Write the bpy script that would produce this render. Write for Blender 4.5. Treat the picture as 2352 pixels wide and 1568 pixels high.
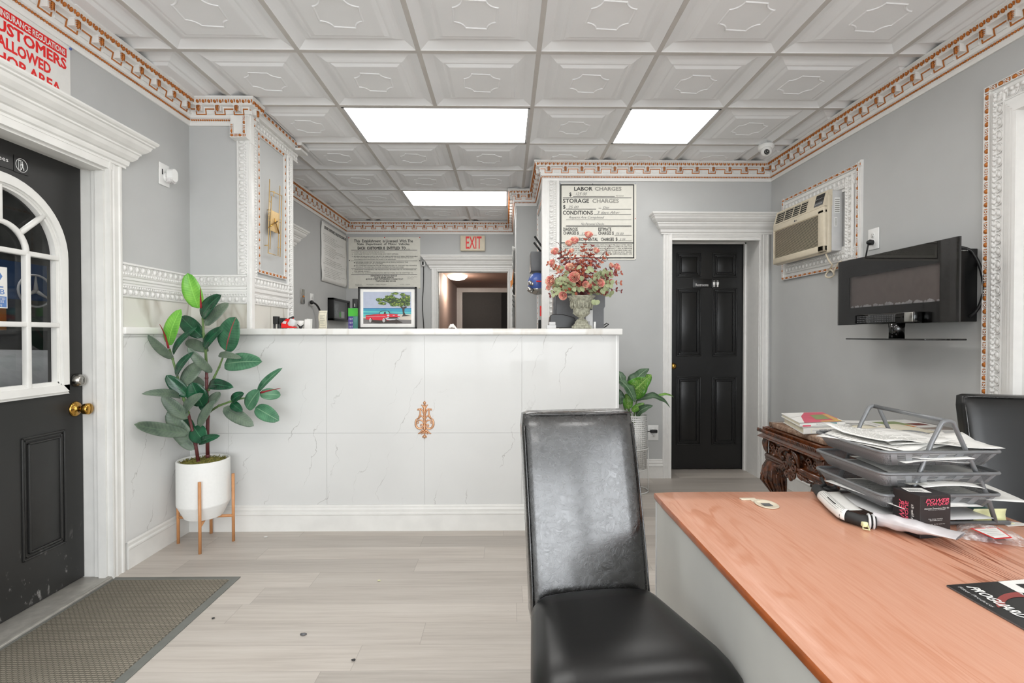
import bpy, bmesh, math, random
from mathutils import Vector, Matrix
from math import sin, cos, pi, radians, sqrt

for o in list(bpy.data.objects):
    bpy.data.objects.remove(o, do_unlink=True)
SC = bpy.context.scene
COL = SC.collection
random.seed(11)

# ------------------------------------------------------------------ camera
F_PX, PITCH, YAW, CAM_Z = 1152.0, 0.0122, 0.0125, 1.2
CEIL = 2.639
cam_d = bpy.data.cameras.new('camera'); cam = bpy.data.objects.new('camera', cam_d); COL.objects.link(cam)
cam_d.sensor_width = 36.0; cam_d.lens = F_PX / 2352 * 36.0
cam_d.clip_start = 0.02; cam_d.clip_end = 100
cam.location = (0, 0, CAM_Z); cam.rotation_euler = (pi / 2 - PITCH, 0, -YAW)
SC.camera = cam

# ------------------------------------------------------------------ sky, daylight, exposure
SC.view_settings.view_transform = 'Standard'
SC.view_settings.look = 'None'
SC.view_settings.gamma = 1.0
SC.view_settings.use_curve_mapping = False
SC.view_settings.exposure = 0.16
world = bpy.data.worlds.new('sky'); SC.world = world; world.use_nodes = True
bg = world.node_tree.nodes['Background']
bg.inputs[0].default_value = (0.93, 0.965, 1.0, 1); bg.inputs[1].default_value = 7.0
PANEL_LIGHT = 6.5

def portal(name, loc, rot, sx, sy):
    l = bpy.data.lights.new(name, 'AREA'); l.shape = 'RECTANGLE'; l.size = sx; l.size_y = sy
    l.cycles.is_portal = True
    o = bpy.data.objects.new(name, l); COL.objects.link(o); o.location = loc; o.rotation_euler = rot
portal('storefront_daylight', (0.14, -3.44, 1.4), (pi / 2, 0, 0), 3.9, 2.1)
portal('added_window_daylight', (2.25, -1.95, 1.42), (0, pi / 2, 0), 2.1, 2.6)  # portal of the added, unseen side window

# ------------------------------------------------------------------ materials
def srgb(h):
    h = h.lstrip('#'); v = [int(h[i:i + 2], 16) / 255 for i in (0, 2, 4)]
    return tuple(((c / 12.92) if c <= .04045 else ((c + .055) / 1.055) ** 2.4) for c in v) + (1,)

class NT:
    def __init__(s, name):
        s.m = bpy.data.materials.new(name); s.m.use_nodes = True; s.t = s.m.node_tree
        s.b = s.t.nodes['Principled BSDF']; s.out = s.t.nodes['Material Output']
    def n(s, typ, **kw):
        nd = s.t.nodes.new('ShaderNode' + typ)
        for k, v in kw.items():
            if k.startswith('i_'):
                key = k[2:]; key = int(key) if key.isdigit() else key.replace('_', ' ')
                if hasattr(v, 'is_output') or isinstance(v, bpy.types.NodeSocket): s.t.links.new(v, nd.inputs[key])
                else: nd.inputs[key].default_value = v
            else: setattr(nd, k, v)
        return nd
    def link(s, a, b): s.t.links.new(a, b)
    def math(s, op, a, b=0.0, c=None):
        nd = s.t.nodes.new('ShaderNodeMath'); nd.operation = op
        for i, v in enumerate((a, b) if c is None else (a, b, c)):
            if isinstance(v, bpy.types.NodeSocket): s.t.links.new(v, nd.inputs[i])
            else: nd.inputs[i].default_value = v
        return nd.outputs[0]
    def mix(s, f, a, b):
        nd = s.t.nodes.new('ShaderNodeMix'); nd.data_type = 'RGBA'
        for i, v in ((0, f), (6, a), (7, b)):
            if isinstance(v, bpy.types.NodeSocket): s.t.links.new(v, nd.inputs[i])
            else: nd.inputs[i].default_value = v
        return nd.outputs[2]
    def ramp(s, f, stops):
        nd = s.t.nodes.new('ShaderNodeValToRGB'); s.t.links.new(f, nd.inputs[0]); cr = nd.color_ramp
        while len(cr.elements) < len(stops): cr.elements.new(.5)
        for e, (p, c) in zip(cr.elements, stops):
            e.position = p; e.color = c if isinstance(c, tuple) else (c, c, c, 1)
        return nd.outputs[0]
    def pos(s):
        return s.n('NewGeometry').outputs['Position']
    def noise(s, vec, scale, detail=3, rough=.5, dist=0.0):
        nd = s.n('TexNoise'); s.link(vec, nd.inputs['Vector'])
        nd.inputs['Scale'].default_value = scale; nd.inputs['Detail'].default_value = detail
        nd.inputs['Roughness'].default_value = rough; nd.inputs['Distortion'].default_value = dist
        return nd.outputs[0]
    def scaled(s, vec, sc, rot=(0, 0, 0), loc=(0, 0, 0)):
        nd = s.n('Mapping'); s.link(vec, nd.inputs[0]); nd.inputs['Scale'].default_value = sc
        nd.inputs['Rotation'].default_value = rot; nd.inputs['Location'].default_value = loc
        return nd.outputs[0]
    def bump(s, h, strength=.3, dist=.002):
        nd = s.n('Bump'); s.link(h, nd.inputs['Height']); nd.inputs['Strength'].default_value = strength
        nd.inputs['Distance'].default_value = dist; s.link(nd.outputs[0], s.b.inputs['Normal'])
    def set(s, color=None, rough=None, metal=None, spec=None, coat=None, trans=None, ior=None, alpha=None):
        for k, v in (('Base Color', color), ('Roughness', rough), ('Metallic', metal), ('Specular IOR Level', spec),
                     ('Coat Weight', coat), ('Transmission Weight', trans), ('IOR', ior), ('Alpha', alpha)):
            if v is None: continue
            if isinstance(v, bpy.types.NodeSocket): s.link(v, s.b.inputs[k])
            else: s.b.inputs[k].default_value = v
        return s

def flat(name, hexc, rough=.5, metal=0., spec=.5, coat=0., var=.04, scale=30., bump=0.):
    t = NT(name); c = srgb(hexc)
    n = t.noise(t.pos(), scale)
    d = tuple(x * (1 - var * 2) for x in c[:3]) + (1,); e = tuple(min(1, x * (1 + var)) for x in c[:3]) + (1,)
    t.set(color=t.ramp(n, [(.3, d), (.7, e)]), rough=rough, metal=metal, spec=spec, coat=coat)
    if bump: t.bump(n, bump, .001)
    return t.m

M = {}
M['wall'] = flat('grey_wall_paint', '#BEBFBE', .6, spec=.25, var=.012, scale=6)
M['white'] = flat('white_trim_paint', '#E9E8E5', .32, spec=.5, var=.015, scale=25)
M['oldwhite'] = flat('scuffed_white_paint', '#E6E5E1', .4, var=.03, scale=9, bump=.1)
M['ceil'] = flat('off_white_ceiling_tile', '#F0F1F2', .6, spec=.25, var=.015, scale=3)
M['tbar'] = flat('ceiling_grid_bar', '#C8C4BF', .5, var=.03, scale=12)
M['plenum'] = flat('dark_plenum', '#3a3836', .9)
M['black'] = flat('satin_black', '#121212', .35, var=.05)
M['blackmatte'] = flat('matte_black', '#17181a', .7)
M['gloss'] = flat('gloss_black', '#050505', .06, spec=.8, var=0)
M['copper'] = flat('copper_paint', '#BB6E28', .38, metal=.15, var=.12, scale=60)
M['rosegold'] = flat('rose_gold_paint', '#D9A57E', .3, metal=.55, var=.1, scale=90)
M['gold'] = flat('brushed_gold', '#D9B87E', .4, metal=.3, var=.05)
M['brass'] = flat('polished_brass', '#C89A4B', .14, metal=1., var=.03)
M['chrome'] = flat('satin_nickel', '#B9B7B2', .22, metal=1., var=.03)
M['paper'] = flat('white_paper', '#E6E5E1', .65, spec=.3, var=.015)
M['cream'] = flat('cream_paper', '#E0DED4', .6, spec=.3, var=.02)
M['ink'] = flat('black_ink', '#1b1b1b', .5, var=.02)
M['greyink'] = flat('faded_ink', '#8b8a84', .6, var=.02)
M['pencil'] = flat('pen_ink', '#6c6c6c', .6)
M['red'] = flat('sign_red', '#E21412', .45, var=.02)
M['beige'] = flat('aged_beige_plastic', '#D6CBB5', .4, var=.03)
M['lightgrey'] = flat('light_grey_metal', '#CDCDCD', .4, var=.02)
M['midgrey'] = flat('grey_plastic', '#5a5b5d', .4)
M['trayfr'] = flat('grey_powder_coated_steel', '#77797b', .35, metal=.3)
M['pot'] = flat('white_ceramic', '#ECECE9', .55, var=.01, scale=80)
M['oakleg'] = flat('copper_toned_wood', '#C98F5E', .4, var=.05)
M['stem'] = flat('green_stem', '#5F7A45', .5)
M['maroon'] = flat('maroon_stem', '#5b2a2a', .5, var=.15, scale=60)
M['redbud'] = flat('red_sheath', '#A8323A', .45)
M['blue'] = flat('blue_plastic', '#4b63a8', .3, var=.04)
M['green'] = flat('bright_green', '#3fae2a', .4)
M['purple'] = flat('purple_print', '#40307c', .4)
M['teal'] = flat('teal_print', '#3f7f76', .4)
M['orange'] = flat('orange_paper', '#DD8A3C', .5)
M['yellow'] = flat('pale_yellow', '#E7E6B4', .5)
M['plate'] = flat('outlet_plate', '#F0F0EE', .3, var=.005)
M['cable'] = flat('black_cable', '#161616', .45)
M['deskpanel'] = flat('pale_grey_laminate', '#C4C4BF', .5, var=.015, scale=8)
M['rubber'] = flat('black_rubber', '#242424', .6)
M['bookred'] = flat('cover_pink', '#D8506A', .35)
M['bookyel'] = flat('cover_yellow', '#D9B05A', .35)
M['bookgrn'] = flat('cover_green', '#8a9a5a', .35)
M['bookteal'] = flat('cover_teal', '#4f8f94', .35)
M['tan'] = flat('tan_leather', '#B98A55', .5, var=.12)
M['pageyel'] = flat('aged_pages', '#DCD5C0', .7)
M['taupe'] = flat('taupe_wall', '#A8978E', .7, var=.02)
M['brownceil'] = flat('brown_ceiling', '#7d675c', .7, var=.03)
M['darkdoor'] = flat('charcoal_door', '#3a3a38', .5)
M['stone'] = flat('weathered_stone', '#A9A896', .8, var=.22, scale=70, bump=.5)
M['aluminium'] = flat('dull_aluminium', '#A9A69F', .45, metal=.3, var=.08)
M['redbrown'] = flat('red_brown', '#7a3b33', .5)

def emis(name, col, st):
    t = NT(name); t.t.nodes.remove(t.b); e = t.n('Emission'); e.inputs[0].default_value = col; e.inputs[1].default_value = st
    t.link(e.outputs[0], t.out.inputs[0]); return t.m
M['panel'] = emis('light_panel_diffuser', (1, .985, .96, 1), PANEL_LIGHT)
M['dome'] = emis('lit_dome_glass', (1, .9, .78, 1), 9)

def glassfac(t, f0):
    lw = t.n('LayerWeight'); return t.math('ADD', f0, t.math('MULTIPLY', t.math('POWER', lw.outputs['Facing'], 5.0), 1 - f0))
t = NT('window_glass'); t.set(color=(1, 1, 1, 1), rough=0.0, trans=1.0, ior=1.45)
tr = t.n('BsdfTransparent'); gl = t.n('BsdfGlossy'); gl.inputs['Roughness'].default_value = 0.02
fr = glassfac(t, .04); mx = t.n('MixShader')
t.link(fr, mx.inputs[0]); t.link(tr.outputs[0], mx.inputs[1]); t.link(gl.outputs[0], mx.inputs[2]); t.link(mx.outputs[0], t.out.inputs[0])
M['glass'] = t.m
t = NT('tinted_glass')
tr = t.n('BsdfTransparent'); tr.inputs[0].default_value = (.78, .77, .77, 1); gl = t.n('BsdfGlossy'); gl.inputs['Roughness'].default_value = 0.015
fr = glassfac(t, .035); mx = t.n('MixShader')
t.link(fr, mx.inputs[0]); t.link(tr.outputs[0], mx.inputs[1]); t.link(gl.outputs[0], mx.inputs[2]); t.link(mx.outputs[0], t.out.inputs[0])
M['tint'] = t.m
t = NT('clear_plastic_film')
tr = t.n('BsdfTransparent'); tr.inputs[0].default_value = (.97, .96, .96, 1); gl = t.n('BsdfPrincipled'); gl.inputs['Roughness'].default_value = 0.15
gl.inputs['Base Color'].default_value = (.92, .9, .9, 1); mx = t.n('MixShader'); nz = t.noise(t.pos(), 45, 4)
t.link(t.ramp(nz, [(.42, .12), (.66, .75)]), mx.inputs[0]); t.link(tr.outputs[0], mx.inputs[1]); t.link(gl.outputs[0], mx.inputs[2]); t.link(mx.outputs[0], t.out.inputs[0])
bp = t.n('Bump'); t.link(nz, bp.inputs['Height']); bp.inputs['Distance'].default_value = .01; t.link(bp.outputs[0], gl.inputs['Normal'])
M['film'] = t.m

# marble with thin diagonal veins (position based)
def marble(name, base, vein, density=1.0, big=False, gloss=.1):
    t = NT(name); p = t.pos()
    q = t.scaled(p, (1.0, 1.0, .30), rot=(0.0, .45, .2))
    w = t.noise(q, 2.3 * density if not big else 3.6, 3, .45, .3)
    d = t.math('ABSOLUTE', t.math('SUBTRACT', w, .5))
    wd = .0048 if not big else .035
    line = t.ramp(d, [(0, 1.0), (wd, 0.0)])
    g = t.noise(t.scaled(p, (1, 1, 1), loc=(3, 5, 1)), 2.1 if not big else 3.0, 3)
    gate = t.ramp(g, [(.53, 0.0), (.64, 1.0)]) if not big else t.ramp(g, [(.34, 0.0), (.46, 1.0)])
    f = t.math('MULTIPLY', line, gate)
    cloud = t.ramp(t.noise(p, 2.2, 4), [(.4, 0.0), (.8, .35)])
    c1 = t.mix(cloud, srgb(base), srgb('#D8D7D4'))
    t.set(color=t.mix(t.math('MULTIPLY', f, .75), c1, srgb(vein)), rough=gloss, spec=.5)
    return t
t = NT('white_marble_tile'); p = t.pos(); sx = t.n('SeparateXYZ'); t.link(p, sx.inputs[0])
n1 = t.noise(p, 2.6, 5, .55); n2 = t.noise(p, 11, 4, .6)
dd = t.math('ADD', t.math('ADD', t.math('ADD', sx.outputs[0], sx.outputs[1]), t.math('MULTIPLY', sx.outputs[2], -.38)), t.math('ADD', t.math('MULTIPLY', n1, .42), t.math('MULTIPLY', n2, .05)))
tt = t.math('ABSOLUTE', t.math('SUBTRACT', t.math('FRACT', t.math('DIVIDE', dd, .17)), .5))
wdt = t.ramp(t.noise(p, 9, 2), [(.35, .004), (.7, .03)])
ln = t.math('SUBTRACT', 1.0, t.math('MINIMUM', 1.0, t.math('DIVIDE', tt, wdt)))
gate = t.ramp(t.noise(t.scaled(p, (1, 1, .7), loc=(7, 2, 4)), 4.2, 3), [(.47, 0.0), (.58, 1.0)])
cl = t.ramp(t.noise(p, 2.0, 4), [(.4, 0.0), (.75, .5)])
t.set(color=t.mix(t.math('MULTIPLY', t.math('MULTIPLY', ln, gate), .6), t.mix(cl, srgb('#DCDCDA'), srgb('#D0D0CE')), srgb('#8f8b86')), rough=.06, spec=.16)
M['marble'] = t.m
M['marblewarm'] = marble('warm_marble_slab', '#E0DED6', '#AFA89A', big=True, gloss=.25).m
M['ledge'] = marble('pale_stone_ledge', '#ECEBE7', '#DAD5CC', big=True, gloss=.2).m

# floor planks running along X
t = NT('pale_ash_plank_floor'); p = t.pos(); sx = t.n('SeparateXYZ'); t.link(p, sx.inputs[0])
ry = t.math('DIVIDE', t.math('ADD', sx.outputs[1], .02), .1505); row = t.math('FLOOR', ry)
wn = t.n('TexWhiteNoise', noise_dimensions='1D'); t.link(row, wn.inputs['W'])
rx = t.math('DIVIDE', t.math('ADD', sx.outputs[0], t.math('MULTIPLY', wn.outputs[0], 5.0)), 1.22); colm = t.math('FLOOR', rx)
cb = t.n('CombineXYZ'); t.link(row, cb.inputs[0]); t.link(colm, cb.inputs[1])
wn2 = t.n('TexWhiteNoise', noise_dimensions='3D'); t.link(cb.outputs[0], wn2.inputs['Vector'])
def edge(v, w): 
    fr_ = t.math('FRACT', v); m_ = t.math('MINIMUM', fr_, t.math('SUBTRACT', 1.0, fr_)); return t.math('LESS_THAN', m_, w)
seam = t.math('MAXIMUM', edge(ry, .007), edge(rx, .0012))
off = t.n('CombineXYZ'); t.link(t.math('MULTIPLY', wn2.outputs[0], 30.0), off.inputs[0]); t.link(wn2.outputs[0], off.inputs[2])
va = t.n('VectorMath', operation='ADD'); t.link(p, va.inputs[0]); t.link(off.outputs[0], va.inputs[1])
gr = t.noise(t.scaled(va.outputs[0], (1.6, 34, 1)), 1.8, 5, .65, .3)
gr2 = t.noise(t.scaled(va.outputs[0], (.8, 7, 1)), 1.6, 3)
gm = t.math('ADD', t.math('MULTIPLY', gr, .55), t.math('MULTIPLY', gr2, .45))
base = t.ramp(gm, [(.3, srgb('#AFA79F')), (.5, srgb('#C2BBB3')), (.7, srgb('#CFC9C2'))])
tone = t.ramp(wn2.outputs[0], [(0, (.80, .795, .79, 1)), (1, (1.04, 1.03, 1.02, 1))])
mul = t.n('Mix', data_type='RGBA', blend_type='MULTIPLY'); mul.inputs[0].default_value = 1; t.link(base, mul.inputs[6]); t.link(tone, mul.inputs[7])
speck = t.ramp(t.noise(p, 60, 2), [(.76, 0.0), (.79, .55)])
c = t.mix(t.math('MULTIPLY', seam, .35), mul.outputs[2], srgb('#7d756e'))
t.set(color=t.mix(speck, c, srgb('#8a8178')), rough=t.ramp(gr, [(.3, .34), (.7, .5)]), spec=.35); t.bump(gm, .08, .002)
M['floor'] = t.m

# black leather
t = NT('creased_black_leather'); p = t.pos()
v = t.n('TexVoronoi', feature='DISTANCE_TO_EDGE'); t.link(t.scaled(p, (1, 1, 1)), v.inputs['Vector']); v.inputs['Scale'].default_value = 55
wv = t.noise(p, 38, 5, .65, 1.6); cr_ = t.math('ABSOLUTE', t.math('SUBTRACT', wv, .5))
crease = t.ramp(cr_, [(0, 0.0), (.09, 1.0)])
t.set(color=srgb('#0e0e0e'), rough=t.ramp(wv, [(.3, .2), (.7, .32)]), spec=.9, coat=.9)
t.b.inputs['Coat Roughness'].default_value = .16
t.bump(t.math('ADD', t.math('MULTIPLY', crease, .6), t.math('MULTIPLY', t.noise(p, 120, 2), .25)), .25, .0012)
M['leather'] = t.m
t = NT('smooth_black_leather'); p = t.pos()
t.set(color=srgb('#0d0d0d'), rough=.33, spec=.5); t.bump(t.noise(p, 60, 4, .6, .8), .12, .001); M['leather2'] = t.m

# desk laminate with cathedral grain along Y
t = NT('orange_oak_laminate'); p = t.pos()
q = t.scaled(p, (1, .09, 1))
dn = t.noise(q, 5.5, 4, .55, .8)
w = t.math('SINE', t.math('MULTIPLY', t.math('ADD', t.math('MULTIPLY', dn, 1.0), t.math('MULTIPLY', t.noise(t.scaled(p, (1, .12, 1)), 1.3, 2), 1.2)), 95.0))
fine = t.noise(t.scaled(p, (1, .05, 1)), 170, 3, .6)
streak = t.noise(t.scaled(p, (1, .06, 1)), 26, 3)
gate = t.ramp(t.noise(q, 3.0, 2), [(.42, .08), (.62, 1.0)])
f = t.math('ADD', t.math('MULTIPLY', t.math('MULTIPLY', t.ramp(w, [(.2, 0.0), (1.0, 1.0)]), gate), .62), t.math('MULTIPLY', fine, .32))
f = t.math('ADD', f, t.math('MULTIPLY', streak, .2))
t.set(color=t.ramp(f, [(.15, srgb('#D3A088')), (.42, srgb('#C4886B')), (.9, srgb('#8C4A2E'))]), rough=.3, spec=.45); M['desk'] = t.m
t = NT('carved_walnut'); p = t.pos(); n = t.noise(p, 35, 4)
t.set(color=t.ramp(n, [(.3, srgb('#2a150c')), (.7, srgb('#6e3a1b'))]), rough=.22, spec=.6, coat=.3); t.bump(n, .35, .003); M['carved'] = t.m
t = NT('brown_marble'); p = t.pos(); n = t.noise(p, 24, 6, .7, 1.2)
t.set(color=t.ramp(n, [(.3, srgb('#5d4436')), (.5, srgb('#8f7360')), (.7, srgb('#b39c88'))]), rough=.12); M['brownmarble'] = t.m

# mat
t = NT('woven_mat_pile'); p = t.pos()
br = t.n('TexBrick'); t.link(t.scaled(p, (1, 1, 1)), br.inputs['Vector']); br.inputs['Scale'].default_value = 1
br.inputs['Brick Width'].default_value = .021; br.inputs['Row Height'].default_value = .0105; br.inputs['Mortar Size'].default_value = .0022; br.inputs['Mortar Smooth'].default_value = .6
n = t.noise(p, 420, 2); n2 = t.noise(p, 7, 3)
c = t.mix(br.outputs['Fac'], t.ramp(n, [(.3, srgb('#7d776b')), (.7, srgb('#a39c8e'))]), srgb('#5f5b52'))
t.set(color=t.mix(t.ramp(n2, [(.35, 0.0), (.7, .35)]), c, srgb('#6e6a60')), rough=.9, spec=.1)
t.bump(t.math('SUBTRACT', 1.0, br.outputs['Fac']), .6, .003); M['mat'] = t.m
M['matedge'] = flat('vinyl_mat_border', '#6F716C', .5, var=.04)

# wire mesh with real openings
def meshmat(name, hexc, cell, hole, ax=(0, 2)):
    t = NT(name); tc = t.n('UVMap'); s = t.n('SeparateXYZ'); t.link(tc.outputs[0], s.inputs[0])
    a = t.math('GREATER_THAN', t.math('FRACT', t.math('DIVIDE', s.outputs[0], cell)), 1 - hole)
    b = t.math('GREATER_THAN', t.math('FRACT', t.math('DIVIDE', s.outputs[1], cell)), 1 - hole)
    al = t.math('SUBTRACT', 1.0, t.math('MULTIPLY', a, b))
    t.set(color=srgb(hexc), rough=.4, alpha=al); return t.m
M['traymesh'] = meshmat('steel_wire_mesh', '#8a8b8d', .0032, .58)
M['planter'] = meshmat('punched_white_metal', '#E4E4E1', .0155, .52)

# leaves
def leafmat(name, dark, light, vein, rough=.3, under=None, veins=90., blotch=False):
    t = NT(name); uv = t.n('UVMap'); s = t.n('SeparateXYZ'); t.link(uv.outputs[0], s.inputs[0])
    u = s.outputs[0]; vv = t.math('ABSOLUTE', s.outputs[1])
    st = t.math('SINE', t.math('MULTIPLY', t.math('SUBTRACT', u, t.math('MULTIPLY', vv, .12)), veins))
    f = t.math('ADD', t.math('MULTIPLY', st, .045), t.math('MULTIPLY', t.noise(t.pos(), 16, 3), .85))
    c = t.ramp(f, [(.2, srgb(dark)), (.6, srgb(light))])
    if blotch:
        bl = t.noise(t.scaled(uv.outputs[0], (5, 9, 1)), 3, 3, .6, .5)
        edgef = t.ramp(vv, [(.55, 1.0), (.85, 0.0)])
        c = t.mix(t.math('MULTIPLY', t.ramp(bl, [(.53, 0.0), (.57, .8)]), edgef), c, srgb('#B9CC7A'))
    mid = t.ramp(vv, [(.03, 1.0), (.07, 0.0)])
    c = t.mix(mid, c, srgb(vein))
    if under:
        g = t.n('NewGeometry'); c = t.mix(g.outputs['Backfacing'], c, srgb(under))
    t.set(color=c, rough=rough, spec=.5); t.bump(st, .06, .001); return t.m
M['leafdark'] = leafmat('rubber_leaf_dark', '#0b2f1f', '#1f5a3b', '#356f4c', .22)
M['leafmid'] = leafmat('rubber_leaf_mid', '#2b5c42', '#5c8f6c', '#7fa583', .35)
M['leafgrey'] = leafmat('rubber_leaf_grey', '#46574b', '#72826f', '#647a60', .45)
M['leaflime'] = leafmat('rubber_leaf_lime', '#4f9a2c', '#84c64f', '#8fd05c', .35)
M['leafred'] = leafmat('rubber_leaf_red_midrib', '#1c4d33', '#447a58', '#9a3f46')
M['dieff'] = leafmat('speckled_leaf', '#2f6a1c', '#5fa032', '#9cc46a', .35, blotch=True, veins=60.)
M['dieffdark'] = leafmat('dark_speckled_leaf', '#29482e', '#5a7758', '#8fa78a', .4, veins=60.)
M['eucal'] = leafmat('pale_eucalyptus', '#7f8a62', '#b4bd92', '#a9b289', .5)
M['rustleaf'] = leafmat('rust_leaf', '#8a3324', '#c06a4c', '#7a2c22', .5)
M['wineleaf'] = leafmat('wine_leaf', '#5e2326', '#8f4240', '#5a1f22', .5)
t = NT('rose_petal'); p = t.pos(); n = t.noise(p, 55, 2)
t.set(color=t.ramp(n, [(.34, srgb('#E57A80')), (.5, srgb('#F1AC9A')), (.64, srgb('#F6D6B8'))]), rough=.5); M['rose'] = t.m
t = NT('moss'); p = t.pos(); n = t.noise(p, 120, 4)
t.set(color=t.ramp(n, [(.3, srgb('#4c4a1c')), (.5, srgb('#7f7f34')), (.7, srgb('#b09a55'))]), rough=.95); t.bump(n, 1, .006); M['moss'] = t.m
t = NT('scuffed_black_door'); p = t.pos(); n = t.noise(t.scaled(p, (1, 2, 1), rot=(.7, 0, 0)), 16, 5, .6)
sz = t.n('SeparateXYZ'); t.link(p, sz.inputs[0]); low = t.ramp(t.math('DIVIDE', sz.outputs[2], 1.0), [(.12, 1.0), (.3, 0.0)])
t.set(color=t.mix(t.math('MULTIPLY', t.ramp(n, [(.6, 0.0), (.68, .8)]), low), srgb('#2b2b2a'), srgb('#8d8b88')), rough=.42, spec=.4); M['olddoor'] = t.m
M['newdoor'] = flat('black_satin_door', '#1a1a1a', .32, var=.03, spec=.45)
t = NT('dark_workshop_clutter'); p = t.pos(); n = t.noise(p, 5, 3)
t.set(color=t.ramp(n, [(.35, srgb('#1b1c1a')), (.6, srgb('#3f413d'))]), rough=.8); M['shop'] = t.m
M['shopblue'] = flat('blue_poster', '#2b4f7c', .5); M['carwhite'] = flat('silver_car_paint', '#9ea0a0', .25)
# ------------------------------------------------------------------ geometry helpers
V = Vector
def at(px, py, X=None, Y=None, Z=None):
    """world point where the sight line through a photo pixel meets a plane of the room"""
    f = V((sin(YAW) * cos(PITCH), cos(YAW) * cos(PITCH), -sin(PITCH))); r = V((cos(YAW), -sin(YAW), 0)); u = r.cross(f)
    d = f + r * ((px - 1176) / F_PX) - u * ((py - 784) / F_PX)
    t = X / d.x if X is not None else Y / d.y if Y is not None else (Z - CAM_Z) / d.z
    return d * t + V((0, 0, CAM_Z))

class MB:
    def __init__(s): s.v = []; s.f = []; s.mi = []; s.sm = []; s.mats = []; s.uv = {}; s.M = Matrix.Identity(4); s.cur = 0
    def mat(s, name):
        m = M[name]
        if m not in s.mats: s.mats.append(m)
        s.cur = s.mats.index(m); return s
    def add(s, verts, faces, smooth=False, uvs=None):
        b = len(s.v)
        for p in verts: s.v.append(s.M @ V(p))
        for fc in faces:
            s.f.append([b + i for i in fc]); s.mi.append(s.cur); s.sm.append(smooth)
        if uvs:
            for i, uv in enumerate(uvs): s.uv[b + i] = uv
        return s
    def box(s, a, b, ch=0.0):
        x0, x1 = sorted((a[0], b[0])); y0, y1 = sorted((a[1], b[1])); z0, z1 = sorted((a[2], b[2]))
        ch = min(ch, (x1 - x0) * .45, (y1 - y0) * .45, (z1 - z0) * .45)
        if ch <= 0:
            v = [(x, y, z) for z in (z0, z1) for y in (y0, y1) for x in (x0, x1)]
            return s.add(v, [(0, 2, 3, 1), (4, 5, 7, 6), (0, 1, 5, 4), (2, 6, 7, 3), (0, 4, 6, 2), (1, 3, 7, 5)])
        bm = bmesh.new(); bmesh.ops.create_cube(bm, size=1)
        for v in bm.verts: v.co = V(((x0 + x1) / 2 + v.co.x * (x1 - x0), (y0 + y1) / 2 + v.co.y * (y1 - y0), (z0 + z1) / 2 + v.co.z * (z1 - z0)))
        bmesh.ops.bevel(bm, geom=bm.edges[:], offset=ch, segments=2, affect='EDGES', profile=.5)
        s.bm(bm, True); return s
    def bm(s, bm, smooth=True):
        bm.verts.index_update()
        s.add([v.co.copy() for v in bm.verts], [[v.index for v in f.verts] for f in bm.faces], smooth); bm.free(); return s
    def prism(s, poly, h0, h1, axis='z'):
        """poly in the plane across axis, extruded from h0 to h1"""
        n = len(poly)
        def P(a, b, h): return {'z': (a, b, h), 'y': (a, h, b), 'x': (h, a, b)}[axis]
        v = [P(a, b, h0) for a, b in poly] + [P(a, b, h1) for a, b in poly]
        f = [list(range(n))[::-1], [n + i for i in range(n)]] + [(i, (i + 1) % n, n + (i + 1) % n, n + i) for i in range(n)]
        return s.add(v, f)
    def lathe(s, prof, c=(0, 0, 0), seg=24, smooth=True, axis='z', sc=(1, 1)):
        v = []; f = []
        for r, h in prof:
            for k in range(seg):
                a = 2 * pi * k / seg; x, y = r * cos(a) * sc[0], r * sin(a) * sc[1]
                v.append({'z': (c[0] + x, c[1] + y, c[2] + h), 'y': (c[0] + x, c[1] + h, c[2] + y), 'x': (c[0] + h, c[1] + x, c[2] + y)}[axis])
        for i in range(len(prof) - 1):
            for k in range(seg):
                f.append((i * seg + k, i * seg + (k + 1) % seg, (i + 1) * seg + (k + 1) % seg, (i + 1) * seg + k))
        if prof[0][0] > 1e-5: f.append([k for k in range(seg)][::-1])
        if prof[-1][0] > 1e-5: f.append([(len(prof) - 1) * seg + k for k in range(seg)])
        return s.add(v, f, smooth)
    def ball(s, c, r, seg=10, rings=6, sc=(1, 1, 1), rot=None):
        v = []; f = []
        for i in range(rings + 1):
            th = pi * i / rings
            for k in range(seg):
                a = 2 * pi * k / seg; p = V((sin(th) * cos(a) * sc[0], sin(th) * sin(a) * sc[1], cos(th) * sc[2])) * r
                if rot: p = rot @ p
                v.append(V(c) + p)
        for i in range(rings):
            for k in range(seg):
                f.append((i * seg + k, (i + 1) * seg + k, (i + 1) * seg + (k + 1) % seg, i * seg + (k + 1) % seg))
        return s.add(v, f, True)
    def tube(s, pts, r, seg=8, caps=True, closed=False):
        pts = [V(p) for p in pts]; n = len(pts); rs = r if isinstance(r, (list, tuple)) else [r] * n
        v = []; f = []; up = None
        for i, p in enumerate(pts):
            a = pts[i - 1] if (i or closed) else p; b = pts[(i + 1) % n] if (i < n - 1 or closed) else p
            t = (b - a).normalized() if (b - a).length > 1e-9 else V((0, 0, 1))
            if up is None: up = t.orthogonal().normalized()
            up = (up - t * up.dot(t)); up = up.normalized() if up.length > 1e-6 else t.orthogonal().normalized()
            w = t.cross(up)
            for k in range(seg):
                a_ = 2 * pi * k / seg; v.append(p + (up * cos(a_) + w * sin(a_)) * rs[i])
        m = n if closed else n - 1
        for i in range(m):
            j = (i + 1) % n
            for k in range(seg): f.append((i * seg + k, i * seg + (k + 1) % seg, j * seg + (k + 1) % seg, j * seg + k))
        if caps and not closed: f += [[k for k in range(seg)][::-1], [(n - 1) * seg + k for k in range(seg)]]
        return s.add(v, f, True)
    def quad(s, a, b, c, d): return s.add([a, b, c, d], [(0, 1, 2, 3)])
    def poly(s, pts): return s.add(pts, [list(range(len(pts)))])
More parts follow.
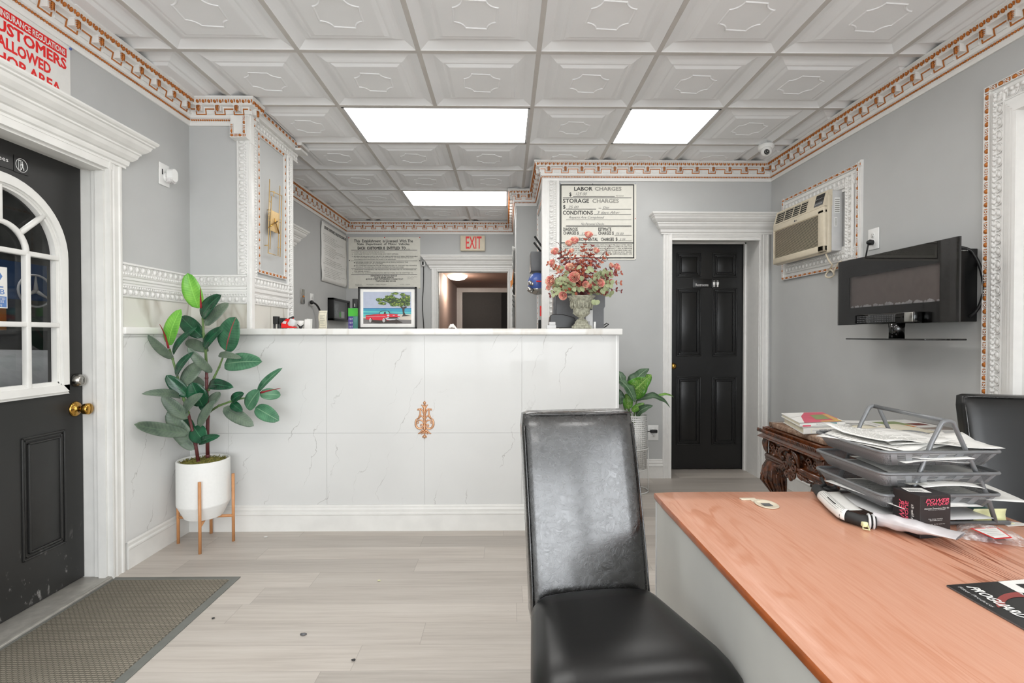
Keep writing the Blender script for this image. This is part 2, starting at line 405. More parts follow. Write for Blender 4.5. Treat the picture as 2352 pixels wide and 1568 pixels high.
    def grid(s, fn, nu, nv, smooth=True, uvf=None):
        v = [fn(i / nu, j / nv) for i in range(nu + 1) for j in range(nv + 1)]
        f = [(i * (nv + 1) + j, (i + 1) * (nv + 1) + j, (i + 1) * (nv + 1) + j + 1, i * (nv + 1) + j + 1) for i in range(nu) for j in range(nv)]
        uv = [uvf(i / nu, j / nv) for i in range(nu + 1) for j in range(nv + 1)] if uvf else None
        return s.add(v, f, smooth, uv)
    def sweep(s, path, prof, closed=False, side=1, caps=True, smooth=False):
        """path: XY corner points with the room on the right; prof: (distance from wall, height z)"""
        n = len(path); P = [V((p[0], p[1])) for p in path]
        def nrm(a, b):
            d = (b - a).normalized(); return V((d.y, -d.x)) * side
        rings = []
        for i in range(n):
            n1 = nrm(P[i - 1], P[i]) if (i or closed) else None; n2 = nrm(P[i], P[(i + 1) % n]) if (i < n - 1 or closed) else None
            if n1 is None: m = n2
            elif n2 is None: m = n1
            else: m = (n1 + n2) / (1 + n1.dot(n2))
            rings.append([(P[i].x + m.x * d, P[i].y + m.y * d, z) for d, z in prof])
        k = len(prof); v = [p for r in rings for p in r]; f = []
        for i in range(n if closed else n - 1):
            j = (i + 1) % n
            for q in range(k - 1): f.append((i * k + q, j * k + q, j * k + q + 1, i * k + q + 1))
        if caps and not closed: f += [[q for q in range(k)], [(n - 1) * k + q for q in range(k)][::-1]]
        return s.add(v, f, smooth)
    def pframe(s, o, t, n, w):
        """local axes: x along t, y along n (out of the wall), z along w"""
        s.M = Matrix(((t[0], n[0], w[0], o[0]), (t[1], n[1], w[1], o[1]), (t[2], n[2], w[2], o[2]), (0, 0, 0, 1))); return s
    def build(s, name, parent=None, loc=None, bevel=0, sub=0, auto=None, solid=0, fix=True):
        me = bpy.data.meshes.new(name)
        off = V(loc) if loc else (V(parent['_w']) if parent is not None and '_w' in parent else V((0, 0, 0)))
        me.from_pydata([tuple(p - off) for p in s.v], [], s.f)
        for m in s.mats: me.materials.append(m)
        me.polygons.foreach_set('material_index', s.mi); me.polygons.foreach_set('use_smooth', s.sm)
        if s.uv:
            ul = me.uv_layers.new(name='UVMap')
            for l in me.loops: ul.data[l.index].uv = s.uv.get(l.vertex_index, (0, 0))
        me.validate(); me.update()
        if fix:
            bm = bmesh.new(); bm.from_mesh(me); bmesh.ops.recalc_face_normals(bm, faces=bm.faces); bm.to_mesh(me); bm.free()
        o = bpy.data.objects.new(name, me); COL.objects.link(o)
        if parent is not None:
            o.parent = parent; o['_w'] = tuple(off)
        elif loc: o.location = off; o['_w'] = tuple(off)
        if bevel:
            b = o.modifiers.new('bevel', 'BEVEL'); b.width = bevel; b.segments = 2; b.limit_method = 'ANGLE'; b.angle_limit = radians(40)
        if sub:
            b = o.modifiers.new('subdivision', 'SUBSURF'); b.levels = sub; b.render_levels = sub
        if solid:
            b = o.modifiers.new('solidify', 'SOLIDIFY'); b.thickness = solid; b.offset = 0
        return o

def thing(name, label, cat, loc, group=None):
    o = bpy.data.objects.new(name, None); COL.objects.link(o); o.location = loc; o.empty_display_size = .05
    o['_w'] = tuple(loc); o['label'] = label; o['category'] = cat
    if group: o['group'] = group
    return o
def tag(o, label, cat, group=None):
    o['label'] = label; o['category'] = cat
    if group: o['group'] = group
    return o
def struct(o): o['kind'] = 'structure'; return o
def B(name, parent, matname, *boxes, ch=0.0, **k):
    m = MB().mat(matname)
    for a, b in boxes: m.box(a, b, ch)
    return m.build(name, parent, **k)

# lettering: every line is fitted into its own rectangle of the sign
def text_bm(body, shear=0.0, bold=0.0, cap=True):
    cu = bpy.data.curves.new('t', 'FONT'); cu.body = body; cu.size = 1; cu.shear = shear; cu.resolution_u = 2; cu.bevel_depth = bold; cu.bevel_resolution = 0
    o = bpy.data.objects.new('t', cu); COL.objects.link(o)
    dg = bpy.context.evaluated_depsgraph_get(); me = bpy.data.meshes.new_from_object(o.evaluated_get(dg))
    vs = [v.co.copy() for v in me.vertices]; fs = [list(p.vertices) for p in me.polygons]
    bpy.data.objects.remove(o); bpy.data.curves.remove(cu); bpy.data.meshes.remove(me); return vs, fs
def letter(mb, body, x0, y0, x1, y1, mp, **k):
    """mp maps sign coordinates (u right, v up) to a world point; the line fills x0..x1, y0..y1"""
    vs, fs = text_bm(body, **k)
    if not vs: return
    a0 = min(v.x for v in vs); a1 = max(v.x for v in vs); b0 = min(v.y for v in vs); b1 = max(v.y for v in vs)
    P0 = mp(x0, y0); nn = (mp(x1, y0) - P0).cross(mp(x0, y1) - P0).normalized(); q = .0004 / max(.001, max(abs(v.z) for v in vs)) if k.get('bold') else 0
    if nn.dot(V((0, 0, CAM_Z)) - P0) < 0: nn = -nn
    out = [mp(x0 + (v.x - a0) / (a1 - a0) * (x1 - x0), y0 + (v.y - b0) / max(1e-6, b1 - b0) * (y1 - y0)) + nn * (v.z * q) for v in vs]
    mb.add(out, fs)
def strip(mb, x0, y0, x1, y1, mp): mb.poly([mp(x0, y0), mp(x1, y0), mp(x1, y1), mp(x0, y1)])

def scribble(mb, x0, y0, x1, y1, mp, seed=0, n=None):
    rnd = random.Random(seed); n = n or max(4, int((x1 - x0) / (y1 - y0) * 3)); w = (y1 - y0) * .05
    pts = [(x0 + (x1 - x0) * i / n, y0 + (y1 - y0) * rnd.random() * (1 if i % 2 else .4)) for i in range(n + 1)]
    for (a, b), (c, d) in zip(pts, pts[1:]):
        mb.poly([mp(a, b - w), mp(c, d - w), mp(c, d + w), mp(a, b + w)])

JR = [0.0]
# white egg-and-dart moulding, local x along, z across (0..w), y out of the wall
def eggbar(mb, o, t, n, w_, L, W=.075, period=.036, beads=True, th=.014, flip=False, miter=(0, 0)):
    if flip: o = V(o) + V(w_) * W; w_ = -V(w_)
    JR[0] = (JR[0] + .37) % 1; o = V(o) + V(n) * (.0011 * JR[0]); th *= 1 + .06 * JR[0]
    mb.pframe(o, t, n, w_)
    prof = [(0, 0), (0, th * .75), (.06 * W, th), (.14 * W, th * 1.05), (.18 * W, th * .55), (.62 * W, th * .5), (.66 * W, th * .9), (.72 * W, th * .7), (.84 * W, th * .7), (.88 * W, th * 1.1), (.96 * W, th * .9), (W, th * .6), (W, 0)]
    v = []; k = len(prof)
    for i, x in enumerate((0, L)):
        for z, y in prof:
            xx = x + (miter[0] * z if i == 0 else -miter[1] * z); v.append((xx, y, z))
    f = [(q, q + 1, k + q + 1, k + q) for q in range(k - 1)] + [list(range(k))[::-1], [k + q for q in range(k)]]
    mb.add(v, f)
    N = max(1, round(L / period)); pr = L / N
    for i in range(N):
        x = (i + .5) * pr
        mb.ball((x, th * .5, .40 * W), 1, 8, 6, (pr * .27, th * .75, .215 * W))
        # raised shell rim around the egg and the dart between
        mb.tube([(x - pr * .40, th * .62, .62 * W), (x - pr * .37, th * .85, .36 * W), (x - pr * .24, th * .9, .21 * W), (x, th * .85, .185 * W), (x + pr * .24, th * .9, .21 * W), (x + pr * .37, th * .85, .36 * W), (x + pr * .40, th * .62, .62 * W)], pr * .045, 4, False)
    if beads:
        N2 = max(1, round(L / (period * .42))); p2 = L / N2
        for i in range(N2): mb.ball(((i + .5) * p2, th * .75, .775 * W), p2 * .42, 6, 4)
    mb.M = Matrix.Identity(4)

# narrow gilded ribbon moulding: barrels alternate with leafy tufts
def ropebar(mb, o, t, n, w_, L, W=.022, period=.05, th=.012):
    JR[0] = (JR[0] + .37) % 1; o = V(o) + V(n) * (.0011 * JR[0]); th *= 1 + .06 * JR[0]
    mb.pframe(o, t, n, w_)
    mb.mat('white').box((.0005, 0, W * .03), (L - .0005, th * .45, W * .97))
    mb.box((0, 0, 0), (L, th * .8, W * .13)); mb.box((0, 0, W * .87), (L, th * .8, W))
    N = max(1, round(L / period)); pr = L / N
    for i in range(N):
        x = (i + .25) * pr
        mb.mat('copper').ball((x, th * .45, W / 2), 1, 8, 6, (pr * .2, th * .65, W * .36))
        x = (i + .72) * pr
        mb.box((x - pr * .22, 0, W * .18), (x + pr * .22, th * .55, W * .82))
        mb.mat('white')
        for dx, dz, a in ((-.13, .34, .7), (-.13, .66, -.7), (.1, .34, -.7), (.1, .66, .7), (0, .5, 0)):
            mb.ball((x + dx * pr, th * .6, dz * W), 1, 6, 4, (pr * .075, th * .35, W * .085), Matrix.Rotation(a, 3, 'Y'))
    mb.M = Matrix.Identity(4); mb.mat('white')

CROWN = [(0, -.152), (.010, -.152), (.013, -.137), (.017, -.131), (.019, -.115), (.026, -.110), (.028, -.101), (.030, -.097), (.040, -.052), (.048, -.049), (.062, -.046), (.066, -.040), (.076, -.019), (.080, -.016), (.084, -.013), (.084, -.002), (0, -.002)]
def crown(name, path, spans=None, fancy_from=-9):
    mb = MB().mat('white').sweep(path, [(d, CEIL + z) for d, z in CROWN])
    for i in range(len(path) - 1):
        a, b = V((*path[i], CEIL)), V((*path[i + 1], CEIL)); t = (b - a).normalized(); n = V((t.y, -t.x, 0)); L = (b - a).length
        s0 = 0; s1 = L
        if a.y < fancy_from: s0 = fancy_from - a.y
        if b.y < fancy_from: s1 = L - (fancy_from - b.y)
        # corner allowance: positive on inside corners
        def turn(j):
            if j <= 0 or j >= len(path) - 1: return 0
            p, q, r = V(path[j - 1]), V(path[j]), V(path[j + 1]); cz = (q - p).x * (r - q).y - (q - p).y * (r - q).x
            return 1 if cz < 0 else -1      # right turn = inside corner
        c0, c1 = turn(i), turn(i + 1)
        mb.pframe(a, t, n, V((0, 0, 1)))
        def lim(d): return (s0 + (d * c0 if s0 == 0 else 0) + .004, s1 - (d * c1 if s1 == L else 0) - .004)
        # copper eggs and little darts
        l0, l1 = lim(.074); N = max(1, round((l1 - l0) / .033)); p = (l1 - l0) / N
        for k in range(N):
            x = l0 + (k + .5) * p
            mb.mat('copper').ball((x, .0715, -.030), 1, 7, 5, (.0088, .008, .0105), Matrix.Rotation(-.45, 3, 'X'))
            mb.prism([(x + p / 2 - .0042, -.0205), (x + p / 2 + .0042, -.0205), (x + p / 2 + .0008, -.038), (x + p / 2 - .0008, -.038)], .0715, .077, 'y')
        # small copper beads low down
        l0, l1 = lim(.02); N = max(1, round((l1 - l0) / .0132)); p = (l1 - l0) / N
        for k in range(N): mb.ball((l0 + (k + .5) * p, .0205, -.1225), .0058, 6, 4)
        # fret, brackets, leaves
        l0, l1 = lim(.035); N = max(1, round((l1 - l0) / .132)); p = (l1 - l0) / N
        def band(z): return .0305 + (z + .097) / .045 * .010
        def bar(x0, z0, x1, z1):
            ya, yb = band(min(z0, z1)) - .004, band(max(z0, z1)) + .0022
            mb.add([(x0, band(z0) + .0022, z0), (x1, band(z0) + .0022, z0), (x1, band(z1) + .0022, z1), (x0, band(z1) + .0022, z1), (x0, band(z0) - .002, z0), (x1, band(z0) - .002, z0), (x1, band(z1) - .002, z1), (x0, band(z1) - .002, z1)],
                   [(0, 1, 2, 3), (0, 4, 5, 1), (1, 5, 6, 2), (2, 6, 7, 3), (3, 7, 4, 0)])
        for k in range(N):
            x = l0 + (k + .5) * p; h = .026; zt, zb = -.060, -.0955; w = .0058
            mb.mat('copper')
            if k > 0 or True: bar(l0 + k * p, zt - w, x - h, zt)
            bar(x + h, zt - w, l0 + (k + 1) * p, zt)
            bar(x - h - w, zb, x - h, zt); bar(x + h, zb, x + h + w, zt); bar(x - h, zb, x + h, zb + w)
            mb.mat('white').box((x - .019, .030, -.083), (x + .019, .062, -.051))
            mb.box((x - .021, .035, -.053), (x + .021, .066, -.047))
            mb.box((x + p / 2 - .022, band(-.08) - .006, -.092), (x + p / 2 + .022, band(-.08) + .0035, -.070))
            mb.mat('copper')
            mb.tube([(x, .064, -.050), (x, .067, -.066), (x, .064, -.081), (x, .060, -.086)], [.004, .0055, .005, .003], 5)
            for sg in (-1, 1):
                for q in range(4):
                    z = -.052 - q * .0085
                    mb.tube([(x, .064, z), (x + sg * .008, .0665, z - .001), (x + sg * (.0145 - q * .001), .063, z - .0065)], [.003, .0028, .0014], 4)
    mb.M = Matrix.Identity(4)
    return struct(mb.build(name))

def bez(p0, p1, p2, n=8):
    p0, p1, p2 = V(p0), V(p1), V(p2)
    return [p0 * (1 - t) ** 2 + p1 * 2 * t * (1 - t) + p2 * t * t for t in [i / n for i in range(n + 1)]]
def leaf_mb(base, tip, width, face, bend=.12, cup=.10, nu=12, nv=6, shape=(.5, .9), wave=0.0):
    """one leaf blade; face = direction its upper side looks"""
    base, tip, face = V(base), V(tip), V(face).normalized(); ax = tip - base; L = ax.length; t = ax / L
    sd = t.cross(face).normalized(); up = sd.cross(t).normalized()
    def wd(u): return (sin(pi * min(1, u) ** shape[1]) ** shape[0]) * (1 if u < .93 else max(0, (1 - u) / .07) ** .7) if 0 < u < 1 else 0
    def fn(u, v):
        s_ = (v - .5) * 2; w = width / 2 * wd(u)
        p = base + t * (u * L) + up * (bend * L * (4 * u * (1 - u))) + sd * (w * s_) + up * (abs(s_) * w * cup * 2)
        return p + up * (wave * sin(u * 17) * abs(s_) * w)
    m = MB(); m.grid(fn, nu, nv, True, lambda u, v: (u, (v - .5) * 2)); return m
# ------------------------------------------------------------------ room shell
XL, XLB, XR, YR, YB, YC = -1.95, -2.03, 2.23, 4.2, 6.41, 3.13
XS, YS, XP = .105, 5.01, .317       # rear side wall, step wall, side of restroom wall
TOP = 2.95
EX, EY, EZ = V((1, 0, 0)), V((0, 1, 0)), V((0, 0, 1))

def wall(name, mat_, *boxes):
    m = MB().mat(mat_)
    for a, b in boxes: m.box(a, b)
    return struct(m.build(name))
fl = MB().mat('floor').box((-2.6, -3.7, -.06), (2.6, 10.2, 0)); struct(fl.build('floor'))
wall('wall_left', 'wall', ((-2.2, 2.50, 0), (XL, YC + .3, TOP)), ((-2.2, -3.6, 0), (XL, 1.66, TOP)), ((-2.2, 1.66, 2.03), (XL, 2.50, TOP)))
wall('wall_column', 'wall', ((-2.2, YC, 1.2415), (-1.60, 3.77, TOP)))
wall('wall_left_rear', 'wall', ((-2.2, 3.77, 0), (XLB, YB, TOP)))
wall('wall_back', 'wall', ((-2.2, YB, 0), (-.867, YB + .12, TOP)), ((-.867, YB, 2.015), (.03, YB + .12, TOP)), ((.03, YB, 0), (.6, YB + .12, TOP)))
wall('wall_side_rear', 'wall', ((XS, YS, 0), (.6, YB, TOP)))
wall('wall_restroom', 'wall', ((XP, YR, 0), (1.384, YR + .32, TOP)), ((1.384, YR, 2.035), (2.13, YR + .32, TOP)), ((2.13, YR, 0), (2.4, YR + .32, TOP)), ((XP, YR + .32, 0), (.6, YS, TOP)))
wall('door_gap_blocker', 'darkdoor', ((1.35, YR + .33, -.01), (2.2, YR + .36, 2.2)))  # unseen panel added to stop sky light leaking under the restroom door
wall('wall_right', 'wall', ((XR, 2.10, 0), (2.4, YR, TOP)), ((XR, -.6, 0), (2.4, 2.11, TOP)), ((XR, -3.6, 0), (2.4, -.6, .35)), ((XR, -3.6, 2.5), (2.4, -.6, TOP)), ((XR, -3.6, .3), (2.4, -3.3, 2.6)))
wall('wall_front', 'wall', ((-2.2, -3.6, 0), (-1.85, -3.48, TOP)), ((2.1, -3.6, 0), (2.4, -3.48, TOP)), ((-1.85, -3.6, 2.5), (2.1, -3.48, TOP)), ((-1.85, -3.6, 0), (2.1, -3.48, .35)))

# storefront glazing behind the camera
w1 = MB().mat('lightgrey')
for x in (-1.85, -.55, .75, 2.05): w1.box((x, -3.57, .35), (x + .05, -3.5, 2.5))
for z in (.35, 2.45): w1.box((-1.85, -3.57, z), (2.1, -3.5, z + .05))
w1 = struct(w1.build('window_1'))
B('glass_pane', w1, 'glass', ((-1.82, -3.54, .38), (2.08, -3.535, 2.47)))
wall('ground_outside', 'deskpanel', ((-14, -16, -.2), (14, -3.7, -.08)))

w3 = MB().mat('lightgrey')  # side window added out of view for the chair-back highlight and extra light
for y in (-3.3, -2.0, -.65): w3.box((2.3, y, .35), (2.36, y + .05, 2.5))
for z in (.35, 2.45): w3.box((2.3, -3.3, z), (2.36, -.6, z + .05))
w3 = struct(w3.build('added_window')); B('glass_pane', w3, 'glass', ((2.33, -3.28, .38), (2.335, -.62, 2.47)))

# ceiling: lay-in coffered tiles in a bar grid
GX, GY, TS = .168, 2.57, .6096
LIT = {(-2, 1): 2, (1, 1): 1, (-2, 4): 2, (-2, -2): 2, (1, -2): 1, (-2, -5): 2, (1, -5): 1, (-2, -8): 2}
def lit_cells():
    s_ = set()
    for (i, j), n in LIT.items():
        for k in range(n): s_.add((i + k, j))
    return s_
LC = lit_cells()
cm = MB().mat('ceil')
RINGS = [(.2935, .0), (.290, .003), (.246, .022), (.242, .0225), (.236, .021), (.224, .016), (.208, .0075), (.198, .004), (.190, .0035), (.188, .0045), (.184, .0045), (.166, -.004), (.162, -.0045)]
octa = []
for q in range(4):
    ca, sa = cos(q * pi / 2), sin(q * pi / 2)
    loc = [(-.052, .108), (.052, .108)] + [(.112 - .060 * cos(a), .112 - .060 * sin(a)) for a in [radians(12 + 66 * k / 5) for k in range(6)]]
    loc = [(.052 - .0, .108)] + loc[2:]
    octa += [(x * ca + y * sa, -x * sa + y * ca) for x, y in loc]
for i in range(-5, 5):
    for j in range(-9, 8):
        if (i, j) in LC: continue
        cx, cy = GX + (i + .5) * TS, GY + (j + .5) * TS
        rs = [[(cx + sx * h, cy + sy * h, CEIL + z) for sx, sy in ((-1, -1), (1, -1), (1, 1), (-1, 1))] for h, z in RINGS]
        v = [p for r in rs for p in r]; f = []
        for a in range(len(rs) - 1):
            for k in range(4): f.append((a * 4 + k, a * 4 + (k + 1) % 4, a * 4 + 4 + (k + 1) % 4, a * 4 + 4 + k))
        f.append([(len(rs) - 1) * 4 + k for k in range(4)])
        cm.add(v, f)
        if j > -4:
            n = len(octa); v = []
            for sc_, z in ((1.0, -.0046), (.965, -.0080), (.93, -.0080), (.895, -.0046)):
                v += [(cx + x * sc_, cy + y * sc_, CEIL + z) for x, y in octa]
            cm.add(v, [(r * n + k, r * n + (k + 1) % n, r * n + n + (k + 1) % n, r * n + n + k) for r in range(3) for k in range(n)])
cm.mat('tbar')
for i in range(-5, 6):
    for j in range(-10, 7):
        if (i - 1, j) in LC and (i, j) in LC and LIT.get((i, j)) is None: continue
        cm.box((GX + i * TS - .012, GY + j * TS, CEIL - .002), (GX + i * TS + .012, min(YB, GY + (j + 1) * TS), CEIL + .012))
for j in range(-10, 8): cm.box((-2.6, GY + j * TS - .012, CEIL - .0015), (2.6, GY + j * TS + .012, CEIL + .012))
cm.mat('plenum').box((-2.6, -3.6, CEIL + .06), (2.6, YB + .1, CEIL + .1))
struct(cm.build('ceiling', fix=False))
LT = {(-2, 1): ('long flat ceiling light panel over the marble counter, beside the square one', 'ceiling light panels in view'),
      (1, 1): ('square flat ceiling light panel in front of the restroom door', 'ceiling light panels in view'),
      (-2, 4): ('far ceiling light panel above the rear office, before the EXIT sign', 'ceiling light panels in view')}
for (i, j), n in LIT.items():
    x0, x1, y0, y1 = GX + i * TS + .012, GX + (i + n) * TS - .012, GY + j * TS + .012, GY + (j + 1) * TS - .012
    if (i, j) == (-2, 4): x1 = min(x1, .02)
    lb, gp = LT.get((i, j), ('flat ceiling light panel behind the viewer, out of the picture', 'ceiling light panels behind the viewer'))
    o = thing('ceiling_light', lb, 'light', ((x0 + x1) / 2, (y0 + y1) / 2, CEIL), gp)
    B('light_frame', o, 'lightgrey', ((x0, y0, CEIL - .001), (x1, y0 + .014, CEIL + .03)), ((x0, y1 - .014, CEIL - .001), (x1, y1, CEIL + .03)), ((x0, y0, CEIL - .001), (x0 + .014, y1, CEIL + .03)), ((x1 - .014, y0, CEIL - .001), (x1, y1, CEIL + .03)))
    m = MB().mat('panel'); m.quad((x0 + .014, y0 + .014, CEIL + .001), (x0 + .014, y1 - .014, CEIL + .001), (x1 - .014, y1 - .014, CEIL + .001), (x1 - .014, y0 + .014, CEIL + .001)); m.build('diffuser', o, fix=False)

# crown mouldings
crown('trim_1', [(XL, -3.4), (XL, YC), (-1.60, YC), (-1.60, YC + .07)], fancy_from=.9)
crown('trim_2', [(XLB, 3.77), (XLB, YB), (XS, YB), (XS, YS), (XP, YS), (XP, YR), (XR, YR), (XR, -3.4)], fancy_from=.9)

# ---- column dressing: corner block, stiles, framed side panel, chair rail
ZR0, ZR1 = 1.395, 1.573
m = MB().mat('white')
# crown end block with gilded ribbon edge
m.box((-1.665, 3.07, 2.395), (-1.568, YC, 2.53))
ropebar(m, (-1.665, 3.069, 2.397), EX, -EY, EZ, .097)
ropebar(m, (-1.569, 3.069, 2.415), EZ, -EY, -EX, .112, W=.02)
ropebar(m, (-1.663, 3.069, 2.418), EZ, -EY, EX, .06, W=.018)

# vertical bead-and-egg stile on the front face
eggbar(m, (-1.655, YC, 1.575), EZ, -EY, EX, .835, W=.072, period=.042)
m.box((-1.583, YC - .02, 1.24), (-1.574, YC, 2.5)); m.box((-1.597, YC - .012, 1.24), (-1.565, YC + .02, 2.5)); m.box((-1.6, YC - .018, 2.38), (-1.562, YC + .02, 2.637))
struct(m.build('trim_3'))
# chair rail: two rows, on left wall and both column faces
def rail(m, o, t, n, L, mit=(0, 0)):
    eggbar(m, V(o) + EZ * (ZR0), t, n, EZ, L, W=.068, period=.040, miter=(0, 0))
    eggbar(m, V(o) + EZ * (ZR0 + .104), t, n, EZ, L, W=.074, period=.044, flip=True)
    m.pframe(V(o) + EZ * (ZR0 + .068), t, n, EZ); m.box((0, 0, 0), (L, .010, .036)); m.box((0, 0, .006), (L, .014, .012)); m.box((0, 0, .022), (L, .016, .028)); m.M = Matrix.Identity(4)
m = MB().mat('white'); rail(m, (XL, 2.56, 0), EY, EX, YC - 2.56); struct(m.build('trim_4'))
m = MB().mat('white'); rail(m, (XL + .012, YC, 0), EX, -EY, .34); 
struct(m.build('trim_5'))
# framed side panel of the column (faces the room)
m = MB().mat('white'); XK = -1.60
eggbar(m, (XK, YC, ZR0), EY, EX, EZ, .64, W=.068, period=.040)
m.box((XK, YC, ZR0 + .068), (XK + .012, 3.77, ZR0 + .104)); m.box((XK, YC, ZR0 + .08), (XK + .018, 3.77, ZR0 + .09))
eggbar(m, (XK, YC + .05, ZR0 + .104), EY, EX, EZ, .58, W=.074, period=.044, flip=True)
eggbar(m, (XK, YC + .03, ZR1), EZ, EX, EY, .95, W=.075, period=.044)
eggbar(m, (XK, 3.685, 1.245), EZ, EX, EY, 1.28, W=.075, period=.036)
m.box((XK, 3.757, 1.245), (XK + .016, 3.772, 2.6))
eggbar(m, (XK, YC + .03, 2.51), EY, EX, EZ, .70, W=.07, period=.040)
m.box((XK, YC, 2.578), (XK + .035, 3.77, 2.61))
ropebar(m, (XK + .035, YC - .02, 2.607), EY, EX, EZ, .80, W=.03, period=.055)
ropebar(m, (XK, 3.255, ZR1 + .03), EZ, EX, EY, .90, W=.024)
ropebar(m, (XK, 3.640, ZR1 + .03), EZ, EX, EY, .90, W=.024)
ropebar(m, (XK, 3.255, ZR1 + .03), EY, EX, EZ, .41, W=.024)
ropebar(m, (XK, 3.255, 2.485), EY, EX, EZ, .41, W=.024)
struct(m.build('trim_6'))
m = MB().mat('white')    # crown stub past the column
m.mat('copper')
for k in range(4): m.ball((XK + .05, 3.80 + k * .028, 2.607), .009, 7, 5)
m.mat('white').box((XK - .03, 3.771, 2.58), (XK + .075, 3.9, 2.597)); m.box((XK + .02, 3.771, 2.617), (XK + .08, 3.92, 2.637)); struct(m.build('trim_7'))

# left wall stone: wainscot, cap strip, upper strip
m = MB().mat('marble'); m.box((XL, 2.56, .14), (XL + .012, 3.09, 1.195)); struct(m.build('trim_8'))
m = MB().mat('ledge'); m.box((XL, 2.56, 1.207), (XL + .03, 3.05, 1.243), .003); m.mat('marble').box((XL, 2.56, 1.195), (XL + .018, 3.05, 1.207)); struct(m.build('trim_9'))
m = MB().mat('marblewarm'); m.box((XL, 2.56, 1.243), (XL + .008, YC, ZR0)); m.box((XL, YC - .006, 1.243), (-1.597, YC, ZR0)); m.box((-1.60, YC - .006, 1.243), (-1.592, 3.69, ZR0)) 
struct(m.build('trim_10'))

# baseboards
BASE = [(0, 0), (.018, 0), (.018, .098), (.022, .102), (.022, .110), (.014, .116), (.016, .132), (.012, .142), (.012, .152), (.007, .158), (0, .158)]
def baseboard(name, path, mt='oldwhite', sc_=1.0): return struct(MB().mat(mt).sweep(path, [(d, z * sc_) for d, z in BASE]).build(name))
baseboard('baseboard_left', [(XL, 2.58), (XL, 3.09)])
baseboard('baseboard_restroom', [(XP, YR), (1.319, YR)], 'white')
baseboard('baseboard_right', [(XR, YR), (XR, .3)], 'white')

# door casings and cornices
CORN = [(0, 2.045), (.020, 2.045), (.020, 2.056), (.028, 2.062), (.031, 2.076), (.031, 2.084), (.040, 2.088), (.054, 2.104), (.060, 2.122), (.066, 2.126), (.066, 2.134), (.078, 2.142), (.094, 2.160), (.100, 2.176), (.108, 2.180), (.108, 2.187), (.116, 2.192), (.121, 2.200), (.121, 2.208), (0, 2.208)]
def cornice(name, path, mt='white'): return struct(MB().mat(mt).sweep(path, CORN).build(name))
cornice('trim_11', [(XL, 1.60), (XL, 2.565), (XL - .05, 2.565)], 'oldwhite')
cornice('trim_12', [(1.319, YR + .05), (1.319, YR), (XR, YR)])
cornice('trim_13', [(-.945, YB + .05), (-.945, YB), (XS - .002, YB)])
cornice('trim_14', [(XLB, 3.9), (XLB, 4.81), (XLB - .05, 4.81)])
def vcase(m, t, n, o, W, z0, z1):
    m.pframe(o, t, n, EZ)
    prof = [(0, 0), (0, .014), (.1, .018), (.22, .018), (.26, .012), (.5, .012), (.54, .017), (.62, .017), (.66, .012), (.78, .016), (.9, .022), (1, .022), (1, 0)]
    m.prism([(a * W, b) for a, b in prof], z0, z1); m.M = Matrix.Identity(4)
def hcase(m, t, n, o, L, W):
    m.pframe(o, t, n, EZ)
    prof = [(0, 0), (0, .022), (.1, .022), (.2, .016), (.34, .012), (.5, .012), (.54, .017), (.62, .017), (.66, .012), (.78, .018), (1, .014), (1, 0)]
    v = []; k = len(prof)
    for x in (0, L): v += [(x, b, a * W) for a, b in prof]
    m.add(v, [(q, q + 1, k + q + 1, k + q) for q in range(k - 1)] + [list(range(k)), [k + q for q in range(k)][::-1]]); m.M = Matrix.Identity(4)
# restroom door frame
m = MB().mat('white')
vcase(m, EX, -EY, (1.319, YR, 0), .07, 0, 2.045); vcase(m, -EX, -EY, (2.21, YR, 0), .08, 0, 2.045); hcase(m, EX, -EY, (1.389, YR, 1.995), .741, .05)
m.box((1.372, YR, 0), (1.388, YR + .25, 2.03)); m.box((2.126, YR - .008, 0), (2.1375, YR + .25, 2.03))
m.box((1.384, YR - .004, 2.02), (2.13, YR + .25, 2.04)); m.box((2.112, YR + .215, 0), (2.13, YR + .24, 2.02)); m.box((1.384, YR + .215, 2.008), (2.13, YR + .24, 2.02))
struct(m.build('trim_15'))
# left door frame: reveal, stops, casing
m = MB().mat('oldwhite')
m.box((-2.12, 2.49, 0), (XL + .002, 2.502, 2.03)); m.box((-2.02, 2.478, 0), (XL + .003, 2.492, 2.03)); m.box((-1.993, 2.466, 0), (-1.955, 2.482, 2.03))
vcase(m, -EY, EX, (XL, 2.565, 0), .09, 0, 2.045)
m.box((-2.12, 1.66, 2.012), (XL + .018, 2.50, 2.045)); m.box((-2.02, 1.66, 2.0), (XL, 2.50, 2.014)); m.box((-2.12, 1.655, 0), (XL, 1.667, 2.03))
m.mat('aluminium').box((-2.09, 1.66, 0), (-1.93, 2.478, .012), .003); m.box((-1.955, 1.66, .012), (-1.935, 2.478, .017))
struct(m.build('trim_16'))
# rear door frame
m = MB().mat('white'); vcase(m, EX, -EY, (-.945, YB, 0), .078, 0, 2.045); vcase(m, -EX, -EY, (.102, YB, 0), .072, 0, 2.045); hcase(m, EX, -EY, (-.867, YB, 2.012), .897, .034)
m.box((-.88, YB - .002, 0), (-.864, YB + .13, 2.018)); m.box((.026, YB - .002, 0), (.042, YB + .13, 2.018)); m.box((-.867, YB - .002, 2.01), (.03, YB + .13, 2.03))
m.mat('aluminium').box((-.867, YB + .03, 0), (-.855, YB + .05, 2.012)); m.box((.018, YB + .03, 0), (.03, YB + .05, 2.012)); m.box((-.867, YB + .03, 2.0), (.03, YB + .05, 2.012))
struct(m.build('trim_17'))
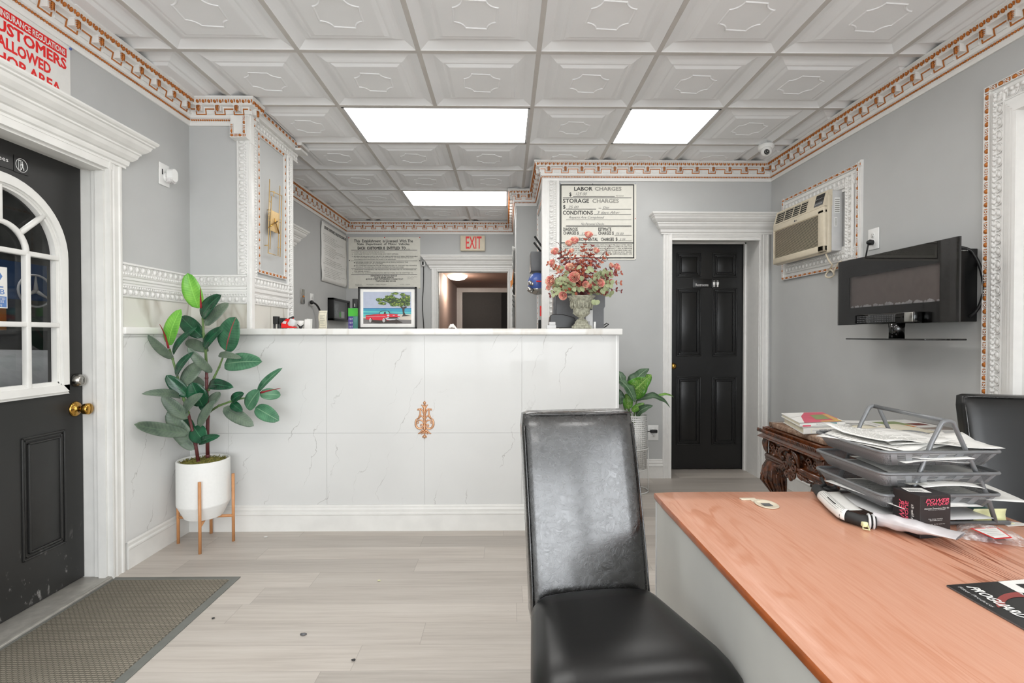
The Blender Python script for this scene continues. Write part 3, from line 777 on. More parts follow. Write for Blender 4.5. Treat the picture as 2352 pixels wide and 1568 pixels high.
# pilaster at the left end of the restroom wall and the framed panel round the corner
m = MB().mat('white'); m.box((XP - .012, YR - .012, 0), (XP + .012, YR + .01, 2.49)); m.box((XP, YR - .010, 0), (XP + .035, YR, 2.49)); m.box((.425, YR - .018, 0), (.445, YR, 2.49))
eggbar(m, (.352, YR, 1.15), EZ, -EY, EX, 1.335, W=.075, period=.045); struct(m.build('trim_18'))
m = MB().mat('white')
m.box((XP - .014, 4.21, 1.2), (XP, 4.27, 2.49)); m.box((XP - .014, 4.86, 1.2), (XP, 4.92, 2.42))
ropebar(m, (XP, 4.84, 1.2), EZ, -EX, -EY, 1.2, W=.03); ropebar(m, (XP, 4.30, 2.34), EY, -EX, EZ, .54, W=.03)
struct(m.build('trim_19'))

# carved surround and panel on the right wall
m = MB().mat('white')
def surround(m, y1, z1, z0):
    W = .16
    m.box((XR - .012, y1 - W, z0), (XR, y1, z1)); 
    ropebar(m, (XR - .0125, y1, z0), EZ, -EX, -EY, z1 - z0, W=.026, period=.062)
    eggbar(m, (XR - .0125, y1 - .042, z0), EZ, -EX, -EY, z1 - z0 - .04, W=.058, period=.058, flip=True, th=.012)
    for k, (a, b) in enumerate(((.108, .02), (.124, .026), (.140, .032), (.156, .036))): m.box((XR - .01 - b, y1 - a - .015, z0), (XR, y1 - a, z1 - a))
    L = y1 - .40
    m.box((XR - .0128, y1 - L, z1 - W), (XR, y1 + .0006, z1 + .0006))
    ropebar(m, (XR - .0125, y1, z1 - .026), -EY, -EX, EZ, L, W=.026, period=.062)
    eggbar(m, (XR - .0125, y1 - .045, z1 - .104), -EY, -EX, EZ, L - .05, W=.058, period=.058, th=.012)
    for a, b in ((.108, .02), (.124, .026), (.140, .032), (.156, .036)): m.box((XR - .0112 - b, y1 - L, z1 - a - .0153), (XR, y1 - a + .0004, z1 - a + .0004))
surround(m, 2.302, 2.337, .62)
m.box((XR - .03, .45, .62), (XR, 2.30, .74)); m.box((XR - .03, .45, .62), (XR, .6, 2.33))
struct(m.build('trim_20'))
m = MB().mat('white'); m.box((XR - .006, .6, .74), (XR + .001, 2.14, 2.18)); m.box((XR - .012, .8, .95), (XR - .005, 1.95, 2.0), .004); struct(m.build('trim_23'))

# ---- door_1: black street-side door with arched light
DX = -2.08; CY, CZ = 2.085, 1.555; RO, RI = .318, .268; zb = .925
d1 = MB().mat('olddoor')
YD0, YD1 = 1.67, 2.487
def arc(r, a0, a1, n, c=(CY, CZ)): return [(c[0] + r * cos(a0 + (a1 - a0) * k / n), c[1] + r * sin(a0 + (a1 - a0) * k / n)) for k in range(n + 1)]
# slab with an arched opening, built as a ring of quads
inner = [(CY + RI, zb + .03)] + arc(RI, 0, pi, 24) + [(CY - RI, zb + .03)]
def outer_of(y, z):
    return (y, z)
outl = [(YD1, zb + .03)] + [(min(YD1, max(YD0, CY + 1.6 * cos(a))), CZ + min(.475, 1.6 * sin(a))) if 0 < k < 24 else ((YD1 if k == 0 else YD0), CZ) for k, a in enumerate([pi * k / 24 for k in range(25)])] + [(YD0, zb + .03)]
for X_ in (DX, DX - .045):
    n = len(inner); v = [(X_, a, b) for a, b in inner] + [(X_, a, b) for a, b in outl]
    d1.add(v, [(k, k + 1, n + k + 1, n + k) for k in range(n - 1)])
v = [(X_, a, b) for X_ in (DX, DX - .045) for a, b in inner]; d1.add(v, [(k, k + 1, n + k + 1, n + k) for k in range(n - 1)])
d1.box((DX - .045, YD0, .014), (DX, YD1, zb + .03))
d1.box((DX - .045, YD1 - .002, zb), (DX, YD1, 2.03)); d1.box((DX - .045, YD0, zb), (DX, YD0 + .002, 2.03))
for ya, yb in ((2.172, 2.385), (1.79, 2.0)):
    za, zc = .222, .757
    for r, h in ((0, .006), (.012, .003), (.026, .010)):
        for (p, q) in (((ya + r, za + r), (yb - r, za + r + .008)), ((ya + r, zc - r - .008), (yb - r, zc - r)), ((ya + r, za + r), (ya + r + .008, zc - r)), ((yb - r - .008, za + r), (yb - r, zc - r))):
            d1.box((DX, p[0], p[1]), (DX + h, q[0], q[1]), .002)
    d1.box((DX, ya + .034, za + .034), (DX + .006, yb - .034, zc - .034), .004)
d1 = struct(d1.build('door_1', loc=(DX, 2.08, 0)))
m = MB().mat('oldwhite')
for r0, r1, h in ((RI, RO, .012), (RI + .006, RO - .012, .022), (RI - .010, RI + .004, .006)):
    a = arc(r0, 0, pi, 28); b = arc(r1, 0, pi, 28); a = [(CY + r0, zb + (RO - r0))] + a + [(CY - r0, zb + (RO - r0))]; b = [(CY + r1, zb + (RO - r1))] + b + [(CY - r1, zb + (RO - r1))]
    n = len(a); v = [(DX + h, *p) for p in a] + [(DX + h, *p) for p in b] + [(DX - .02, *p) for p in a] + [(DX - .001, *p) for p in b]
    f = [(k, k + 1, n + k + 1, n + k) for k in range(n - 1)] + [(k, k + 1, 2 * n + k + 1, 2 * n + k) for k in range(n - 1)] + [(n + k, n + k + 1, 3 * n + k + 1, 3 * n + k) for k in range(n - 1)]
    m.add(v, f)
    m.box((DX - .02, CY - r1, zb + RO - r1), (DX + h, CY + r1, zb + RO - r0))
m.build('window_frame', d1)
m = MB().mat('oldwhite'); RM = .118
for y in (CY - RM, CY + RM): m.box((DX - .012, y - .011, zb + .03), (DX + .014, y + .011, CZ), .004)
for z in (1.247, CZ): m.box((DX - .012, CY - RI, z - .011), (DX + .013, CY + RI, z + .011), .004)
m.box((DX - .012, CY - .011, CZ + RM), (DX + .013, CY + .011, CZ + RI), .004)
m.tube([(DX + .002, a, b) for a, b in arc(RM, 0, pi, 20)], .012, 6)
for a_ in (radians(42), radians(138)): m.tube([(DX + .002, CY + RM * cos(a_), CZ + RM * sin(a_)), (DX + .002, CY + (RI + .01) * cos(a_), CZ + (RI + .01) * sin(a_))], .012, 6)
m.build('glazing_bars', d1)
m = MB().mat('glass'); pts = [(CY + RI, zb + .04)] + arc(RI, 0, pi, 24) + [(CY - RI, zb + .04)]; m.poly([(DX - .012, a, b) for a, b in pts]); m.build('glass_pane', d1, fix=False)
m = MB().mat('chrome'); m.lathe([(.0, 0), (.032, 0), (.033, .008), (.024, .03), (.020, .034), (.012, .036), (.0, .036)], (DX, 2.452, .983), 24, axis='x'); m.mat('black').box((DX + .036, 2.451, .976), (DX + .0368, 2.453, .990)); m.build('deadbolt', d1)
m = MB().mat('brass'); m.lathe([(.0, 0), (.036, 0), (.037, .004), (.030, .009), (.014, .014), (.012, .030), (.018, .036), (.026, .046), (.027, .066), (.022, .072), (.0, .073)], (DX, 2.445, .845), 24, axis='x'); m.build('door_knob', d1)

# things on and around door_1
def dmap(u, v): return V((DX + .0045, u, v))
p = thing('door_placard', 'black exit placard with running figure symbol above the arched door window', 'sign', (DX, 2.15, 1.93))
B('placard_plate', p, 'black', ((DX + .0005, 1.90, 1.896), (DX + .003, 2.150, 1.957))); B('symbol_plate', p, 'black', ((DX + .0005, 2.153, 1.893), (DX + .0035, 2.219, 1.963)))
m = MB().mat('plate')
letter(m, 'Employees', 2.128 - .135, 1.916, 2.128, 1.940, dmap)
m.tube([(DX + .0045, 2.186 + .026 * cos(a), 1.928 + .028 * sin(a)) for a in [k * pi / 12 for k in range(24)]], .0011, 4, closed=True)
for q in ([(2.172, 1.908), (2.172, 1.948), (2.180, 1.944), (2.180, 1.904)], [(2.172, 1.948), (2.190, 1.948), (2.190, 1.946), (2.174, 1.946)]):
    for a, b in zip(q, q[1:] + q[:1]): m.tube([dmap(*a), dmap(*b)], .0009, 4)
m.ball(dmap(2.188, 1.941), .0028, 8, 5); m.tube([dmap(2.188, 1.937), dmap(2.189, 1.924)], .0032, 6); m.tube([dmap(2.189, 1.924), dmap(2.184, 1.909)], .0018, 5); m.tube([dmap(2.189, 1.924), dmap(2.194, 1.918), dmap(2.195, 1.908)], .0018, 5); m.tube([dmap(2.188, 1.935), dmap(2.181, 1.928)], .0013, 5)
m.build('lettering', p)
p = thing('window_sticker', 'blue and white accreditation sticker inside the door glass', 'sticker', (DX - .01, 2.09, 1.4))
GXX = DX - .0105
def gm_(u, v): return V((GXX + .0012, u, v))
m = MB().mat('paper').box((GXX, 2.04, 1.313), (GXX + .0008, 2.132, 1.484), .0003); m.build('sticker_sheet', p)
m = MB(); m.cur = 0; M['stickerblue'] = flat('sticker_blue', '#5b80b8', .5); m.mat('stickerblue')
strip(m, 2.044, 1.317, 2.128, 1.362, gm_); m.poly([gm_(a, b) for a, b in [(2.075, 1.41), (2.10, 1.425), (2.112, 1.445), (2.10, 1.462), (2.09, 1.478), (2.092, 1.455), (2.08, 1.44)]]); strip(m, 2.08, 1.398, 2.115, 1.403, gm_)
letter(m, 'BBB', 2.06, 1.370, 2.120, 1.392, gm_, bold=.01); m.build('emblem', p, fix=False)
def gm2(u, v): return V((GXX + .0018, u, v))
m = MB().mat('paper'); letter(m, 'ACCREDITED', 2.050, 1.347, 2.122, 1.357, gm2); letter(m, 'BUSINESS', 2.056, 1.335, 2.116, 1.345, gm2); letter(m, 'bbb.org', 2.075, 1.320, 2.108, 1.331, gm2); m.build('lettering', p, fix=False)
# workshop beyond the door
wall('wall_workshop', 'shop', ((-4.6, .2, -.05), (-4.5, 4.6, 3.0)), ((-4.6, 4.5, -.05), (-2.2, 4.6, 3.0)), ((-4.6, .2, 2.9), (-2.2, 4.6, 3.0)), ((-4.6, .2, -.06), (-2.2, 4.6, -.01)), ((-4.6, .2, -.05), (-2.2, .3, 3.0)))
o = thing('wall_poster', 'blue workshop poster with a silver ring star emblem, through the door glass', 'poster', (-3.0, 3.0, 1.5))
def P3(px, py, X): return at(px, py, X=X)
m = MB().mat('shopblue'); a = P3(50, 610, -3.0); b = P3(170, 690, -3.0); m.box((-3.02, a.y - .5, b.z - .02), (-3.0, b.y + .6, a.z + .02)); m.build('poster_sheet', o)
m = MB().mat('lightgrey'); c = P3(82, 668, -2.98); m.tube([c + V((0, .115 * cos(k * pi / 14), .10 * sin(k * pi / 14))) for k in range(28)], .007, 6, closed=True)
for a_ in (90, 210, 330): m.tube([c, c + V((0, .115 * cos(radians(a_)), .1 * sin(radians(a_))))], [.014, .003], 5)
m.build('emblem', o)
m = MB().mat('orange'); a = P3(70, 720, -2.9); m.box((-3.3, a.y - .12, a.z - .1), (-3.2, a.y + .16, a.z + .1), .004); o = m.build('cardboard_carton', loc=(-3.25, a.y, a.z - .1)); tag(o, 'orange cardboard carton seen through the middle right pane of the door', 'box')
m = MB().mat('blackmatte'); m.box((-3.9, a.y - .8, .0), (-3.15, a.y + 1.0, a.z - .102)); o = m.build('workbench', loc=(-3.0, a.y, 0)); tag(o, 'dark workbench seen behind the door glass', 'workbench')
# silver car shape beyond the lower panes
m = MB().mat('carwhite')
ccx, ccy = -2.62, 2.35
m.grid(lambda u, v: V((-2.66 + .32 * sin(pi * v) ** .5 * (1 if v < .5 else 1) - .1, 1.3 + u * 2.4, .25 + .92 * v - .10 * u * v)), 20, 14)
o = m.build('parked_car', loc=(-2.6, 2.4, .2), solid=.03); tag(o, 'silver car body seen through the lower door panes', 'car')
# ---- door_2: six panel restroom door
d2 = MB().mat('newdoor'); Y2 = 4.45
d2.box((1.388, Y2, .012), (2.125, Y2 + .04, 2.012))
def panel6(x0, x1, z0, z1):
    for r, h in ((0, .008), (.014, .003), (.030, .011)):
        for (a, b) in (((x0 + r, z0 + r), (x1 - r, z0 + r + .010)), ((x0 + r, z1 - r - .010), (x1 - r, z1 - r)), ((x0 + r, z0 + r), (x0 + r + .010, z1 - r)), ((x1 - r - .010, z0 + r), (x1 - r, z1 - r))):
            d2.box((a[0], Y2 - h, a[1]), (b[0], Y2, b[1]), .003)
    d2.box((x0 + .042, Y2 - .007, z0 + .042), (x1 - .042, Y2, z1 - .042), .005)
zc = lambda py: CAM_Z + (769.9 - py) / F_PX * Y2
xc = lambda px: (px - 1161.6) / F_PX * Y2
PX = [(1555, 1612), (1638, 1695)]
for a, b in PX:
    for c, d in ((580, 636), (661, 818), (865, 1023)): panel6(xc(a), xc(b), zc(d), zc(c))
d2 = struct(d2.build('door_2', loc=(1.75, Y2, 0)))
m = MB().mat('brass'); m.lathe([(0, 0), (.030, 0), (.030, -.006), (.012, -.010), (.012, -.03), (.024, -.04), (.026, -.056), (.014, -.066), (0, -.067)], (1.478, Y2, zc(840)), 20, axis='y'); m.build('door_knob', d2)
p = thing('restroom_sign', 'small black Restrooms placard on the black six panel door', 'sign', (xc(1630), Y2, zc(651)))
B('placard_plate', p, 'black', ((xc(1592), Y2 - .006, zc(660)), (xc(1634), Y2 - .0005, zc(640))), ch=.001); B('symbol_plate', p, 'black', ((xc(1635.5), Y2 - .009, zc(660.5)), (xc(1655), Y2 - .0005, zc(641))), ch=.001)
def rm(u, v): return V((xc(u), Y2 - .0095, zc(v)))
m = MB().mat('plate'); letter(m, 'Restrooms', 1599, 657, 1628, 650.5, lambda u, v: V((xc(u), Y2 - .0068, zc(v))))
for cx in (1641, 1649.5):
    m.ball(rm(cx, 645), .0045, 8, 5); m.poly([rm(cx - 2.6, 647.5), rm(cx + 2.6, 647.5), rm(cx + 2.2, 653.5), rm(cx + 1.4, 653.5), rm(cx + 1.3, 658.5), rm(cx - 1.3, 658.5), rm(cx - 1.4, 653.5), rm(cx - 2.2, 653.5)])
strip(m, 1645.1, 659, 1645.5, 643, rm); m.build('lettering', p, fix=False)
# ---- rear passage beyond the open rear doorway
wall('wall_passage', 'taupe', ((-1.0, YB + .12, 0), (-.9, 9.3, 2.2)), ((.3, YB + .12, 0), (.4, 9.3, 2.2)), ((-1.0, 9.3, 0), (-.80, 9.4, 2.2)), ((-.80, 9.3, 2.0), (.4, 9.4, 2.2)))
wall('ceiling_passage', 'brownceil', ((-1.0, YB + .12, 2.09), (.4, 9.3, 2.14)))
m = MB().mat('white'); m.box((-.93, 9.262, 0), (-.80, 9.3, 1.995)); m.box((-.93, 9.26, 1.994), (.3, 9.3, 2.07)); m.box((-.91, 9.24, 0), (-.83, 9.262, 1.99)); struct(m.build('trim_21'))
m = MB().mat('darkdoor').box((-.80, 9.34, 0), (-.08, 9.38, 2.0)); m.mat('blackmatte').box((-.08, 9.36, 0), (.3, 9.39, 2.0)); d3 = struct(m.build('door_3'))
o = MB().mat('dome').lathe([(0, -.07), (.06, -.066), (.11, -.05), (.145, -.02), (.15, 0)], (-.72, 7.5, 2.09), 28).build('dome_ceiling_light', loc=(-.72, 7.5, 2.09)); tag(o, 'glowing round dome light on the passage ceiling beyond the rear doorway', 'light')
pl = bpy.data.lights.new('passage_glow', 'POINT'); pl.energy = 16; pl.color = (1, .8, .66); pl.shadow_soft_size = .12
po = bpy.data.objects.new('passage_glow', pl); COL.objects.link(po); po.location = (-.72, 7.5, 1.92)

wl = bpy.data.lights.new('workshop_fill', 'AREA'); wl.size = 1.2; wl.energy = 40  # unseen lamp added to brighten the dark view through the door glass
wo = bpy.data.objects.new('workshop_fill', wl); COL.objects.link(wo); wo.location = (-3.3, 2.4, 2.85)
# ------------------------------------------------------------------ furniture
def rounded(m, hx, hy, hz, r, cuts, fn):
    """rounded block of half sizes hx,hy,hz; fn bends every point"""
    bm = bmesh.new(); bmesh.ops.create_cube(bm, size=2); bmesh.ops.subdivide_edges(bm, edges=bm.edges[:], cuts=cuts, use_grid_fill=True)
    for v in bm.verts:
        g = V(v.co)
        p = V((g.x * hx, g.y * hy, g.z * hz)); q = V((max(-hx + r, min(hx - r, p.x)), max(-hy + r, min(hy - r, p.y)), max(-hz + r, min(hz - r, p.z))))
        d = p - q; v.co = fn(q + (d.normalized() * r if d.length > 1e-9 else d))
    return m.bm(bm, True)

# counter
xc3 = lambda px: (px - 1161.6) / F_PX * 3.09
ct = thing('reception_counter', 'long white marble tiled reception counter across the middle of the room', 'counter', (-.63, 3.25, 0))
m = MB().mat('marble'); m.box((XL + .012, 3.095, 0), (.68, 3.42, 1.2036))
for k in range(-3, 3):
    for z0, z1 in ((0.0, .5985), (.6, 1.199)):
        x0 = -.5 + k * .6; x1 = x0 + .5988
        if x1 < XL + .02: continue
        m.box((max(x0, XL + .013), 3.09, z0), (min(x1, .687), 3.096, z1))
m.build('marble_front', ct)
B('edge_trim', ct, 'plate', ((.680, 3.088, .0), (.688, 3.42, 1.2)))
MB().mat('oldwhite').sweep([(XL + .018, 3.09), (.69, 3.09), (.69, 3.42)], BASE).build('skirting', ct)
m = MB().mat('ledge').box((XL + .031, 3.045, 1.204), (.712, 3.52, 1.241), .004)
tag(m.build('counter_ledge', loc=(-.63, 3.25, 1.204)), 'long pale stone ledge lying on top of the marble reception counter', 'countertop')
o = MB(); o.mat('rosegold'); S = 15.68; sc_ = 3.085 / F_PX / S
def ap(x, y, h=0): p = at(940 + x / S, 910 + y / S, Y=3.089); p.y -= h; return p
def stroke(pts, rr, mir=True):
    for sg in ((1, -1) if mir else (1,)):
        P_ = [ap(553 + (x - 553) * sg, y, r * sc_ * .35) for (x, y), r in zip(pts, rr)]
        Q = []; R = []
        for i in range(len(P_) - 1):
            for k in range(3): Q.append(P_[i].lerp(P_[i + 1], k / 3)); R.append((rr[i] + (rr[i + 1] - rr[i]) * k / 3) * sc_)
        Q.append(P_[-1]); R.append(rr[-1] * sc_); o.tube(Q, R, 8)
stroke([(553, 160), (553, 225), (553, 300), (553, 480), (553, 700), (553, 1100), (553, 1200)], [8, 58, 26, 50, 42, 40, 55], False)
stroke([(540, 440), (500, 350), (435, 300)], [30, 34, 14]); stroke([(535, 660), (490, 520), (410, 440), (380, 445)], [26, 30, 24, 12])
stroke([(330, 800), (395, 660), (400, 540), (375, 460), (320, 455), (300, 490), (335, 505)], [34, 34, 28, 26, 24, 20, 12])
stroke([(540, 840), (490, 730), (430, 690), (340, 780), (285, 810)], [24, 28, 24, 30, 22])
stroke([(275, 810), (240, 900), (235, 1020), (275, 1110), (350, 1160), (450, 1150), (512, 1085), (485, 1015), (420, 1010), (405, 1060), (445, 1085)], [30, 38, 40, 40, 36, 32, 30, 24, 22, 20, 16])
stroke([(535, 1010), (505, 910), (440, 855), (350, 855), (290, 910)], [26, 28, 26, 24, 14]); stroke([(300, 900), (335, 950), (300, 990)], [16, 22, 10])
stroke([(545, 1215), (460, 1240), (390, 1315), (315, 1345)], [30, 34, 30, 12]); stroke([(520, 1270), (470, 1320), (440, 1365)], [30, 28, 12]); stroke([(553, 1240), (553, 1320), (553, 1375)], [40, 40, 16], False)
stroke([(553, 1390), (553, 1440), (553, 1525)], [30, 60, 8], False); stroke([(540, 1410), (495, 1450), (475, 1480)], [26, 30, 12])
ob = o.build('ornament_applique', loc=tuple(ap(553, 850))); tag(ob, 'rose gold scrollwork ornament fixed on the marble counter front', 'ornament')

# parsons chairs
def parsons(label, org, ang, top_off=.155, wf=.435, wb=.335, mt='leather'):
    ca, sa = cos(ang), sin(ang); T = thing('parsons_chair', label, 'chair', (org[0], org[1], 0), 'black leather parsons chairs')
    def W(s_, f_, z): return V((org[0] + ca * s_ + sa * f_, org[1] + sa * s_ - ca * f_, z))   # s across, f forward
    m = MB().mat('leather2')
    def sf(p):
        u = (p.y + .20) / .40                     # 0 rear .. 1 front
        w = (wb + (wf - wb) * min(1, u * 1.3)) / .335; z = p.z + (.012 * (1 - ((2 * p.x / .335) ** 2)) if p.z > 0 else 0) - (.02 * max(0, u - .75) / .25)
        return W(p.x * w, -.02 + (p.y + .20), .437 + z)
    rounded(m, .1675, .20, .058, .045, 9, sf); m.build('seat', T)
    m = MB().mat(mt); H = .582
    def bf(p):
        v = (p.z + H / 2) / H; back = top_off * v ** 1.25; w = wb / .335 * (1.0 + .015 * v)
        bulge = .012 * (1 - (2 * p.x / .335) ** 2) * (1 if p.y > 0 else -.4)
        return W(p.x * w, -.035 + p.y - back + bulge, .385 + v * H)
    rounded(m, .168, .036, H / 2, .022, 12, bf); bk = m.build('backrest', T)
    m = MB().mat('leather')
    for sg in (-1, 1):
        m.tube([bf(V((sg * .163, .034, -H / 2 + H * k / 16))) for k in range(1, 16)], .0022, 5)
    m.tube([bf(V((.163 * (2 * k / 12 - 1), .034, H / 2 - .005))) for k in range(13)], .0022, 5)
    m.build('piping', bk)
    for s_, f_ in ((-.13, -.03), (.13, -.03), (-.17, .34), (.17, .34)):
        m = MB().mat('carved'); a = W(s_, f_, .40); b = W(s_ * 1.03, f_ - (.03 if f_ < 0 else -.0), 0)
        m.tube([a, b], [.024, .016], 4); m.build('leg', T)
    return T
parsons('black leather parsons chair in front, its back to the marble counter', (.243, 1.375, 0), .135, wf=.462, wb=.345)
parsons('black leather parsons chair behind the desk, cut by the right frame edge', (1.93, 1.80, 0), -.25, top_off=.10, wb=.335, mt='leather2')

# desk
DZ, DX0, DX1, DY1 = .665, .505, 1.49, 1.715
dk = thing('office_desk', 'office desk with orange oak laminate top and pale grey side panel', 'desk', (1.0, 1.0, 0))
m = MB().mat('desk')
def dtop(p): return V(((DX0 + DX1) / 2 + p.x, (DY1 + .15) / 2 + p.y, DZ - .0155 + p.z))
rounded(m, (DX1 - DX0) / 2, (DY1 - .15) / 2, .0155, .0135, 14, dtop); top = m.build('desktop', dk)
M['stainshade'] = flat('orange_edge_stain_and_shade', '#A9592A', .3, var=.12, scale=25); top.data.materials.append(M['stainshade'])  # same laminate edge: real stain plus shading put into the darker colour
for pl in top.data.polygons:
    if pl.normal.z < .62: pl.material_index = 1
B('side_panel', dk, 'deskpanel', ((DX0 + .008, .2, .02), (DX0 + .026, DY1 - .02, DZ - .03)))
B('side_panel', dk, 'deskpanel', ((DX1 - .03, .2, .02), (DX1 - .012, DY1 - .02, DZ - .03)))
B('modesty_panel', dk, 'deskpanel', ((DX0 + .026, DY1 - .035, .15), (DX1 - .03, DY1 - .02, DZ - .03)))
B('edge_strip', dk, 'lightgrey', ((DX0 + .006, DY1 - .026, .02), (DX0 + .010, DY1 - .016, DZ - .03)))
# broken cable grommet
g0 = at(1757, 1157, Z=DZ)
m = MB().mat('beige'); m.M = Matrix.Translation(g0)
m.lathe([(.030, .0), (.034, .003), (.031, .005), (.026, .001), (.0, -.0005)], (0, -.01, 0), 28, sc=(1, 1.25)); m.box((-.058, .035, 0), (-.008, .052, .0035), .001); m.box((-.03, .018, 0), (.0, .042, .003), .001)
m.M = Matrix.Identity(4); m.build('cable_grommet', dk)
B('grommet_hole', dk, 'midgrey', ((g0.x - .012, g0.y - .02, DZ + .0005), (g0.x + .016, g0.y + .004, DZ + .0012)))

# carved side table with stone top
tb = thing('carved_side_table', 'dark carved wooden side table with brown marble top against right wall', 'table', (1.76, 2.39, 0))
TX0, TX1, TY0, TY1 = 1.335, 2.21, 2.115, 2.645
m = MB().mat('brownmarble')
rounded(m, (TX1 - TX0 - .07) / 2, (TY1 - TY0 - .06) / 2, .016, .011, 8, lambda p: V(((TX0 + TX1) / 2 + .01 + p.x, (TY0 + TY1) / 2 + p.y, .735 + p.z))); m.build('stone_top', tb)
m = MB().mat('carved'); pr = [(0, .718), (-.012, .722), (-.022, .716), (-.026, .704), (-.020, .694), (-.006, .688), (.012, .676), (.02, .668)]
ring = [(TX0 + .02, TY0 + .02), (TX0 + .02, TY1 - .02), (TX1 - .02, TY1 - .02), (TX1 - .02, TY0 + .02)]
m.sweep(ring + [], [(-d, z) for d, z in pr], closed=True, side=1); m.box((TX0 + .02, TY0 + .02, .66), (TX1 - .02, TY1 - .02, .72))
for k in range(44):   # gadrooned edge
    y = TY0 + .02 + (TY1 - TY0 - .04) * k / 43; m.tube([(TX0 - .004, y, .713), (TX0 - .001, y + .008, .697)], .0045, 5)
    x = TX0 + .02 + (TX1 - TX0 - .04) * k / 43; m.tube([(x, TY0 - .004, .713), (x + .008, TY0 - .001, .697)], .0045, 5)
m.build('carved_border', tb)
m = MB().mat('carved'); m.box((TX0 + .045, TY0 + .04, .575), (TX1 - .045, TY1 - .04, .67))
for z, r in ((.572, .014), (.557, .011)):
    m.tube([(TX0 + .04, TY0 + .03, z), (TX0 + .04, TY1 - .03, z)], r, 8); m.tube([(TX0 + .04, TY0 + .03, z), (TX1 - .04, TY0 + .03, z)], r, 8)
def spiral(c, r0, r1, turns, n, sg=1, ax='x', a0=0.0):
    out = []
    for k in range(n + 1):
        a = a0 + sg * turns * 2 * pi * k / n; r = r0 + (r1 - r0) * k / n
        out.append(V(c) + (V((0, r * cos(a), r * sin(a))) if ax == 'x' else V((r * cos(a), 0, r * sin(a)))))
    return out
XA = TX0 + .040
for yc in (TY0 + .11, TY1 - .11):
    for sg in (-1, 1):
        m.tube(spiral((XA, yc + sg * .022, .622), .022, .004, 1.4, 18, sg), [.0055] * 12 + [.004] * 7, 6)
        m.tube([(XA, yc + sg * .03, .62), (XA - .002, yc + sg * .05, .628), (XA, yc + sg * .062, .618)], [.005, .005, .002], 6); m.ball((XA, yc + sg * .05, .608), .006, 6, 4)
for yc in (TY0 + .035, TY1 - .035):   # corner acanthus scrolls
    for q in range(5): m.tube(bez((XA - .006, yc + (q - 2) * .008, .664), (XA - .022, yc + (q - 2) * .010, .635), (XA - .004, yc + (q - 2) * .004, .588), 6), [.004, .006, .007, .007, .006, .005, .003], 6)
m.build('apron', tb)
m = MB().mat('carved'); yc = (TY0 + TY1) / 2
for sg in (-1, 1):
    m.tube(bez((XA - .005, yc + sg * .01, .65), (XA - .03, yc + sg * .085, .66), (XA - .01, yc + sg * .07, .585), 8), [.010, .013, .015, .016, .015, .013, .011, .009, .007], 7)
    m.tube(spiral((XA - .014, yc + sg * .034, .575), .028, .006, 1.5, 22, sg, a0=.8), .0065, 6); m.tube(spiral((XA - .012, yc + sg * .024, .535), .022, .004, 1.5, 18, -sg), .006, 6)
    for q in range(4): m.tube(bez((XA - .006, yc + sg * (.05 + q * .02), .56 - q * .004), (XA - .018, yc + sg * (.075 + q * .022), .548 - q * .004), (XA - .004, yc + sg * (.085 + q * .024), .528 + q * .004), 5), [.005, .008, .009, .008, .006, .003], 6)
    m.ball((XA - .02, yc + sg * .045, .605), .012, 8, 6)
m.ball((XA - .008, yc, .605), 1, 10, 8, (.016, .030, .034)); m.ball((XA - .010, yc, .55), .014, 8, 6); m.ball((XA - .008, yc, .52), 1, 8, 6, (.012, .012, .02))
for k in range(8): m.tube([(XA - .020, yc, .60), (XA - .019, yc + .028 * cos(k * pi / 7), .602 + .034 * sin(k * pi / 7))], [.003, .005], 5)
m.build('carved_shell', tb)
def cabriole(cx, cy, dx, dy):
    m = MB().mat('carved'); pts = []; rr = []
    for z, off, r in ((.60, .0, .040), (.56, .005, .046), (.535, .016, .052), (.50, .030, .058), (.465, .032, .056), (.43, .022, .046), (.385, .008, .036), (.30, -.010, .030), (.20, -.022, .024), (.12, -.022, .020), (.07, -.012, .022), (.04, .006, .030), (.015, .016, .032), (.0, .014, .026)):
        pts.append(V((cx + dx * off, cy + dy * off, z))); rr.append(r)
    m.tube(pts, rr, 14)
    for k in range(14):
        a = 2 * pi * k / 14; p = pts[4]; m.ball(p + V((cos(a) * .055, sin(a) * .055, .01 * sin(3 * a))), .0075, 6, 4)
        q = pts[3]; m.tube([q + V((cos(a) * .05, sin(a) * .05, .02)), p + V((cos(a) * .058, sin(a) * .058, -.02)), pts[6] + V((cos(a) * .036, sin(a) * .036, 0))], [.005, .006, .003], 5)
    for sg in (-1, 1): m.tube(spiral((cx + dx * .05, cy + sg * .038, .515), .022, .004, 1.3, 16, sg), .006, 6)
    m.build('leg', tb)
for cx, dx in ((TX0 + .085, -1), (TX1 - .07, 1)):
    for cy, dy in ((TY0 + .075, -1), (TY1 - .075, 1)): cabriole(cx, cy, dx * .7, dy * .7)
m = MB().mat('carved')
m.tube(bez((TX0 + .09, TY0 + .08, .09), (TX0 + .3, (TY0 + TY1) / 2, .16), (TX0 + .09, TY1 - .08, .09), 10), .014, 8); m.build('stretcher', tb)

# door mat
fm = thing('door_mat', 'grey brown woven floor mat with vinyl border by the left door', 'mat', (-1.6, 1.7, 0))
MX0, MX1, MY0, MY1 = -1.945, -1.315, .55, 2.492
m = MB().mat('matedge'); m.box((MX0, MY0, 0.0), (MX1, MY1, .004), .0015); m.build('vinyl_border', fm)
m = MB().mat('mat'); m.box((MX0 + .032, MY0 + .035, .001), (MX1 - .038, MY1 - .035, .0075), .002); m.build('woven_pile', fm)

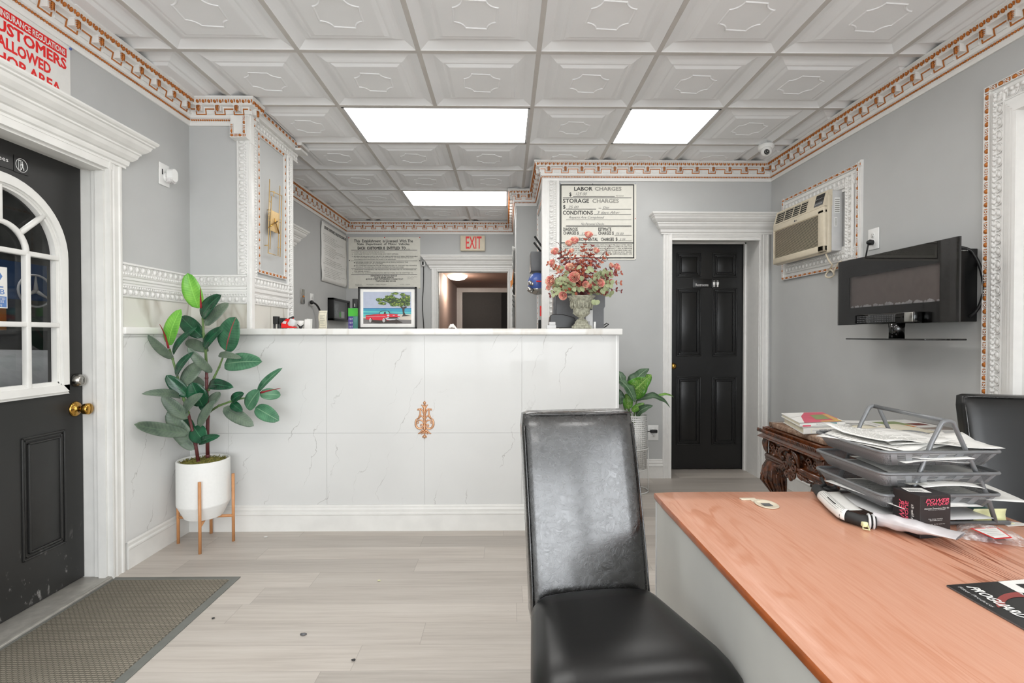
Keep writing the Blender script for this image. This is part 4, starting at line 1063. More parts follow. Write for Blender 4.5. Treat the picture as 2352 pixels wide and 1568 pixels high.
# ---- rubber plant on a stand
PC = V((-1.742, 2.905, 0))
st = thing('plant_stand', 'copper toned four legged plant stand in the left corner', 'plant stand', tuple(PC))
for dx, dy in ((-.148, -.0), (.062, -.142), (.152, .03), (-.045, .146)):
    p = PC + V((dx, dy, 0)); B_ = MB().mat('oakleg'); B_.tube([p, p + V((0, 0, .395))], .0085, 12); B_.build('leg', st)
m = MB().mat('oakleg')
for (a, b) in (((-.152, 0), (.152, .03)), ((.062, -.142), (-.045, .146))):
    A_, B2 = PC + V((*a, .150)), PC + V((*b, .150)); m.tube([A_, B2], .009, 6)
m.build('crossbar', st)
rp = thing('potted_rubber_plant', 'tall artificial rubber plant with dark and lime leaves in white pot', 'plant', (PC.x, PC.y, .16))
m = MB().mat('pot'); m.lathe([(.0, .160), (.092, .160), (.098, .163), (.134, .238), (.1355, .244), (.1355, .486), (.133, .489), (.126, .489), (.124, .46), (.0, .46)], tuple(V((PC.x, PC.y, 0))), 112, smooth=False); m.build('pot', rp)
m = MB().mat('moss'); rnd = random.Random(4)
m.grid(lambda u, v: V((PC.x + .124 * (u ** .5) * cos(v * 2 * pi), PC.y + .124 * (u ** .5) * sin(v * 2 * pi), .466 + .014 * (1 - u) + .006 * rnd.random())), 10, 30)
for k in range(260):
    a = rnd.random() * 2 * pi; r = .12 * sqrt(rnd.random()); p = V((PC.x + r * cos(a), PC.y + r * sin(a), .472)); m.tube([p, p + V((rnd.uniform(-.012, .012), rnd.uniform(-.012, .012), rnd.uniform(.002, .014)))], .0022, 3, False)
mo = m.build('moss', rp); mo['kind'] = 'stuff'
def z3(x, y, Y): return at(260 + x / 2.24, 600 + y / 2.24, Y=Y)
def stemtube(pts, r, mats):
    P_ = [z3(x, y, Y) for x, y, Y in pts]; n = len(P_)
    for (i0, i1, mt) in mats:
        m = MB().mat(mt); m.tube(P_[i0:i1 + 1], [r * (1 - .5 * i / n) for i in range(i0, i1 + 1)], 10)
        for i in range(i0, i1): m.ball(P_[i], r * (1.25 - .5 * i / n), 8, 5)
        m.build('stem', rp)
stemtube([(486, 1000, 2.93), (485, 900, 2.93), (487, 800, 2.93), (482, 690, 2.92), (481, 600, 2.92), (480, 540, 2.92), (474, 440, 2.92), (464, 370, 2.92), (460, 290, 2.92)], .0105, [(0, 5, 'maroon'), (5, 8, 'stem')])
stemtube([(438, 1030, 2.87), (424, 940, 2.87), (408, 870, 2.87), (386, 780, 2.87), (364, 710, 2.87), (345, 650, 2.86), (325, 570, 2.86), (305, 500, 2.85), (290, 450, 2.85)], .0095, [(0, 3, 'maroon'), (3, 8, 'stem')])
stemtube([(492, 660, 2.92), (520, 595, 2.92), (545, 545, 2.91), (566, 490, 2.90), (578, 462, 2.90)], .007, [(0, 4, 'stem')])
stemtube([(500, 770, 2.92), (545, 742, 2.91), (600, 722, 2.90), (650, 708, 2.89), (692, 700, 2.88)], .007, [(0, 4, 'stem')])
LV = [  # base, tip (picture crop units), width, material, depth base, depth tip, bend, cup
 ((440, 242), (383, 60), 88, 'leaflime', 2.91, 2.86, .05, .08), ((458, 292), (556, 172), 74, 'leafdark', 2.92, 2.86, .10, .10), ((474, 332), (594, 213), 60, 'leafgrey', 2.92, 2.98, .06, .10),
 ((286, 432), (350, 246), 76, 'leaflime', 2.85, 2.80, .08, .08), ((462, 392), (348, 284), 76, 'leafdark', 2.92, 2.95, .08, .08), ((310, 480), (432, 337), 34, 'leafdark', 2.86, 2.80, .12, .15),
 ((468, 450), (570, 336), 56, 'leafdark', 2.92, 2.86, .10, .12), ((492, 462), (374, 410), 54, 'leafgrey', 2.93, 3.0, .08, .1), ((508, 572), (383, 442), 46, 'leafgrey', 2.90, 2.80, .14, .12),
 ((580, 462), (632, 286), 116, 'leafred', 2.90, 2.84, .05, .06), ((543, 482), (662, 498), 34, 'leafgrey', 2.90, 2.84, .12, .2), ((572, 530), (767, 516), 92, 'leafmid', 2.91, 2.82, .08, .06),
 ((306, 500), (178, 377), 46, 'leafgrey', 2.85, 2.84, .06, .15), ((325, 592), (414, 466), 40, 'leafdark', 2.86, 2.80, .12, .1), ((356, 636), (466, 512), 76, 'leafgrey', 2.86, 2.90, .08, .05),
 ((388, 694), (272, 586), 64, 'leafdark', 2.87, 2.90, .06, .1), ((462, 745), (405, 622), 94, 'leafdark', 2.90, 2.86, .04, .05), ((470, 640), (382, 605), 56, 'leafgrey', 2.93, 3.0, .05, .1),
 ((492, 634), (620, 648), 56, 'leafdark', 2.92, 2.85, .14, .12), ((346, 700), (146, 682), 44, 'leafgrey', 2.86, 2.76, .13, .2), ((384, 810), (250, 690), 64, 'leafgrey', 2.87, 2.82, .06, .1),
 ((368, 778), (464, 678), 54, 'leafgrey', 2.87, 2.80, .12, .1), ((386, 888), (108, 838), 66, 'leafgrey', 2.87, 2.66, -.10, .25), ((420, 965), (278, 772), 84, 'leafgrey', 2.90, 3.02, .04, .08),
 ((416, 880), (345, 790), 60, 'leafdark', 2.88, 2.95, .04, .08), ((420, 968), (325, 893), 48, 'leafgrey', 2.88, 2.88, .06, .1), ((415, 852), (470, 930), 84, 'leafdark', 2.88, 2.84, .05, .06),
 ((440, 934), (550, 897), 42, 'leafdark', 2.87, 2.80, .10, .12), ((440, 852), (524, 712), 48, 'leafgrey', 2.88, 2.84, .06, .1), ((486, 748), (550, 672), 50, 'leafgrey', 2.93, 2.98, .05, .1),
 ((607, 720), (674, 678), 48, 'leafdark', 2.90, 2.86, .10, .08), ((608, 728), (666, 772), 44, 'leafdark', 2.90, 2.86, .10, .1), ((568, 752), (724, 847), 66, 'leafgrey', 2.91, 2.86, .07, .05),
 ((688, 757), (752, 662), 76, 'leafmid', 2.88, 2.82, .05, .05), ((745, 672), (871, 548), 36, 'leafmid', 2.88, 2.80, .08, .2), ((752, 682), (862, 688), 58, 'leafmid', 2.88, 2.94, .06, .1),
 ((733, 750), (854, 820), 76, 'leafmid', 2.88, 2.84, .08, .06), ((466, 770), (462, 700), 40, 'leafdark', 2.93, 2.95, .04, .1)]
for (b, t_, w, mt, y0, y1, bend, cup) in LV:
    P0, P1 = z3(*b, y0), z3(*t_, y1)
    if P1.x < -1.90: y1 *= 1.90 / -P1.x; P1 = z3(*t_, y1)
    L = (P1 - P0).length
    m = leaf_mb(P0, P1, w / 2.24 / F_PX * (y0 + y1) / 2 * 1.04, V((.1, -1, .35)), bend, cup, 14, 6); m.cur = 0; m.mat(mt); m.mi = [m.cur] * len(m.f)
    m.build('leaf', rp, solid=.0012, fix=False)
for a, b, c in (((285, 448), (268, 370), (239, 324)), ((758, 676), (800, 664), (860, 653)), ((452, 240), (448, 180), (450, 136))):
    m = MB().mat('redbud'); m.tube(bez(z3(*a, 2.85), z3(*b, 2.84), z3(*c, 2.72), 8), [.0055, .006, .005, .0045, .004, .003, .0025, .002, .001], 6); m.build('bud_sheath', rp)

# ---- variegated plant in punched metal planter
PC2 = V((.990, 3.86, 0))
pp = thing('potted_dieffenbachia', 'leafy variegated plant in a punched white metal stand by the outlet', 'plant', tuple(PC2))
m = MB().mat('planter'); R2 = .098; n = 56
m.grid(lambda u, v: V((PC2.x + R2 * cos(2 * pi * v), PC2.y + R2 * sin(2 * pi * v), .175 + .41 * u)), 1, n, True, lambda u, v: (v * 2 * pi * R2, u * .41)); m.build('punched_basket', pp, solid=.0015, fix=False)
m = MB().mat('pot')
for z, r in ((.175, R2), (.585, R2)):
    q_ = MB().mat('pot'); q_.tube([(PC2.x + r * cos(k * pi / 20), PC2.y + r * sin(k * pi / 20), z) for k in range(40)], .0042, 6, closed=True); q_.build('basket_rim', pp)
for z, r in ((.335, R2 + .012), (.005, R2 + .012)): m.tube([(PC2.x + r * cos(k * pi / 20), PC2.y + r * sin(k * pi / 20), z) for k in range(40)], .0042, 6, closed=True)
for k in range(3):
    a = radians(-20 + 120 * k); m.tube([(PC2.x + (R2 + .012) * cos(a), PC2.y + (R2 + .012) * sin(a), z) for z in (.335, .005)], .0036, 6)
m.build('wire_stand', pp)
m = MB().mat('pot').lathe([(0, .18), (.07, .18), (.085, .5), (.08, .5), (.0, .48)], tuple(PC2), 24); m.build('inner_pot', pp)
def z4(x, y, Y): return at(1380 + x / 3.92, 740 + y / 3.92, Y=Y)
for (b, t_, w, mt, yt, be, fc) in [((250, 650), (435, 415), 150, 'dieffdark', 3.90, .15, (-.3, -.5, 1)), ((262, 655), (455, 470), 130, 'dieff', 3.88, .10, (.2, -1, .6)), ((260, 655), (420, 500), 185, 'dieff', 3.74, .06, (.1, -1, .5)),
                              ((170, 520), (305, 720), 120, 'dieffdark', 3.72, .12, (.3, -.7, .8)), ((190, 560), (160, 440), 90, 'dieffdark', 3.92, .1, (.0, -.8, .5)), ((310, 715), (625, 770), 105, 'dieffdark', 3.80, .28, (0, -.45, 1)), ((500, 668), (657, 675), 34, 'dieff', 3.86, .18, (0, -.6, 1)),
                              ((320, 850), (470, 750), 85, 'dieffdark', 3.76, .22, (.1, -.8, .8)), ((280, 800), (390, 725), 60, 'dieff', 3.80, .1, (0, -1, .4)), ((175, 740), (160, 600), 90, 'dieffdark', 3.85, .1, (0, -1, .3)), ((250, 780), (225, 640), 90, 'dieff', 3.84, .1, (0, -1, .3))]:
    m = leaf_mb(z4(*b, 3.84), z4(*t_, yt), w / 3.92 / F_PX * 3.84, V(fc), be, .08, 14, 6, shape=(.6, .75), wave=.12); m.mat(mt); m.mi = [0] * len(m.f); m.build('leaf', pp, solid=.001, fix=False)
for (b, t_) in [((230, 900), (250, 660)), ((210, 900), (185, 640)), ((290, 860), (390, 730)), ((320, 880), (340, 800)), ((240, 900), (240, 720)), ((200, 900), (200, 700)), ((260, 880), (330, 690))]:
    m = MB().mat('stem'); m.tube(bez(V((PC2.x, PC2.y, .5)), z4((b[0] + t_[0]) / 2, (b[1] + t_[1]) / 2, 3.85), z4(*t_, 3.84), 6), .005, 6); m.build('stalk', pp)
# ------------------------------------------------------------------ things on the walls and on the counter
def lin(sx, sy, ox, oy):     # crop pixels -> photo pixels
    return lambda a, b: (ox + a / sx, oy + b / sy)
def signmap(Y, s_, ox, oy): return lambda a, b: at(ox + a / s_, oy + b / s_, Y=Y)
def tack(m, p, n, mat_='red', r=.004): m.mat(mat_).ball(p, r, 6, 4)

# LABOR CHARGES poster
sg = thing('price_sign', 'black bordered LABOR CHARGES poster on the wall left of restroom door', 'sign', (.767, YR, 2.15))
S1 = lambda Y: signmap(Y, 4.125, 1140, 400)
L0 = S1(YR - .0035); a, b = L0(603, 88), L0(1325, 812)
m = MB().mat('cream').box((a.x, YR - .0032, b.z), (b.x, YR - .0005, a.z)); m.build('poster_sheet', sg)
m = MB().mat('ink'); mp = S1(YR - .0042)
for q in ((606, 95, 1306, 106), (606, 786, 1306, 797), (606, 95, 617, 797), (1296, 95, 1306, 797), (617, 645, 1296, 655), (658, 492, 1280, 497), (630, 221, 1280, 226)): strip(m, q[0], q[3], q[2], q[1], mp)
for q in ((728, 208, 1122, 213), (658, 328, 946, 333), (1003, 329, 1278, 333), (922, 380, 1276, 384), (660, 429, 1280, 432), (660, 483, 1280, 487), (785, 576, 952, 579), (1120, 577, 1282, 580), (1152, 629, 1282, 632)): strip(m, q[0], q[3], q[2], q[1], mp)
m.build('border', sg, fix=False)
m = MB().mat('ink'); mp = S1(YR - .0045)
for tx, x0, y0, x1, y1, bo in [('LABOR', 737, 119, 912, 156, .02), ('$', 690, 172, 713, 213, .018), ('STORAGE', 630, 233, 879, 271, .02), ('$', 632, 292, 655, 331, .018), ('CONDITIONS', 630, 345, 915, 384, .02),
    ('DIAGNOSIS', 634, 505, 772, 537, .018), ('ESTIMATE', 966, 505, 1090, 537, .018), ('CHARGES $', 634, 542, 780, 576, .018), ('CHARGES $', 966, 542, 1112, 578, .018), ('ENVIRONMENTAL', 722, 600, 964, 634, .018), ('CHARGES', 992, 600, 1114, 634, .018), ('$', 1131, 598, 1148, 635, .018)]:
    letter(m, tx, x0, y1, x1, y0, mp, bold=bo)
for k, tx in enumerate(["THIS CUSTOMER'S LABOR CHARGES ARE BASED UPON THE RATE PER HOUR LISTED ABOVE", "MULTIPLIED BY THE FLAT RATE HOURS PUBLISHED IN THE MANUFACTURER'S OR CHILTON'S", "LABOR GUIDE. THE FLAT RATE HOURS REFLECT AN AVERAGE", "TIME FOR THE PERFORMANCE OF SPECIFIC VEHICLE REPAIRS AND MAY", "BE MORE OR LESS THAN THE ACTUAL CLOCK TIME IN ANY GIVEN", "INSTANCE.  AVAILABLE FOR REVIEW AT THE SERVICE DESK OR"]):
    y = 663 + k * 17.2; letter(m, tx, 632 if k < 2 else 640, y + 11, 1286, y, mp, bold=.004)
letter(m, 'PER HOUR', 1135, 210, 1207, 201, mp); letter(m, 'PER', 970, 327, 996, 318, mp)
m.mat('greyink'); letter(m, 'CHARGES', 934, 156, 1186, 119, mp, bold=.02); letter(m, 'CHARGES', 910, 271, 1160, 233, mp, bold=.02)
m.build('lettering', sg, fix=False)
m = MB().mat('pencil')
for tx, x0, y0, x1, y1 in [('125 00', 752, 172, 858, 200), ('25 00', 680, 298, 780, 323), ('Day', 1010, 305, 1072, 330), ('3 days After', 955, 350, 1172, 382), ('Repairs Are Completed', 688, 396, 1022, 427), ('No Personal Checks', 802, 459, 1022, 481), ('125', 810, 550, 870, 575), ('75 00', 1132, 552, 1206, 575), ('3 99', 1168, 606, 1222, 628)]:
    letter(m, tx, x0, y1, x1, y0, mp, shear=.35)
m.build('handwriting', sg, fix=False)
m = MB()
for x, y, c in ((606, 91, 'blue'), (913, 92, 'ink'), (1316, 92, 'blue'), (1316, 420, 'red'), (1317, 806, 'blue')): tack(m, mp(x, y), None, c, .0035)
m.build('push_pins', sg)

# licence notice on the rear wall
sg = thing('notice_sign', 'white licensed establishment notice on the rear wall above the framed car picture', 'sign', (-1.54, YB, 2.1))
S2 = lambda Y: signmap(Y, 3.92, 600, 480)
q = S2(YB - .004); a, b = q(785, 252), q(1432, 715)
MB().mat('cream').box((a.x, YB - .004, b.z), (b.x, YB - .0005, a.z)).build('poster_sheet', sg)
m = MB().mat('ink'); mp = S2(YB - .0055)
for tx, x0, y0, x1, y1, bo in [('This  Establishment  is Licensed  With The', 836, 274, 1366, 300, .018), ('State  Department  of  Motor  Vehicles', 864, 304, 1334, 331, .018), ('EACH  CUSTOMER IS  ENTITLED  TO . . .', 868, 338, 1340, 364, .035),
    ('DEPARTMENT OF MOTOR VEHICLES', 986, 594, 1223, 607, .025), ('DEALER REPAIR DIVISION', 1020, 609, 1192, 622, .025), ('60 STATE STREET, WETHERSFIELD, CONNECTICUT', 941, 624, 1278, 639, .025), ('TELEPHONE: (860) 263-5405', 1030, 642, 1212, 657, .025),
    ('1.  A WRITTEN ESTIMATE FOR REPAIR WORK.', 816, 382, 1115, 391, .012), ('2.  A DETAILED INVOICE OF WORK DONE AND PARTS SUPPLIED.', 816, 400, 1237, 409, .012), ('3.  RETURN OF REPLACED PARTS: THE MOTOR VEHICLE REPAIR SHOP SHALL MAKE AVAILABLE', 816, 421, 1407, 430, .012), ('TO THE CUSTOMER, IF REQUESTED BY THE CUSTOMER AT THE TIME WRITTEN OR ORAL', 836, 435, 1372, 444, .012), ('AUTHORIZATION IS PROVIDED FOR WORK TO BE PERFORMED.', 836, 449, 1216, 458, .012),
    ('NO REPAIR WORK MAY BE UNDERTAKEN ON A VEHICLE WITHOUT THE', 850, 474, 1320, 483, .012), ('AUTHORIZATION OF THE CUSTOMER.', 850, 488, 1098, 497, .012), ('NO CHARGES FOR REPAIR MAY BE MADE IN EXCESS OF THE WRITTEN  ESTIMATE', 850, 504, 1400, 513, .012), ('WITHOUT THE WRITTEN OR ORAL CONSENT OF THE CUSTOMER.', 850, 518, 1285, 527, .012),
    ('4.  QUESTIONS CONCERNING THE ABOVE SHOULD BE DIRECTED TO THE MANAGER OF', 820, 541, 1394, 550, .012), ('THIS REPAIR FACILITY.', 836, 556, 986, 564, .012), ('5.  UNRESOLVED QUESTIONS REGARDING SERVICE WORK MAY BE SUBMITTED TO:', 820, 571, 1368, 580, .012)]:
    letter(m, tx, x0, y1, x1, y0, mp, bold=bo)
for y, w in ((370, 4), (466, 2.5), (535, 2.5), (589, 4)): strip(m, 810, y + w / 2, 1404, y - w / 2, mp)
for y in (482, 511): m.ball(mp(838, y), .006, 8, 4)
m.mat('greyink'); letter(m, 'HOURS OF', 848, 684, 904, 674, mp); letter(m, 'OPERATION', 848, 696, 912, 686, mp); letter(m, 'MONDAY THRU FRIDAY .........................', 948, 685, 1225, 675, mp); letter(m, '7:30 AM  -  4:00 PM', 1246, 684, 1338, 675, mp)
m.mat('pencil'); scribble(m, 1316, 618, 1400, 600, mp, 3, 14); scribble(m, 1316, 634, 1370, 620, mp, 5, 8)
m.build('lettering', sg, fix=False)
m = MB()
for x, y, c in ((788, 258, 'red'), (1110, 256, 'red'), (1427, 256, 'red'), (794, 463, 'ink'), (1427, 465, 'ink'), (790, 712, 'yellow'), (1427, 710, 'yellow')): tack(m, mp(x, y), None, c, .006)
m.build('push_pins', sg)

# curling notice on the left rear wall
sg = thing('wall_notice', 'curling dealer notice poster pinned on the left rear wall beside the corner', 'sign', (XLB, 6.0, 2.1))
NY0, NY1, NZ0, NZ1 = 5.53, 6.40, 1.80, 2.455
def nm(u, v, h=0): return V((XLB + .012 + .010 * sin(u * 9) * sin(v * pi) + .014 * abs(v - .5) * sin(v * 14) + h, NY0 + (NY1 - NY0) * u, NZ0 + (NZ1 - NZ0) * v))
m = MB().mat('paper'); m.grid(lambda u, v: nm(u, v), 14, 14); m.build('poster_sheet', sg, solid=.0008)
m = MB().mat('ink'); letter(m, 'DEALER CONVEYANCE, DEALER PROCESSING FEE', .09, .885, .95, .945, lambda u, v: nm(u, v, .0022), bold=.018)
m.mat('greyink'); rnd = random.Random(8)
for k in range(24):
    v = .80 - k * .031
    if k in (5, 12, 17): continue
    x1 = rnd.uniform(.5, .96); letter(m, ''.join(rnd.choice('aeiou nrstlm dhc') for _ in range(int(46 * x1))).replace('  ', ' ').strip() or 'o', .10 if k % 4 else .05, v, x1, v + .014, lambda u, v: nm(u, v, .0022))
m.build('lettering', sg, fix=False)

# insurance sign over the left door
sg = thing('insurance_sign', 'white sign with red insurance regulations lettering above the left door cornice', 'sign', (XL, 2.0, 2.35))
B('sign_panel', sg, 'paper', ((XL + .0005, 1.30, 2.15), (XL + .004, 2.281, 2.487)))
mp = lambda u, v: V((XL + .0046, u, v))
m = MB().mat('red'); strip(m, 1.34, 2.427, 2.262, 2.467, mp)
letter(m, 'NO CUSTOMERS', 1.79, 2.372, 2.261, 2.421, mp, bold=.035); letter(m, 'ALLOWED', 1.955, 2.312, 2.184, 2.360, mp, bold=.035); letter(m, 'IN SHOP AREA', 1.85, 2.252, 2.233, 2.298, mp, bold=.035); m.build('red_lettering', sg, fix=False)
mp2 = lambda u, v: V((XL + .0052, u, v)); m = MB().mat('paper'); letter(m, 'INSURANCE REGULATIONS', 1.968, 2.434, 2.255, 2.460, mp2, bold=.02); letter(m, 'DUE TO', 1.86, 2.434, 1.945, 2.460, mp2, bold=.02); m.build('white_lettering', sg, fix=False)
m = MB(); m.mat('blue').ball((XL + .008, 2.279, 2.478), .006, 8, 5); m.build('push_pin', sg)

# EXIT sign
sg = thing('exit_sign', 'cream EXIT sign with red letters above the rear doorway cornice', 'sign', (-.417, YB, 2.37))
B('sign_box', sg, 'beige', ((-.575, YB - .045, 2.27), (-.262, YB - .0005, 2.463)), ch=.006)
mp = signmap(YB - .0465, 3.92, 600, 480); m = MB().mat('red'); letter(m, 'EXIT', 1842, 357, 1984, 246, mp, bold=.012); m.build('lettering', sg, fix=False)

# electric outlets and plugs
def outlet(name, label, o, t, n, W=.089, H=.127, plug=None, g='wall outlets'):
    T = thing(name, label, 'outlet', tuple(o)); o = V(o)
    m = MB().mat('plate').pframe(o, t, n, EZ); m.box((-W / 2, .0005, -H / 2), (W / 2, .006, H / 2), .0025)
    for dz in (.021, -.021): m.lathe([(0, .0085), (.0165, .0085), (.017, .006)], (0, 0, dz), 18, axis='y')
    m.M = Matrix.Identity(4); m.build('cover_plate', T)
    for dz in (.021, -.021):
        m = MB().mat('ink').pframe(o, t, n, EZ)
        m.box((-.0075, .0086, dz), (-.0055, .0090, dz + .009)); m.box((.0055, .0086, dz + .001), (.0075, .0090, dz + .008)); m.lathe([(0, .0090), (.0028, .0090), (.0028, .0086)], (0, 0, dz - .006), 8, axis='y')
        m.M = Matrix.Identity(4); m.build('socket', T)
    return T
outlet('wall_outlet', 'white wall outlet with charger above baseboard, left of restroom door', at(1500, 993, Y=YR), EX, -EY)
o_ = at(1500, 989, Y=YR); m = MB().mat('cable'); m.box((o_.x - .030, YR - .035, o_.z - .012), (o_.x + .028, YR - .0095, o_.z + .012), .004); m.tube([(o_.x - .03, YR - .03, o_.z), (o_.x - .055, YR - .03, o_.z)], .004, 6)
tag(m.build('charger_plug', loc=tuple(o_)), 'small black charger plugged into the outlet beside the restroom door', 'plug')
outlet('wall_outlet', 'white wall outlet on the right wall between air conditioner and fireplace', (XR, 3.015, 1.783), EY, -EX)
m = MB().mat('cable'); m.lathe([(0, -.01), (.016, -.01), (.018, -.028), (.010, -.042), (0, -.044)], (XR, 3.015, 1.762), 12, axis='x'); m.tube(bez((XR - .035, 3.015, 1.755), (XR - .05, 3.01, 1.70), (XR - .03, 3.05, 1.655), 8) + bez((XR - .03, 3.05, 1.655), (XR - .02, 3.08, 1.61), (XR - .05, 3.0, 1.55), 6)[1:], .0045, 6)
tag(m.build('power_cord', loc=(XR - .03, 3.015, 1.76)), 'black plug and cord running from the right wall outlet behind the fireplace', 'cord')
outlet('wall_outlet', 'white wall outlet with black plug on the left rear wall above the counter', (XLB, 5.27, 1.573), EY, EX)
p0 = at(716, 694, X=XLB + .03); m = MB().mat('cable'); m.ball(p0, .022, 8, 6); m.tube(bez(p0, p0 + V((.02, .16, 0)), p0 + V((.03, .19, -.16)), 8) + [p0 + V((.03, .20, -.5))], .010, 6)
tag(m.build('power_cord', loc=tuple(p0)), 'black cord hanging from the left rear wall outlet down behind the counter', 'cord')
T = thing('wall_switch', 'brushed metal switch plate with orange button on the left rear wall', 'switch', (XLB, 5.03, 1.59))
B('cover_plate', T, 'chrome', ((XLB + .0005, 4.985, 1.515), (XLB + .010, 5.075, 1.660)), ch=.004); MB().mat('orange').ball((XLB + .012, 5.04, 1.588), .010, 8, 6).build('button', T)

# plug-in night light / sensor
T = thing('night_light', 'white night light plugged in the left wall beside the black door', 'night light', (XL, 2.89, 2.115))
m = MB().mat('plate'); m.box((XL + .0005, 2.850, 2.052), (XL + .006, 2.938, 2.176), .003); m.build('cover_plate', T)
m = MB().mat('plate'); m.M = Matrix.Translation((XL, 2.90, 2.112))
def pill(m, x0, x1, w, h):
    n = 24; prof = []
    pts = [(w * cos(a), (h - w) * (1 if sin(a) >= 0 else -1) + w * sin(a)) for a in [2 * pi * k / n for k in range(n)]]
    m.prism(pts, x0, x1, 'x')
pill(m, .030, .062, .026, .036); m.lathe([(0, .006), (.022, .006), (.026, .012), (.026, .018), (0, .03)], (0, 0, -.012), 20, axis='x'); m.M = Matrix.Identity(4); m.build('hood', T)
m = MB().mat('film'); m.M = Matrix.Translation((XL, 2.90, 2.098)); pill(m, .024, .060, .024, .033); m.M = Matrix.Identity(4); m.build('lens', T)
B('socket', T, 'ink', ((XL + .006, 2.872, 2.112), (XL + .0066, 2.88, 2.142)))

# wall clock on the column panel
T = thing('wall_clock', 'tall gold geometric wall clock in the framed column panel', 'clock', (XK, 3.43, 1.97))
def kq(x, y, X=-1.572): return at(570 + x / 3.41, 270 + y / 3.41, X=X)
m = MB().mat('gold')
def rodq(a, b, w=.0032, X=-1.572): m.tube([kq(*a, X), kq(*b, X)], w, 4)
for a, b in [((168, 483), (157, 1060)), ((155, 1058), (220, 1078)), ((182, 615), (171, 1030)), ((163, 652), (182, 664)), ((249, 535), (234, 1085)), ((264, 612), (250, 1090)), ((186, 578), (265, 612)), ((203, 575), (200, 618)), ((158, 740), (172, 745)), ((158, 765), (172, 772)), ((156, 800), (170, 806)), ((243, 795), (258, 800)), ((242, 818), (256, 822)), ((230, 1015), (256, 1020))]: rodq(a, b)
m.build('rod_frame', T)
m = MB().mat('gold'); a, b, c, d = kq(181, 722, -1.566), kq(241, 752, -1.566), kq(236, 908, -1.566), kq(174, 882, -1.566)
m.add([a, b, c, d, a - EX * .004, b - EX * .004, c - EX * .004, d - EX * .004], [(0, 1, 2, 3), (4, 7, 6, 5), (0, 4, 5, 1), (1, 5, 6, 2), (2, 6, 7, 3), (3, 7, 4, 0)]); m.build('clock_face', T)
m = MB().mat('brass')
for p_, q_ in (((158, 862), (228, 812)), ((206, 790), (243, 908))):
    A_, B_2 = kq(*p_, -1.558), kq(*q_, -1.558); m.tube([A_, B_2], [.0035, .0055], 4)
m.ball(kq(215, 828, -1.56), .006, 8, 5); m.build('clock_hands', T)
m = MB().mat('gold')
for a in ((182, 722), (236, 900), (200, 580), (160, 1000)): m.tube([kq(*a), kq(*a) + V((-.026, 0, 0))], .003, 6)
m.build('standoffs', T)

# air conditioner with its carved frame
AY0, AY1, AZ0, AZ1 = 3.11, 4.0, 1.64, 2.288
m = MB().mat('white')
m.box((XR - .010, AY0 + .02, AZ0 + .02), (XR, AY1 - .02, AZ0 + .145)); m.box((XR - .010, AY0 + .02, AZ1 - .145), (XR, AY1 - .02, AZ1 - .02)); m.box((XR - .0085, AY0 + .02, AZ0 + .005), (XR, AY0 + .12, AZ1 - .005)); m.box((XR - .0085, AY1 - .10, AZ0 + .005), (XR, AY1 - .021, AZ1 - .005))
for z, f_ in ((AZ0, 1), (AZ1, -1)):
    ropebar(m, (XR - .0102, AY1, z if f_ > 0 else z - .034), -EY, -EX, EZ, AY1 - AY0, W=.022, period=.058) if f_ > 0 else ropebar(m, (XR - .0102, AY1, z - .03), -EY, -EX, EZ, AY1 - AY0, W=.022, period=.058)
for y in (AY0 + .018, AY1 - .022): ropebar(m, (XR - .0102, y, AZ0), EZ, -EX, EY, AZ1 - AZ0, W=.022, period=.058)
m.box((XR - .014, AY0, AZ0 - .01), (XR, AY0 + .016, AZ1 + .008))
eggbar(m, (XR - .0102, AY1 - .05, AZ0 + .045), -EY, -EX, EZ, AY1 - AY0 - .1, W=.075, period=.044, th=.013)
eggbar(m, (XR - .0102, AY1 - .05, AZ1 - .125), -EY, -EX, EZ, AY1 - AY0 - .1, W=.075, period=.044, th=.013, flip=True)
eggbar(m, (XR - .0102, AY0 + .065, AZ0 + .06), EZ, -EX, EY, AZ1 - AZ0 - .12, W=.075, period=.05, th=.013)
struct(m.build('trim_22'))
ac = thing('air_conditioner', 'aged beige window air conditioner in the carved frame on the right wall', 'air conditioner', (2.16, 3.6, 1.748))
FX, CY0, CY1, CZ0, CZ1 = 2.10, 3.29, 3.93, 1.748, 2.165
B('metal_case', ac, 'lightgrey', ((FX + .052, CY0 + .006, CZ0 + .012), (XR + .0, CY1 - .012, CZ1 - .006)), ch=.006)
m = MB().mat('beige')
fr = [(0.0, CZ0 + .02), (.012, CZ0 + .004), (.03, CZ0), (.09, CZ0), (.09, CZ1), (.05, CZ1), (.03, CZ1 - .008), (.018, CZ1 - .05), (.006, CZ1 - .11), (.0, CZ1 - .125)]
GZ0, GZ1, GYA, GYB = CZ0 + .055, CZ1 - .155, CY0 + .075, CY1 - .02
# face built as frame around the intake grille and outlet
m.prism([(CY0, CZ0 + .0), (CY0 + .012, CZ0)], 0, 0, 'x') if False else None
m.box((FX + .02, CY0, CZ0), (FX + .055, CY1, CZ1 - .03), .012)
m.box((FX, CY0 + .004, CZ0 + .006), (FX + .03, CY1 - .004, GZ0), .01); m.box((FX, CY0 + .004, CZ0 + .006), (FX + .03, GYA, GZ1 + .03), .01); m.box((FX, GYB, CZ0 + .006), (FX + .03, CY1 - .004, GZ1 + .03), .008); m.box((FX, CY0 + .004, GZ1), (FX + .03, CY1 - .004, GZ1 + .045), .006)
